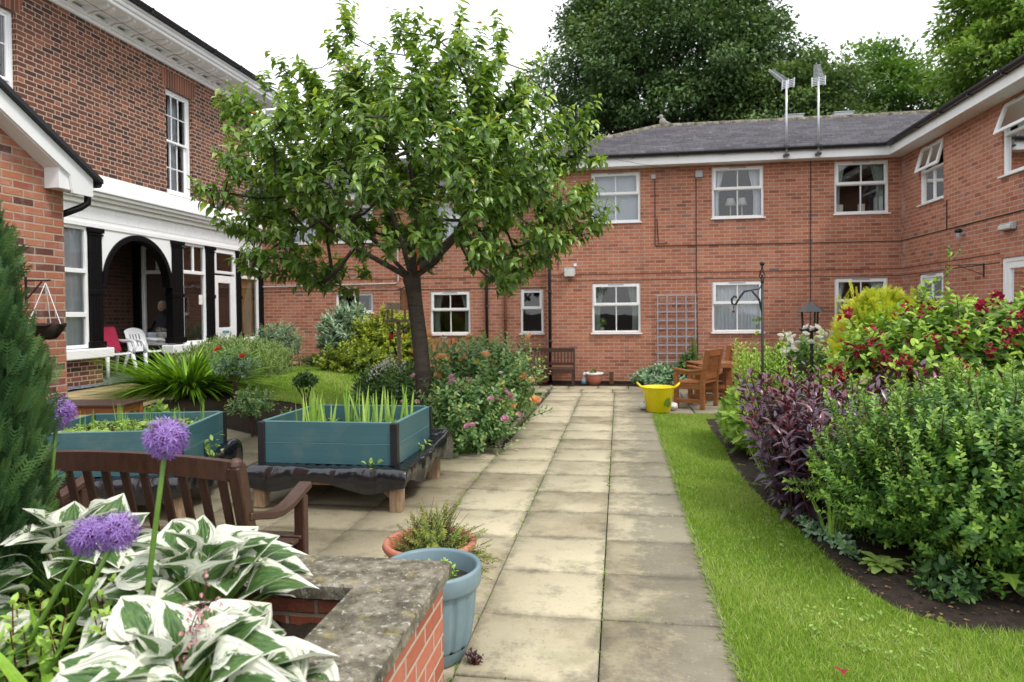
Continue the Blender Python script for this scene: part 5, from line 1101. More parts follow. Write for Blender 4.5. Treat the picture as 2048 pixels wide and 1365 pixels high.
# things on the window sills
def sill_item(kind, x, z, lb):
    if kind == 'frame':
        t = thing('picture_frame', lb, 'picture frame', (x, YB+.16, z)); b = B(); b.box(-.07, 0, 0, .07, .015, .19); b.build('frame', M['gold'], t, bevel=.004); b = B(); b.box(-.045, -.002, .03, .045, 0, .16); b.build('picture', M['paper'], t)
    elif kind == 'lamp':
        t = thing('table_lamp', lb, 'lamp', (x, YB+.3, z)); b = B(); b.lathe([(.06, 0), (.06, .02), (.015, .04), (.012, .3)], n=12); b.build('base', M['gold'], t, smooth=True); b = B(); b.lathe([(.12, .28), (.07, .44)], n=16); b.build('lamp_shade', M['paper'], t, smooth=True)
    elif kind == 'plant':
        t = thing('house_plant', lb, 'plant', (x, YB+.2, z)); b = B(); b.lathe([(.04, 0), (.055, .1)], n=12); b.build('pot', M['plwhite'], t); leaves('foliage', place(T_OVAL, np.array([(x, YB+.2, z+.1)])+R.normal(0, .05, (30, 3))+np.array([0, 0, .1]), rdir(30)+np.array([0, 0, .6]), rdir(30), .08, R.uniform(.4, 1, 30)), M['lime'], t)
sill_item('frame', 4.62, 3.6, 'small gilt picture frame inside the upper window nearest the corner'); sill_item('frame', 5.05, 3.6, 'gilt picture frame in the middle of the upper window nearest the corner'); sill_item('lamp', 2.42, 3.58, 'left of two pale lamps inside the middle upper window'); sill_item('lamp', 2.66, 3.58, 'right of two pale lamps inside the middle upper window'); sill_item('plant', -.38, 1.13, 'small house plant inside the ground floor window beside the trellis')
# the resident sitting inside the porch window
def person():
    t = thing('person', 'person in dark clothing sitting indoors behind the porch window', 'person', (-9.95, 13.7, .5)); J = {}
    pts = [(0, 0, .55), (0, .02, .80), (0, .02, 1.02), (0, 0, 1.12), (0, -.02, 1.22), (.0, -.03, 1.34), (-.19, 0, 1.02), (.19, 0, 1.02), (-.26, -.08, .78), (.26, -.08, .78), (-.18, -.33, .78), (.18, -.33, .78), (-.1, 0, .5), (.1, 0, .5), (-.12, -.42, .5), (.12, -.42, .5), (-.12, -.42, .06), (.12, -.42, .06), (-.12, -.58, .03), (.12, -.58, .03)]
    ed = [(0, 1), (1, 2), (2, 3), (3, 4), (4, 5), (2, 6), (2, 7), (6, 8), (7, 9), (8, 10), (9, 11), (0, 12), (0, 13), (12, 14), (13, 15), (14, 16), (15, 17), (16, 18), (17, 19)]
    rr = [.16, .15, .14, .055, .085, .075, .06, .06, .05, .05, .035, .035, .1, .1, .075, .075, .05, .05, .04, .04]
    me = bpy.data.meshes.new('body'); me.from_pydata(pts, ed, []); o = link('body', me, M['dark'], t); md = o.modifiers.new('skin', 'SKIN')
    for v, r in zip(me.skin_vertices[0].data, rr): v.radius = (r, r*.8)
    me.skin_vertices[0].data[0].use_root = True; o.modifiers.new('sub', 'SUBSURF').levels = 2
    b = B(); b.ball((0, -.03, 1.29), .09, 10, (.88, 1, 1.2)); b.ball((0, -.13, 1.28), .016, 6, (.8, 1.2, 1.3)); b.build('face', M['skin'], t, smooth=True); b = B(); b.ball((0, -.005, 1.325), .1, 10, (.9, 1, 1.05)); b.build('hair', M['stone'], t, smooth=True)
    for s in (-1, 1):
        b = B(); b.ball((s*.18, -.36, .78), .035, 8, (.8, 1.3, .5))
        for k in range(4): b.tube([(s*.18+(k-1.5)*.017, -.39, .78), (s*.18+(k-1.5)*.019, -.425, .782), (s*.18+(k-1.5)*.019, -.45, .77)], [.009, .008, .006], 6)
        b.tube([(s*.18-s*.03, -.36, .78), (s*.18-s*.05, -.40, .78)], [.011, .008], 6); b.build('hand', M['skin'], t, smooth=True)
    c = thing('dining_chair', 'indoor chair under the person seated behind the porch window', 'chair', (-9.95, 13.78, .5)); b = B(); b.box(-.22, -.22, .4, .22, .22, .45); b.build('seat', M['brownwood'], c); b = B(); b.box(-.22, .2, .45, .22, .24, .95); b.build('backrest', M['brownwood'], c)
    for x in (-.2, .2):
        for y in (-.2, .2): b = B(); b.box(x-.02, y-.02, 0, x+.02, y+.02, .4); b.build('leg', M['brownwood'], c)
    a = thing('draped_table', 'low table under a cream cloth inside the porch window', 'table', (-9.7, 13.0, .5)); b = B(); b.box(-.45, -.22, 0, .45, .22, .72); b.build('top', M['gold'], a, bevel=.04); b = B(); b.box(-.05, -.24, .3, .3, .24, .745); b.build('cloth', M['net'], a, bevel=.03)
person()
# ------------------------------------------------------------------ plants
UP = np.array([0, 0, 1.])
def spray_template():
    V = []; F = []
    def q(p, r, w):
        p, r = np.array(p, float), np.array(r, float); d = r-p; s = np.array([-d[1], d[0], 0]); s = s/np.linalg.norm(s)*w; k = len(V)
        V.extend([p-s*.6, p+s*.6, r*.4+p*.6+s, r]); F.append((k, k+1, k+2, k+3))
    q((0, 0, 0), (0, 1, -.06), .03)
    for i in range(7):
        y = .12+.12*i
        for s in (-1, 1):
            L = .42*(1-.75*abs(y-.35)); e = (s*L*.8, y+.01+L*.75, .05); q((0, y, 0), e, .036)
            m = (s*L*.38, y+L*.36, .02); q(m, (s*(L*.38+.14), y+L*.36+.03, .04), .028); q(m, (s*(L*.38+.0), y+L*.36+.16, .04), .028)
    V = np.array(V); return V, np.array(F), np.stack([V[:, 0]+.5, V[:, 1]], -1)
T_SPRAY = spray_template()
T_PETAL = grid_leaf([.12, .4, .5, .38], .25, -.35, across=(-1, -.4, .4, 1), curl=.35)
T_STAR = grid_leaf([.02, .075, .004], 0, .1)
T_MAPLE = (np.array([(0, 0, 0), (-.5, -.05, .02), (-.28, .3, .02), (-.62, .55, -.03), (-.2, .58, .02), (0, 1.0, -.08), (.2, .58, .02), (.62, .55, -.03), (.28, .3, .02), (.5, -.05, .02), (0, .35, .05)]),
           np.array([(0, 1, 2, 10), (2, 3, 4, 10), (4, 5, 6, 10), (6, 7, 8, 10), (8, 9, 0, 10)]), np.array([(.5, 0), (0, 0), (.2, .3), (0, .5), (.3, .6), (.5, 1), (.7, .6), (1, .5), (.8, .3), (1, 0), (.5, .3)]))

def bloom_mesh(name, mat, rings=((5, 75, 1.0), (6, 50, .85), (6, 25, .65), (4, 8, .45)), size=.05):
    parts = []
    for n, el, s in rings:
        a = np.arange(n)*2*PI/n + R.uniform(0, 6); e = math.radians(el)
        D = np.stack([np.cos(a)*math.sin(e), np.sin(a)*math.sin(e), np.full(n, math.cos(e))], -1)+R.normal(0, .08, (n, 3)); N = UP*math.sin(e)*1.0 - np.stack([np.cos(a), np.sin(a), 0*a], -1)*math.cos(e)
        parts.append(place(T_PETAL, D*.004, D, N, size*s*R.uniform(.9, 1.1, n), np.clip(1-el/90+R.normal(0, .2, n), 0, 1)))
    V, F, U, Tn = cat(parts); me_o = npmesh(name, V, F, mat, parent=PH, tone=Tn, uv=U); me = me_o.data; bpy.data.objects.remove(me_o); return me
PH = bpy.data.objects.new('tmp', None)
MB_ = {k: [bloom_mesh('bloom', M[m], size=s) for _ in range(2)] for k, m, s in (('orange', 'p_orange', .05), ('pink', 'p_pink', .045), ('white', 'p_white', .06), ('flame', 'p_flame', .05))}
def trumpet_mesh(mat, n, spread, size, name='flower_cluster'):
    parts = []
    for k in range(n):
        c = R.normal(0, spread, 3); ax = norm(c+np.array([0, -.02, .02])+R.normal(0, .02, 3)); p = perp(ax[None])[0]; q = np.cross(ax, p); a = np.arange(5)*2*PI/5
        D = ax*.75+np.cos(a)[:, None]*p*.7+np.sin(a)[:, None]*q*.7; N = ax[None]*.7-(np.cos(a)[:, None]*p+np.sin(a)[:, None]*q)*.7
        parts.append(place(T_OVAL, np.repeat(c[None], 5, 0), D, N, size*R.uniform(.8, 1.2, 5), R.uniform(0, 1, 5)))
    V, F, U, Tn = cat(parts); o = npmesh(name, V, F, mat, parent=PH, tone=Tn, uv=U); me = o.data; bpy.data.objects.remove(o); return me
def bloom(parent, mes, pos, scale=1.0, name='bloom', d=None):
    for i, p in enumerate(pos):
        o = bpy.data.objects.new(name, mes[i % len(mes)]); COL.objects.link(o); o.parent = parent; o.location = Vector(np.array(p, float).tolist())-ORG[parent.name]
        v = Vector((R.normal(0, .5), R.normal(-.45, .4), 1.0)) if d is None else Vector(d[i].tolist()); q = v.to_track_quat('Z', 'Y'); q.rotate(Matrix.Rotation(R.uniform(-.3, .3), 3, 'Y').to_quaternion()); o.rotation_mode = 'QUATERNION'; o.rotation_quaternion = q
        s = scale*R.uniform(.75, 1.2); o.scale = (s, s, s)
def stand_stems(name, label, catg, pts, h, mat, smat, T, size, step, lean=.12, opp=True, tone=(.2, .9), ang=(75, 35), group=None, sr=.004, droop=0, bare=.1, parent=None):
    """upright stems rising from the soil at pts=(x,y,z0), leaves in pairs all the way up"""
    pts = np.array(pts); c = pts.mean(0); th = parent or thing(name, label, catg, (c[0], c[1], pts[:, 2].min()), group=group); n = len(pts)
    H = h*R.uniform(.7, 1.12, n); out = norm(np.concatenate([(pts[:, :2]-c[:2]), np.zeros((n, 1))], 1)+1e-6)*np.minimum(1, np.linalg.norm(pts[:, :2]-c[:2], axis=1)/.4)[:, None]
    d = norm(UP+out*lean*1.5+R.normal(0, lean, (n, 3))); tips = pts+d*H[:, None]; m = max(4, int(h/step)*(2 if opp else 1))
    leaves('foliage', leafy_shoots(tips, d, H*(1-bare), T, size, m, ang, opp, tone, shrink=.4), mat, th); stems(th, pts, tips-d*.01, sr, smat, bend=.012); return th, tips, d
def blades(name, label, catg, base, n, h, mat, spread=.05, lean=.25, T=T_BLADE, w=1.0, tone=(.3, .9), group=None, parent=None, nm='leaves'):
    base = np.array(base, float); th = parent or thing(name, label, catg, tuple(base), group=group); a = R.uniform(0, 2*PI, n); r = spread*np.sqrt(R.uniform(0, 1, n))
    P = base+np.stack([r*np.cos(a), r*np.sin(a), 0*a], -1); out = np.stack([np.cos(a), np.sin(a), 0*a], -1); D = UP+out*np.abs(R.normal(0, lean, n))[:, None]+R.normal(0, .06, (n, 3)); N = (out if T is T_BLADE else -out)+R.normal(0, .5, (n, 3))*(T is T_BLADE)
    t = (T[0]*np.array([w, 1, 1]), T[1], T[2]); leaves(nm, place(t, P, D, UP-out*0+N*.0 if False else N, h*R.uniform(.65, 1.15, n), R.uniform(*tone, n)), mat, th); return th
def disc(c, rx, ry, n, z=None):
    a = R.uniform(0, 2*PI, n); r = np.sqrt(R.uniform(0, 1, n)); x = c[0]+rx*r*np.cos(a); y = c[1]+ry*r*np.sin(a); return np.stack([x, y, gz(x, y) if z is None else np.full(n, z)], -1)

# ---- the cherry tree
def cherry():
    zb = float(gz(-2.2, 7.6)); base = np.array([-2.2, 7.6, zb-.05]); fork = np.array([-2.36, 7.6, 1.98])
    t = thing('cherry_tree', 'broad crowned young cherry tree with dark trunk in the middle of the garden', 'tree', tuple(base))
    nodes = [fork]; par = [-1]
    def limb(pts):
        k = 0
        for p in pts: nodes.append(np.array(p, float)); par.append(k); k = len(nodes)-1
    F = fork
    limb([F+(-.28, -.05, .16), F+(-.62, -.15, .36), F+(-1.0, -.25, .66)]); limb([F+(.30, -.05, .18), F+(.55, -.1, .48), F+(.75, -.15, .82), F+(1.05, -.2, 1.1)]); limb([F+(-.12, .1, .35), F+(-.3, .2, .8), F+(-.45, .3, 1.3)])
    limb([F+(.08, -.08, .4), F+(.12, -.2, .85), F+(.05, -.25, 1.4)]); limb([F+(.2, .3, .3), F+(.45, .7, .65), F+(.7, 1.0, 1.0)]); limb([F+(-.2, -.35, .3), F+(-.4, -.8, .6), F+(-.5, -1.1, .9)]); limb([F+(.25, -.35, .28), F+(.5, -.85, .55), F+(.7, -1.1, .8)])
    c = np.array([-2.34, 7.6, 2.95]); r = np.array([2.14, 1.9, 1.52]); tg = []
    while len(tg) < 620:
        d = rdir(1)[0]; k = R.uniform(.15, 1)**.38; p = c+d*r*k*(1+.1*math.sin(d[0]*7)+.08*math.sin(d[1]*6+d[2]*5))
        q = p-fork
        if p[2] < 1.78+.45*math.exp(-((p[0]+2.4)/.9)**2): continue
        if (q[0]/1.15)**2+(q[1]/1.15)**2+((q[2]-.25)/.75)**2 < 1: continue
        tg.append(p)
    for (x, y, z) in ((-3.1, 7.6, 5.05), (-3.05, 7.5, 4.85), (-3.2, 7.6, 4.6), (-2.95, 7.3, 4.7), (-3.3, 7.7, 4.75), (-2.45, 7.5, 4.78), (-2.2, 7.7, 4.6), (-1.75, 7.6, 4.85), (-1.8, 7.5, 4.6), (-1.35, 7.7, 4.7), (-1.3, 7.6, 4.4), (-1.25, 7.4, 4.5), (-.95, 7.6, 4.25), (-3.6, 7.5, 4.4), (-3.85, 7.6, 3.95), (-.35, 7.4, 3.35), (-4.2, 7.5, 2.75), (-4.25, 7.5, 3.2), (-1.7, 7.5, 4.35), (-2.7, 7.6, 4.6)): tg.append(np.array([x, y, z]))
    tg = sorted(tg, key=lambda p: np.linalg.norm(p-fork)); ends = []
    for p in tg:
        A = np.array(nodes); dd = np.linalg.norm(A-p, axis=1)+.25*np.linalg.norm(A-fork, axis=1)*0; dd = dd+.35*np.maximum(0, np.linalg.norm(A-fork, axis=1)-np.linalg.norm(p-fork)); k = int(np.argmin(dd)); s = np.array(nodes[k]); L = np.linalg.norm(p-s); m = max(1, int(L/.22))
        for i in range(1, m+1):
            f = i/m; q = s+(p-s)*f+UP*(-.10*L*math.sin(PI*f))+(R.normal(0, .025, 3) if i < m else 0); nodes.append(q); par.append(k); k = len(nodes)-1
        ends.append(p)
    n = len(nodes); cnt = np.zeros(n); ch = [[] for _ in range(n)]
    for i in range(n-1, 0, -1): ch[par[i]].append(i)
    for i in range(n-1, -1, -1): cnt[i] = 1 if not ch[i] else sum(cnt[j] for j in ch[i])
    rad_ = np.minimum(.0050*np.sqrt(cnt)+.0016, .062)
    b = B()
    for i in range(n):         # chains follow the thickest child
        if i == 0 or i != max(ch[par[i]], key=lambda j: cnt[j]) or par[i] == 0:
            if i == 0: continue
            pts = [nodes[par[i]], nodes[i]]; rr = [min(rad_[par[i]], rad_[i]*1.25), rad_[i]]; k = i
            while ch[k]: k = max(ch[k], key=lambda j: cnt[j]); pts.append(nodes[k]); rr.append(rad_[k])
            b.tube(pts, [float(x) for x in rr], 7 if rr[1] > .012 else 4, False)
    b.build('branches', M['bark'], t, w=True, fix=False, smooth=True)
    b = B(); N_ = 12
    pts = [base+(fork-base)*f+np.array([.035*math.sin(f*3), 0, 0]) for f in np.linspace(0, 1, N_)]; rr = [.13, .108]+[.098-.014*f+.004*math.sin(f*21) for f in np.linspace(0, 1, N_-3)]+[.102]; b.tube(pts, rr, 14, True); b.ball(tuple(fork+np.array([0, 0, -.01])), .10, 8); b.build('trunk', M['bark'], t, w=True, smooth=True, fix=False)
    E_ = np.array(ends); k = 2; tips = np.repeat(E_, k, 0); o = norm(tips-(fork+UP*.4)); d = norm(o*.75+UP*.45+R.normal(0, .42, (len(tips), 3))); L = R.uniform(.22, .5, len(tips)); L[np.repeat(E_[:, 2] > 4.3, k)] *= 1.15
    tips = tips+d*(L*.6)[:, None]; m = 17; tt = (np.arange(m)+.5)/m; P = (tips[:, None]-d[:, None]*((1-tt)[None]*L[:, None])[..., None]).reshape(-1, 3)
    a = perp(d); bb = np.cross(d, a); th = (np.arange(m)*2.4)[None]+R.uniform(0, 6.3, (len(tips), 1)); rdl = a[:, None]*np.cos(th)[..., None]+bb[:, None]*np.sin(th)[..., None]
    D = d[:, None]*.45+rdl*.8+np.array([0, 0, -.36])+R.normal(0, .2, rdl.shape); Nn = UP+R.normal(0, .35, D.shape)+o[:, None]*.35
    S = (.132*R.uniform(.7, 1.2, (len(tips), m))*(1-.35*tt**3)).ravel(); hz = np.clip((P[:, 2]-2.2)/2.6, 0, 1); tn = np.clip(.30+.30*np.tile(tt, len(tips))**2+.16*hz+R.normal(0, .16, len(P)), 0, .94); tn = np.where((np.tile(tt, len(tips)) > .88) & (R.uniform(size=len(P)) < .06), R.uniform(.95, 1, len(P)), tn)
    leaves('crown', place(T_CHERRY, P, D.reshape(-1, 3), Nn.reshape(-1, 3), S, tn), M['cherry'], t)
    tw = B()
    for p, dd, l in zip(tips, d, L): tw.tube([p-dd*l, p], [.0035, .0015], 3, False)
    tw.build('twigs', M['twig'], t, w=True, fix=False)
cherry()
b = B(); b.tube([(-2.24, 7.42, 2.36), (-2.235, 7.41, 2.28), (-2.22, 7.405, 2.2), (-2.215, 7.4, 2.06)], [.008, .012, .009, .012], 6); tag(b.build('ribbon', M['orange'], fix=False), 'bright orange ribbon tied in the fork of the cherry tree', 'ribbon')

# ---- far trees
def big_tree(name, label, c, r, mat, nb, br, per, size, trunk_r=.4, seed_lump=.14, droop=.5, zlo=-.5, cut=None, tone=(.1, .75)):
    t = thing(name, label, 'tree', (c[0], c[1], 0), group=None); p, nr = ell_points(c, r, nb, zlo, .07, seed_lump); k = R.uniform(.35, 1, nb)**.45; p = np.array(c)+(p-np.array(c))*k[:, None]
    if cut is not None: ok = cut(p); p = p[ok]; nr = nr[ok]; k = k[ok]
    nb = len(p); bs = br*R.uniform(.6, 1.35, nb); P = np.repeat(p, per, 0); q = norm(R.normal(size=(nb*per, 3)))*(R.uniform(0, 1, (nb*per, 1))**.42)*np.repeat(bs, per)[:, None]*np.array([1.15, 1.15, .62]); P = P+q
    D = norm(np.repeat(nr, per, 0)*.6+q/br*.5+R.normal(0, .5, q.shape)-UP*droop); N = UP+R.normal(0, .55, q.shape)
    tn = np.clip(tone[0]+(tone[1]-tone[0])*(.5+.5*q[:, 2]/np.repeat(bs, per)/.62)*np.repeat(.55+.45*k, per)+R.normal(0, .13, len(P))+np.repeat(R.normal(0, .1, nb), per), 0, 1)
    leaves('crown', place(T_QUAD, P, D, N, size*R.uniform(.6, 1.3, len(P)), tn), mat, t)
    b = B(); cc = np.array(c); b.tube([(c[0], c[1], -.1), (c[0]+.1, c[1], c[2]*.45), (c[0], c[1], c[2]*.8)], [trunk_r, trunk_r*.75, trunk_r*.5], 10); b.build('trunk', M['bark2'], t, w=True, fix=False, smooth=True)
    b = B()
    for i in R.choice(nb, min(nb, 60), False): s = np.array([c[0], c[1], c[2]*R.uniform(.5, .85)]); e = p[i]; b.tube([s, (s+e)/2+np.array([0, 0, -.3])+R.normal(0, .25, 3), e], [trunk_r*.3, trunk_r*.16, .03], 5, False)
    b.build('branches', M['bark2'], t, w=True, fix=False, smooth=True)
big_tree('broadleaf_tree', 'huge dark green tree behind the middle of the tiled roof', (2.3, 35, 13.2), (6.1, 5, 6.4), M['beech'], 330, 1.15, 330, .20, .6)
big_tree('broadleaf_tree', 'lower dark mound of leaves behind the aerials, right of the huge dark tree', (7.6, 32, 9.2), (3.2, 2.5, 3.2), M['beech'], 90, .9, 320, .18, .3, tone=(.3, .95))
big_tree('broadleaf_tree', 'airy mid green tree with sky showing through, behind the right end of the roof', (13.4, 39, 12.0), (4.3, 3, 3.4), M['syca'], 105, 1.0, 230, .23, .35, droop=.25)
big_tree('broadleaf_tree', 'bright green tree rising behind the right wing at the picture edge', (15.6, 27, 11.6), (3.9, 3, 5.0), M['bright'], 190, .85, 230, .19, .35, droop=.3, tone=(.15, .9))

# ---- left foreground conifer
def thuja():
    t = thing('conifer', 'dark green columnar conifer with feathery sprays at the left edge of the foreground', 'tree', (-2.38, 2.05, .40))
    def col(cx, cy, r0, z0, z1, n, lo=.3):
        z = z0+(z1-z0)*R.uniform(0, 1, n)**1.05; f = (z-z0)/(z1-z0); rr = r0*np.minimum(1, .75+.6*f)*np.sqrt(np.maximum(.0, 1-f**2.6))+.02; a = R.uniform(0, 2*PI, n); k = R.uniform(.55, 1.0, n)**.5*(1+.2*np.sin(z*11+a*3)*np.sin(a*5)); o = np.stack([np.cos(a), np.sin(a), 0*a], -1)
        P = np.stack([cx+rr*k*np.cos(a), cy+rr*k*np.sin(a), z], -1); D = UP*.85+o*(.5*(1-f*.6))[:, None]+R.normal(0, .16, (n, 3)); N = o+R.normal(0, .7, (n, 3)); return place(T_SPRAY, P, D, N, .082*R.uniform(.5, 1.5, n), np.clip(.15+.55*k**3*R.uniform(.5, 1.2, n)+R.normal(0, .12, n), 0, 1))
    leaves('crown', [col(-2.36, 2.05, .285, .44, 2.0, 6200), col(-2.13, 1.98, .12, .44, 1.70, 2300)], M['thuja'], t)
    b = B(); b.tube([(-2.36, 2.05, .38), (-2.36, 2.05, 1.9)], [.04, .01], 8); b.tube([(-2.36, 2.05, .5), (-2.13, 1.98, .9), (-2.13, 1.98, 1.55)], [.03, .02, .008], 6); b.build('trunk', M['bark2'], t, w=True, fix=False)
thuja()

# ---- alliums
def allium(head, base, r, label):
    t = thing('allium', label, 'flower', base, group='purple alliums in the foreground'); head = np.array(head); n = 170; i = np.arange(n)+.5; ph = np.arccos(1-2*i/n); th = PI*(1+5**.5)*i; d = np.stack([np.cos(th)*np.sin(ph), np.sin(th)*np.sin(ph), np.cos(ph)], -1)+R.normal(0, .07, (n, 3)); d = norm(d); rr = r*R.uniform(.68, 1.06, n)
    a = perp(d); b_ = np.cross(d, a); parts = []
    for k in range(6):
        an = k*PI/3; D = d*.45+a*math.cos(an)+b_*math.sin(an)+R.normal(0, .12, d.shape); parts.append(place(T_STAR, head+d*rr[:, None], D, d, r*.36*R.uniform(.8, 1.15, n), np.clip(.25+.4*R.uniform(size=n)+.35*d[:, 2], 0, 1)))
    leaves('flower_head', parts, M['p_allium'], t); b = B()
    for dd, q in zip(d, rr): b.tube([head, head+dd*q], [.0012, .0009], 3, False)
    b.ball(tuple(head), r*.16, 6); b.build('pedicels', M['p_mag'], t, w=True, fix=False)
    b = B(); h = head-UP*r*.12; base = np.array(base); b.tube([base, base+(h-base)*.35+np.array([.01, 0, 0]), base+(h-base)*.7+np.array([.005, 0, .01]), h], [.0095, .0085, .0075, .0065], 8); b.build('stem', M['gstem'], t, w=True, fix=False, smooth=True)
allium((-1.29, 1.78, 1.22), (-1.46, 1.82, .4), .057, 'tallest purple allium on a straight stem in front of the bench'); allium((-2.16, 2.34, 1.2), (-2.22, 2.28, .4), .062, 'purple allium half hidden behind the dark conifer')
allium((-1.56, 1.80, .92), (-1.9, 1.78, .4), .055, 'left head of the pair of purple alliums touching each other'); allium((-1.45, 1.78, .945), (-1.72, 1.7, .4), .055, 'right head of the pair of purple alliums touching each other')

# ---- hostas
HT = grid_leaf([.06, .36, .50, .53, .48, .36, .19, .012], .30, .42, across=(-1, -.8, -.6, -.4, -.2, 0, .2, .4, .6, .8, 1), wave=.10, curl=.10)
def hosta(c, label, n, L, spread=.24, h=.30):
    t = thing('hosta', label, 'plant', c, group='variegated hostas in the raised bed'); c = np.array(c); i = np.arange(n); f = ((i+.5)/n)**.75; a = i*2.39996+R.normal(0, .25, n); o = np.stack([np.cos(a), np.sin(a), 0*a], -1)
    P = c+o*(spread*(.12+.88*f))[:, None]+UP*(h*(1.05-.62*f**1.5)+R.normal(0, .025, n))[:, None]; el = np.radians(66-64*f+R.normal(0, 13, n)); a2 = a+R.normal(0, .5, n); o2 = np.stack([np.cos(a2), np.sin(a2), 0*a], -1); D = o2*np.cos(el)[:, None]+UP*np.sin(el)[:, None]; N = UP*np.cos(el)[:, None]-o2*np.sin(el)[:, None]+R.normal(0, .38, (n, 3))+np.array([0, -.22, 0])
    S = L*(.72+.4*f)*R.uniform(.8, 1.15, n); leaves('foliage', place(HT, P, D, N, S, R.uniform(0, 1, n)), M['hosta'], t); b = B()
    for p, dd in zip(P, D): b.tube([c+(p-c)*np.array([.1, .1, 0]), (c+p)/2+UP*.06, p+dd*.01], [.006, .005, .004], 5, False)
    b.build('stems', M['light'] if False else M['gstem'], t, w=True, fix=False)
hosta((-1.36, 2.06, .41), 'cream edged hosta by the inner corner of the garden wall', 60, .165, .24, .36)
hosta((-1.14, 1.62, .41), 'large cream edged hosta nearest the camera in the raised bed', 66, .175, .27, .27)
hosta((-1.90, 2.12, .41), 'cream edged hosta between the dark conifer and the bench back', 60, .17, .25, .38)
stand_stems('leafy_perennial', 'fresh green leafy stems growing among the alliums in the raised bed', 'plant', disc((-1.72, 1.98), .42, .34, 90, .41), .30, M['lime'], M['rstem'], T_OVAL, .055, .045, .08, ang=(85, 30))
for (x, y, n, h, lb) in ((-1.98, 1.72, 8, .42, 'arching strap leaves at the foot of the left allium pair'), (-1.52, 1.62, 7, .36, 'yellowing strap leaves between the hostas and the lower picture edge')): blades('strap_leaves', lb, 'plant', (x, y, .41), n, h, M['lily'], .05, .5, T_ARCH, 1.3, (.4, 1))
stand_stems('low_perennial', 'low light green shoots at the bottom left corner of the raised bed', 'plant', disc((-1.62, 1.55), .35, .12, 40, .41), .12, M['lime'], M['gstem'], T_OVAL, .05, .03, .15)
t = thing('coral_bells', 'thin dark stem of tiny pink bell flowers above the hosta leaves', 'flower', (-1.2, 1.58, .41)); b = B(); s0, s1 = np.array([-1.2, 1.58, .41]), np.array([-1.09, 1.66, .86]); b.tube([s0, (s0+s1)/2+np.array([-.01, 0, .02]), s1], [.003, .0022, .001], 5, False)
k = 46; f = R.uniform(.45, 1, k); p = s0+(s1-s0)*f[:, None]; q = p+R.normal(0, .022, (k, 3))
for u, v in zip(p, q): b.tube([u, v], [.0012, .0008], 3, False)
b.build('stem', M['rstem'], t, w=True, fix=False); leaves('bells', [place(T_OVAL, q, R.normal(0, .5, (k, 3))-UP, rdir(k), .014, R.uniform(0, 1, k)) for _ in range(3)], M['p_coral'], t)

# ---- plants in the planters and pots
xs = np.linspace(-.47, .47, 13)
for i, x in enumerate(xs):
    yy = R.uniform(-.36, .1) if i % 2 else R.uniform(-.1, .35); blades('iris_clump', 'clump of pale green sword shaped leaves in the nearer teal planter', 'plant', (P1[0]+x, P1[1]+yy, SH+.205), int(R.integers(5, 10)), .36, M['iris'], .035, .16, T_BLADE, 1.0, (.3, 1), group='sword leaved clumps in the planter')
def scatter_seedlings(name, label, P, size, mat, k=5, up=.5):
    n = len(P); Q = np.repeat(P, k, 0)+R.normal(0, size*.6, (n*k, 3))*np.array([1, 1, .3])+UP*size*.4; o = leaves(name, place(T_OVAL, Q, R.normal(0, 1, Q.shape)*np.array([1, 1, .4])+UP*up, UP+R.normal(0, .3, Q.shape), size*R.uniform(.6, 1.3, len(Q)), R.uniform(0, 1, len(Q))), mat, None, kind='stuff'); tag(o, label, 'seedlings'); return o
def inplanter(P, A, n, z, hw=.52, hd=.45):
    u, v = R.uniform(-hw, hw, n), R.uniform(-hd, hd, n); c, s = math.cos(A), math.sin(A); return np.stack([P[0]+u*c-v*s, P[1]+u*s+v*c, np.full(n, z)], -1)
scatter_seedlings('seedlings', 'small pale weeds covering the compost among the sword shaped leaves', inplanter(P1, 0, 150, SH+.22), .03, M['seed']); scatter_seedlings('seedlings', 'dense green seedlings covering the compost of the left planter', inplanter(P2, A2, 420, .61), .034, M['seed'])
for i in range(12):
    p = inplanter(P2, A2, 1, .60)[0]; blades('onion_clump', 'thin upright onion leaves in the left planter', 'plant', tuple(p), int(R.integers(4, 8)), .22, M['iris'], .02, .06, T_BLADE, .5, (.1, .6), group='onion clumps in the left planter')
for j, (u, v, lb) in enumerate(((-.4, -.35, 'pale cabbage like seedling at the near left corner of the left planter'), (-.15, -.36, 'pale cabbage like seedling at the near edge of the left planter'), (.12, .1, 'pale cabbage like seedling in the middle of the left planter'))):
    c, s = math.cos(A2), math.sin(A2); p = np.array([P2[0]+u*c-v*s, P2[1]+u*s+v*c, .61]); t = thing('cabbage_seedling', lb, 'plant', tuple(p), group='cabbage seedlings in the left planter'); n = 9; a = np.arange(n)*2.4; o = np.stack([np.cos(a), np.sin(a), .35+0*a], -1); leaves('foliage', place(T_OVAL, np.repeat(p[None], n, 0)+UP*.03, o, UP-o*.3, .15*R.uniform(.7, 1.1, n), R.uniform(.6, 1, n)), M['seed'], t)
for (p, lb) in (((-1.97, 5.22, .36), 'little weed at the near corner of the nearer planter'), ((-1.76, 5.9, .36), 'little weed along the right side of the nearer planter'), ((-3.44, 5.35, .36), 'sprouting weed at the right side of the left planter')):
    n = 26 if 'sprout' in lb else 12; t = thing('weed', lb, 'plant', p, group='weeds at the planter sides'); q = np.array(p)+R.normal(0, .04, (n, 3))*np.array([1, 1.6, .2])+UP*R.uniform(0, .16 if n > 20 else .06, n)[:, None]; leaves('foliage', place(T_OVAL, q, rdir(n)+UP*.4, UP+R.normal(0, .4, (n, 3)), .055, R.uniform(.4, 1, n)), M['seed'], t)
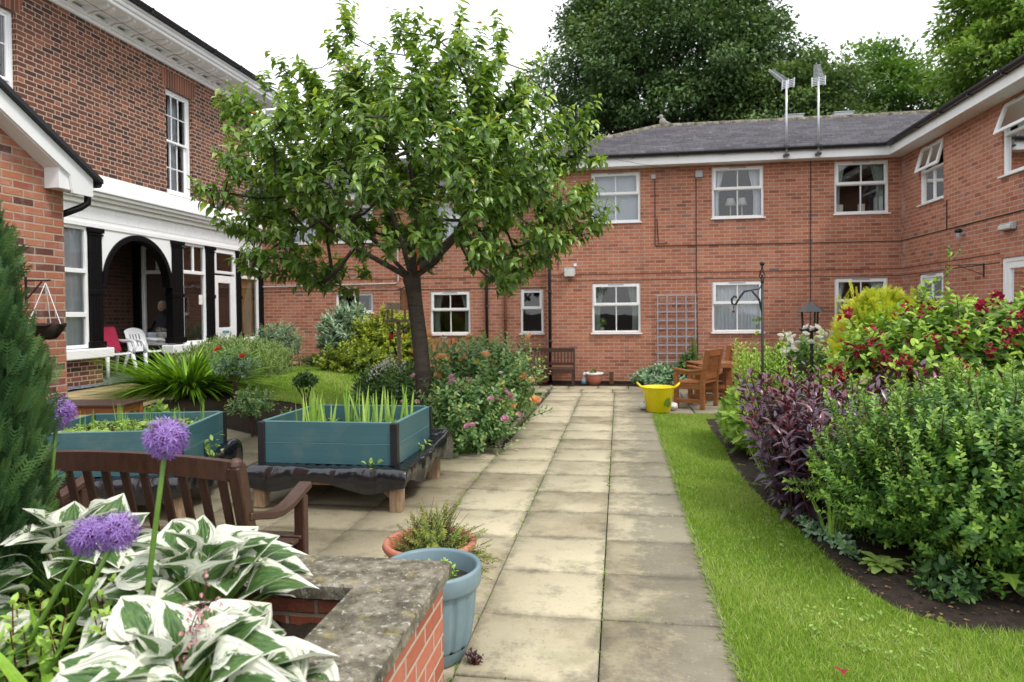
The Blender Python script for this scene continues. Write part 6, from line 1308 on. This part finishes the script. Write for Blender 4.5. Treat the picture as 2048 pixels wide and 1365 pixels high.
def feathery():
    t = thing('feathery_shrub', 'straggly feathery green and brown plant spilling from the wide terracotta pot', 'plant', (-1.04, 3.62, .27)); c = np.array([-1.04, 3.62, .27]); n = 420; d = norm(rdir(n)*np.array([1.6, 1, .7])+UP*.6); d[:, 2] = np.abs(d[:, 2]); k = R.uniform(.14, .31, n); k[d[:, 0] > .45] *= 1.25; tips = c+d*k[:, None]+np.stack([.02+.0*k, 0*k, -.35*(k**1.0)*(np.abs(d[:, 0]) > .5)*np.abs(d[:, 0])], -1)
    ok = np.ones(n, bool); tn = R.uniform(size=n); leaves('foliage', leafy_shoots(tips[tn > .2], d[tn > .2], .13, T_LANCE, .026, 34, (70, 30), False, (.1, .8), tj=.2), M['alpine'], t); stems(t, np.repeat(c[None], n, 0)+R.normal(0, .05, (n, 3))*np.array([1, 1, 0]), tips, .0013, M['twig'], bend=.015)
feathery()
stand_stems('pot_seedling', 'small light green seedling growing in the blue grey pot', 'plant', disc((-.80, 3.0), .08, .07, 7, .345), .10, M['lime'], M['gstem'], T_OVAL, .035, .025, .2)
stand_stems('pot_plant', 'small straggly plant in the squat bowl at the far wall', 'plant', disc((-.54, 14.83), .12, .08, 16, .24), .14, M['alpine'], M['twig'], T_OVAL, .04, .04, .4)
for (x, y, lb) in ((-.655, 2.97, 'tiny dark red weed in the slab joint beside the blue grey pot'),): stand_stems('red_weed', lb, 'plant', disc((x, y),   .02, .05, 8, .0), .06, M['purple'], M['rstem'], T_OVAL, .025, .02, .3)

# ---- left side planting
zl = lambda x, y: float(gz(x, y))
blades('day_lily', 'big clump of bright green arching strap leaves in front of the porch', 'plant', (-6.35, 9.3, zl(-6.3, 9.3)), 800, .72, M['lily'], .55, .55, T_ARCH, 1.0, (.1, 1))
shrub('lavender_hedge', 'grey green lavender hedge along the terrace below the porch door', 'hedge', (-6.95, 11.5, .72), (.78, 1.35, .48), M['lav'], M['gstem'], T_LANCE, .07, 1100, .22, 14, base_z=.45, zlo=-.35, up=.72, ang=(40, 15), nst=0, lump=.08)
shrub('grey_bush', 'small dark grey green bush at the corner where the porch meets the far wall', 'shrub', (-7.6, 14.4, .95), (.55, .45, .5), M['glauc'], M['twig'], T_LANCE, .08, 200, .2, 10, base_z=.45)
shrub('silver_shrub', 'tall silvery leaved shrub against the far wall beneath the small window', 'shrub', (-5.75, 13.9, 1.08), (.58, .5, .75), M['silver'], M['twig'], T_LANCE, .15, 300, .34, 14, base_z=.4, up=.55, ang=(55, 25))
shrub('golden_shrub', 'golden green clipped shrub behind the bird table', 'shrub', (-4.75, 13.7, .92), (.85, .55, .72), M['golden'], M['twig'], T_OVAL, .075, 620, .2, 10, base_z=.35, up=.4)
shrub('green_shrub', 'low mid green shrub below the silvery shrub at the back of the lawn', 'shrub', (-5.2, 13.0, .62), (.75, .45, .42), M['golden'], M['twig'], T_OVAL, .07, 300, .2, 9, base_z=.38, up=.35, tone=(.0, .55))
shrub('low_hedge', 'low dark green hedge along the foot of the far wall by the terrace', 'hedge', (-6.3, 14.4, .55), (.75, .25, .2), M['darkg'], M['twig'], T_OVAL, .05, 240, .1, 8, base_z=.42, nst=0)
shrub('dark_shrub', 'dark green feathery leaved shrub at the foot of the cherry trunk', 'shrub', (-2.95, 8.75, .48), (.6, .5, .42), M['darkg'], M['twig'], T_LANCE, .10, 420, .26, 12, base_z=.15, up=.5, ang=(65, 30))
def standard_rose(label, x, y, h, r, mat='rose', nb=0, col='flame'):
    z = zl(x, y); t = thing('rose_bush', label, 'shrub', (x, y, z), group=None); shrub('', '', '', (x, y, z+h), (r, r*.9, r*.75), M[mat], M['twig'], T_OVAL, .055, int(150*r/.25*.5), .14, 7, base_z=z, zlo=-.6, up=.25, nst=0, parent=t, fill=.2)
    b = B()
    for k in range(5): b.tube([(x+R.normal(0, .02), y+R.normal(0, .02), z-.02), (x+R.normal(0, .03), y, z+h*.5), (x+R.normal(0, r*.5), y+R.normal(0, r*.4), z+h)], [.011, .009, .004], 5, False)
    b.build('stems', M['twig'], t, w=True, fix=False); return t
standard_rose('little mop headed rose bush on a bare stem in front of the lawn', -4.02, 8.3, .60, .17, 'darkg')
t = standard_rose('rose bush with one flame coloured bloom beside the day lily clump', -5.15, 8.55, .52, .30, 'glauc'); bloom(t, MB_['flame'], [(-4.95, 8.4, 1.02), (-5.42, 8.6, 1.1)], 1.1)
standard_rose('sparse rose bush in the bare soil behind the left planter', -4.45, 7.75, .42, .28); standard_rose('leggy dark rose bush in front of the lawn, right of the mop headed one', -3.15, 8.1, .48, .22, 'darkg'); standard_rose('low sparse rose bush behind the corner between the two planters', -3.75, 7.35, .3, .24)
shrub('leafy_plant', 'leafy strawberry like plant beside the small brown table', 'plant', (-4.98, 6.75, .38), (.28, .25, .22), M['light'], M['gstem'], T_OVAL, .11, 60, .12, 5, base_z=.1, nst=20)
def rose(label, c, r, base_z, n, blooms, seed=None, extra=1.0):
    th, tips, d = shrub('rose_bush', label, 'shrub', c, r, M['rose'], M['gstem'], T_OVAL, .066, n, .30, 12, base_z=base_z, zlo=-.45, up=.45, ang=(75, 45), lump=.2, noise=.14, nst=70, sr=.005, fill=.25, shrink=.25)
    front = np.where((tips[:, 1] < c[1]+.15) & (tips[:, 2] > base_z+.2))[0]
    for col, k, s in blooms: i = R.choice(front, k, False); bloom(th, MB_[col], tips[i]+d[i]*.03+np.array([0, -.03, .02]), s)
    return th
rose('tall rose bush covered in apricot orange blooms beside the path', (-1.72, 8.3, .68), (.72, .6, .62), .02, 430, (('orange', 24, 1.2), ('white', 5, .6))); rose('lower rose bush with pink blooms overhanging the path kerb', (-1.78, 7.55, .42), (.55, .42, .42), .0, 330, (('pink', 20, 1.05),)); rose('small rose bush with pink and apricot blooms by the path, nearer the far bench', (-1.72, 9.6, .5), (.45, .6, .45), .02, 260, (('orange', 4, 1.1), ('pink', 4, 1)))
def phlox(label, x, y, z0, h, n, group=None):
    th, tips, d = stand_stems('white_phlox', label, 'flower', disc((x, y), .14, .12, n, z0), h, M['darkg'], M['gstem'], T_LANCE, .09, .06, .15); me = [trumpet_mesh(M['p_white'], 14, .03, .022, 'flower_head') for _ in range(2)]; bloom(th, me, tips+UP*.02, 1.0, 'flower_head')
phlox('white phlox flowers left of the cherry trunk', -2.9, 8.25, .15, .82, 9); phlox('white phlox flowers right of the cherry trunk', -2.1, 8.6, .1, 1.0, 5)
blades('foxglove_spikes', 'thin yellowish seed spikes in front of the cherry trunk', 'plant', (-2.0, 7.9, .05), 12, .9, M['golden'], .12, .1, T_BLADE, .35, (.5, 1))
shrub('mixed_foliage', 'shaggy green foliage filling the bed behind the pink roses', 'shrub', (-2.5, 8.2, .42), (.6, .6, .45), M['darkg'], M['gstem'], T_OVAL, .08, 300, .25, 9, base_z=.05, up=.5)

# ---- far wall planting
th, tips, d = shrub('geranium', 'low mound of geranium with purple flowers below the trellis', 'plant', (1.0, 14.72, .16), (.68, .35, .27), M['glauc'], M['gstem'], T_OVAL, .10, 300, .12, 5, base_z=.0, up=.3, nst=0); bloom(th, [trumpet_mesh(M['p_mag'], 1, .001, .035, 'flower')], tips[R.choice(len(tips), 34, False)]+UP*.03, 1.0, 'flower')
blades('sword_leaf_plant', 'tall sword leaved plant growing up the right side of the trellis', 'plant', (1.58, 14.95, 0), 14, 1.0, M['darkg'], .1, .12, T_BLADE, .7, (.3, 1)); shrub('bushy_plant', 'mid green bushy plant between the trellis and the armchairs', 'plant', (1.45, 14.7, .35), (.25, .25, .35), M['darkg'], M['gstem'], T_OVAL, .09, 90, .18, 8, base_z=0, nst=10)

# ---- right hand shrub bed
shrub('box_shrub', 'large rounded small leaved green shrub in the right foreground', 'shrub', (2.55, 4.62, .57), (1.12, .95, .57), M['hebe'], M['rstem'], T_OVAL, .043, 2300, .25, 24, base_z=.03, zlo=-.75, up=.45, ang=(72, 40), fill=.6, lump=.12, noise=.09, nst=160, sr=.004, tone=(.05, .9), shrink=.3, spikes=230, spl=.2)
pp = np.concatenate([disc((1.8, 5.95), .55, .72, 110, 0), disc((1.45, 5.5), .2, .5, 36, 0), disc((2.5, 5.95), .6, .35, 70, 0)])
stand_stems('purple_loosestrife', 'dense drift of dark purple leaved stems in the middle of the shrub bed', 'plant', pp, 1.05, M['purple'], M['rstem'], T_LANCE, .15, .072, .16, tone=(.05, .9), ang=(95, 38), sr=.0045)
th, tips, d = shrub('weigela', 'weigela shrub covered in crimson trumpet flowers at the right', 'shrub', (3.15, 6.75, .92), (1.25, .8, .74), M['weig'], M['twig'], T_OVAL, .095, 900, .32, 12, base_z=.03, zlo=-.5, up=.5, opp=True, ang=(75, 45), lump=.1, nst=60)
ok = np.where((tips[:, 1] < 6.95) & (tips[:, 2] > .95))[0]; i = R.choice(ok, 96, False); me = [trumpet_mesh(M['p_red'], 7, .026, .036) for _ in range(4)]; bloom(th, me, tips[i]-d[i]*.04+np.array([0, -.05, .0]), 1.0, 'flower_cluster')
def goldcon():
    t = thing('golden_conifer', 'bright golden feathery conifer behind the crimson weigela', 'tree', (2.75, 7.75, 0)); n = 5200; z = .1+1.6*R.uniform(0, 1, n)**.9; f = z/1.7; rr = .56*np.sqrt(np.maximum(.02, 1-f**2.2)); a = R.uniform(0, 2*PI, n); k = R.uniform(.5, 1, n)**.5*(1+.2*np.sin(a*4+z*6)); o = np.stack([np.cos(a), np.sin(a), 0*a], -1)
    P = np.stack([2.75+rr*k*np.cos(a), 7.75+rr*k*np.sin(a), z], -1); D = UP*.75+o*.65+R.normal(0, .22, (n, 3)); p1 = place(T_SPRAY, P, D, o+R.normal(0, .6, (n, 3)), .095*R.uniform(.6, 1.4, n), np.clip(.1+.75*k**3*R.uniform(.5, 1.1, n)+R.normal(0, .12, n), 0, 1))
    m = 110; q = np.array([2.75, 7.75, 1.52])+R.normal(0, 1, (m, 3))*np.array([.22, .15, .1]); p2 = place((T_SPRAY[0]*np.array([.45, 1, 1]), T_SPRAY[1], T_SPRAY[2]), q, UP+R.normal(0, .3, (m, 3)), rdir(m), R.uniform(.09, .2, m), R.uniform(.6, .9, m)); leaves('crown', [p1, p2], M['goldcon'], t); b = B(); b.tube([(2.75, 7.75, 0), (2.75, 7.75, 1.7)], [.05, .01], 8); b.build('trunk', M['bark2'], t, w=True, fix=False)
goldcon()
stand_stems('light_perennial', 'mass of light green narrow leaved stems beside the shepherd hook', 'plant', np.concatenate([disc((1.95, 8.15), .5, .7, 150, 0), disc((1.62, 8.2), .25, .7, 50, 0)]), 1.12, M['light'], M['gstem'], T_LANCE, .085, .05, .07, tone=(.2, 1), ang=(75, 30), sr=.004)
shrub('feathery_bush', 'dark green feathery bush at the lawn edge in front of the light green stems', 'shrub', (1.45, 7.9, .36), (.3, .6, .36), M['light'], M['gstem'], T_SPRAY, .13, 330, .15, 4, base_z=.02, zlo=-.6, up=.3, nst=0, tone=(.3, 1.0))
th, tips, d = shrub('white_rose_bush', 'rose bush with large white blooms beside the black lantern feeder', 'shrub', (2.05, 8.35, .85), (.42, .35, .42), M['rose'], M['gstem'], T_OVAL, .07, 150, .25, 10, base_z=.0, up=.5, nst=30); bloom(th, MB_['white'], np.array([(1.75, 7.85, 1.22), (1.86, 7.85, 1.24), (1.9, 7.82, 1.17), (1.83, 7.8, 1.12), (2.06, 7.85, 1.38), (2.12, 7.8, 1.36), (2.16, 7.82, 1.31), (2.22, 7.8, 1.26), (2.36, 7.8, 1.14), (2.42, 7.75, 1.16), (2.1, 7.8, 1.29)]).repeat(4, 0)+R.normal(0, .04, (44, 3)), .62)
for (x, y, h, lb) in ((3.1, 7.3, 1.95, 'tall rose stem with green buds rising in front of the right wing window'), (3.75, 7.0, 1.75, 'tall budded stem in front of the glazed door'), (4.1, 6.6, 1.78, 'leafy shoot rising at the right picture edge above the weigela'), (1.55, 8.4, 1.45, 'thin budded rose stem right of the shepherd hook')):
    th, tips, d = stand_stems('budded_stem', lb, 'plant', disc((x, y), .04, .04, 2, 0), h, M['light'], M['gstem'], T_OVAL, .10, .22, .03, bare=.5); b = B()
    for p in tips:
        for k in range(4): q = p+R.normal(0, .05, 3); b.tube([p-UP*.1, q], [.003, .002], 4, False); b.ball(tuple(q), .014, 6, (1, 1, 1.3))
    b.build('buds', M['gstem'], th, w=True, fix=False)
th, tips, d = stand_stems('blue_flower', 'tall violet blue flowers showing above the weigela', 'flower', disc((3.2, 7.3), .25, .1, 4, 0), 1.5, M['light'], M['gstem'], T_LANCE, .08, .12, .02, bare=.5); bloom(th, [trumpet_mesh(M['p_blue'], 3, .025, .04, 'flower')], tips, 1.0, 'flower')
for (x, y, n, h, lb) in ((1.42, 4.9, 12, .36, 'pale upright sword leaves at the lawn edge below the purple stems'), (1.32, 5.9, 16, .55, 'green strap leaves in front of the purple stems, farther up the lawn edge')): blades('strap_leaves', lb, 'plant', (x, y, .02), n, h, M['iris'], .07, .35, T_BLADE, 1.0, (.1, .8))
t = thing('primrose', 'pale green rosette of broad leaves at the lawn edge beside the large green shrub', 'plant', (1.55, 4.35, .02)); n = 26; a = np.arange(n)*2.4; o = np.stack([np.cos(a), np.sin(a), .25+.9*(1-np.arange(n)/n)], -1); leaves('foliage', place(grid_leaf([.07, .14, .23, .22, .08], .25, .45, wave=.15), np.repeat(np.array([[1.55, 4.35, .03]]), n, 0), o, UP-o*.2, .13*R.uniform(.7, 1.15, n), R.uniform(.5, 1, n)), M['seed'], t)
for (x, y, lb) in ((2.02, 3.93, 'left of two broad lobed seedling leaves under the large green shrub'), (2.2, 3.92, 'right of two broad lobed seedling leaves under the large green shrub')):
    t = thing('maple_seedling', lb, 'plant', (x, y, .02)); leaves('leaf', place(T_MAPLE, np.array([(x, y, .17), (x+.03, y+.05, .14)]), np.array([(-.1, -.6, -.35), (.6, .2, -.2)]), np.array([(0, -.35, 1), (0, 0, 1)]), .10, np.array([.6, .5])), M['light'], t); b = B(); b.tube([(x, y+.08, .0), (x, y, .17)], .003, 5); b.build('stem', M['rstem'], t, w=True, fix=False)
th, tips, d = shrub('ground_cover', 'low mixed weeds along the soil edge of the lawn beneath the purple stems', 'plant', (1.42, 5.4, .04), (.16, .75, .10), M['glauc'], M['gstem'], T_OVAL, .05, 150, .06, 5, base_z=.01, nst=0)
shrub('low_plant', 'low dark leaved plant under the front of the large green shrub', 'plant', (1.78, 4.05, .08), (.2, .2, .13), M['darkg'], M['gstem'], T_OVAL, .05, 50, .08, 6, base_z=.01, nst=0)
# ---- litter: petals, bark chips, moss in the joints
def litter(name, label, x, y, z, size, mat, T=T_QUAD, kind='stuff'):
    n = len(x); P = np.stack([x, y, z], -1); a = R.uniform(0, 2*PI, n); o = leaves(name, place(T, P, np.stack([np.cos(a), np.sin(a), .1+0*a], -1), UP+R.normal(0, .25, (n, 3)), size*R.uniform(.6, 1.3, n), R.uniform(0, 1, n)), mat, None, kind=kind); tag(o, label, 'litter')
n = 110; litter('fallen_petals', 'scattered pale pink petals on the soil and paving beneath the rose bushes', R.normal(-1.62, .28, n), R.normal(7.9, .35, n), np.full(n, .012), .04, M['p_pink'])
n = 500; x, y = R.uniform(1.3, 3.2, n), R.uniform(3.6, 4.4, n); ok = inpoly(x, y, BEDR); x, y = x[ok], y[ok]; litter('bark_chips', 'brown bark chips and dead leaves on the soil under the large green shrub', x, y, bedz(x, y)+.008, .024, M['litterm'] if 'litterm' in M else leafmat('dead_leaf', [(0, (.02, .012, .008)), (.6, (.06, .028, .015)), (1, (.15, .09, .05))], .8, .05))
P = []
for xc in XC:
    if xc < -1.4: continue
    k = 600; P.append(np.stack([xc+R.normal(0, .006, k), R.uniform(1.8, 13, k)], -1))
k = 160; P.append(np.stack([R.uniform(-.9, .5, k), R.choice(YC[3:12], k)+R.normal(0, .006, k)], -1)); P.append(np.stack([.505+R.normal(0, .01, 250), R.uniform(1.8, 10.5, 250)], -1)); P = np.concatenate(P); P = P[(np.sin(P[:, 1]*2.1+P[:, 0]*5)+R.normal(0, .6, len(P))) > .1]
n = len(P); o = leaves('moss', place(T_SMALL, np.stack([P[:, 0], P[:, 1], np.full(n, -.004)], -1), rdir(n)+UP*.9, rdir(n), .016*R.uniform(.6, 1.5, n), R.uniform(.2, 1, n)), M['lily'], None, kind='stuff'); tag(o, 'moss and tiny weeds growing in the joints between the paving slabs', 'moss')
n = 9; x, y = [], []
for (px, py, lb) in ((.92, 3.05, 'small crimson petal lying on the lawn in the foreground'), (1.0, 10.4, 'small crimson petal lying at the far end of the lawn strip')):
    o = leaves('petal', place(T_OVAL, np.array([(px, py, .035)]*3), np.array([(1, .2, .3), (-.6, .7, .4), (.1, -1, .3)]), np.array([UP]*3), .035, np.array([.4, .6, .8])), M['p_red'], None); tag(o, lb, 'petal')
n = 900; x, y = R.uniform(.55, 2.4, n), R.uniform(1.8, 6.5, n); ok = inpoly(x, y, LAWNR) & (np.sin(x*6+1.4*np.sin(y*4))+np.sin(y*5+x*2) > .5); x, y = x[ok], y[ok]; n = len(x); q = np.repeat(np.stack([x, y, np.full(n, .012)], -1), 4, 0)+R.normal(0, .012, (n*4, 3))*np.array([1, 1, .4])
o = leaves('lawn_weeds', place(T_OVAL, q, rdir(n*4)*np.array([1, 1, .3])+UP*.2, UP+R.normal(0, .2, (n*4, 3)), .022*R.uniform(.6, 1.4, n*4), R.uniform(.1, .9, n*4)), M['seed'], None, kind='stuff'); tag(o, 'clover and small weeds dotted through the lawn strip beside the path', 'weeds')
n = 2600; y = R.uniform(1.7, 10.6, n); x = .515-np.abs(R.normal(0, .012, n)); q = np.stack([x, y, np.full(n, -.008)], -1); o = leaves('lawn_edge', place((T_BLADE[0]*np.array([1.6, 1, 1]), T_BLADE[1], T_BLADE[2]), q, UP*.7+np.array([-.75, 0, 0])+R.normal(0, .4, (n, 3)), UP+R.normal(0, .3, (n, 3)), .045*R.uniform(.4, 1.3, n), R.uniform(0, .8, n)), M['grass'], None, kind='stuff'); tag(o, 'untidy grass blades overhanging the edge of the path', 'grass')
for o in bpy.data.objects:
    if o.parent and o.name.split('.')[0] in ('shoots', 'twigs', 'bells', 'pedicels'): o['kind'] = 'stuff'
if PH.name in bpy.data.objects: bpy.data.objects.remove(PH)
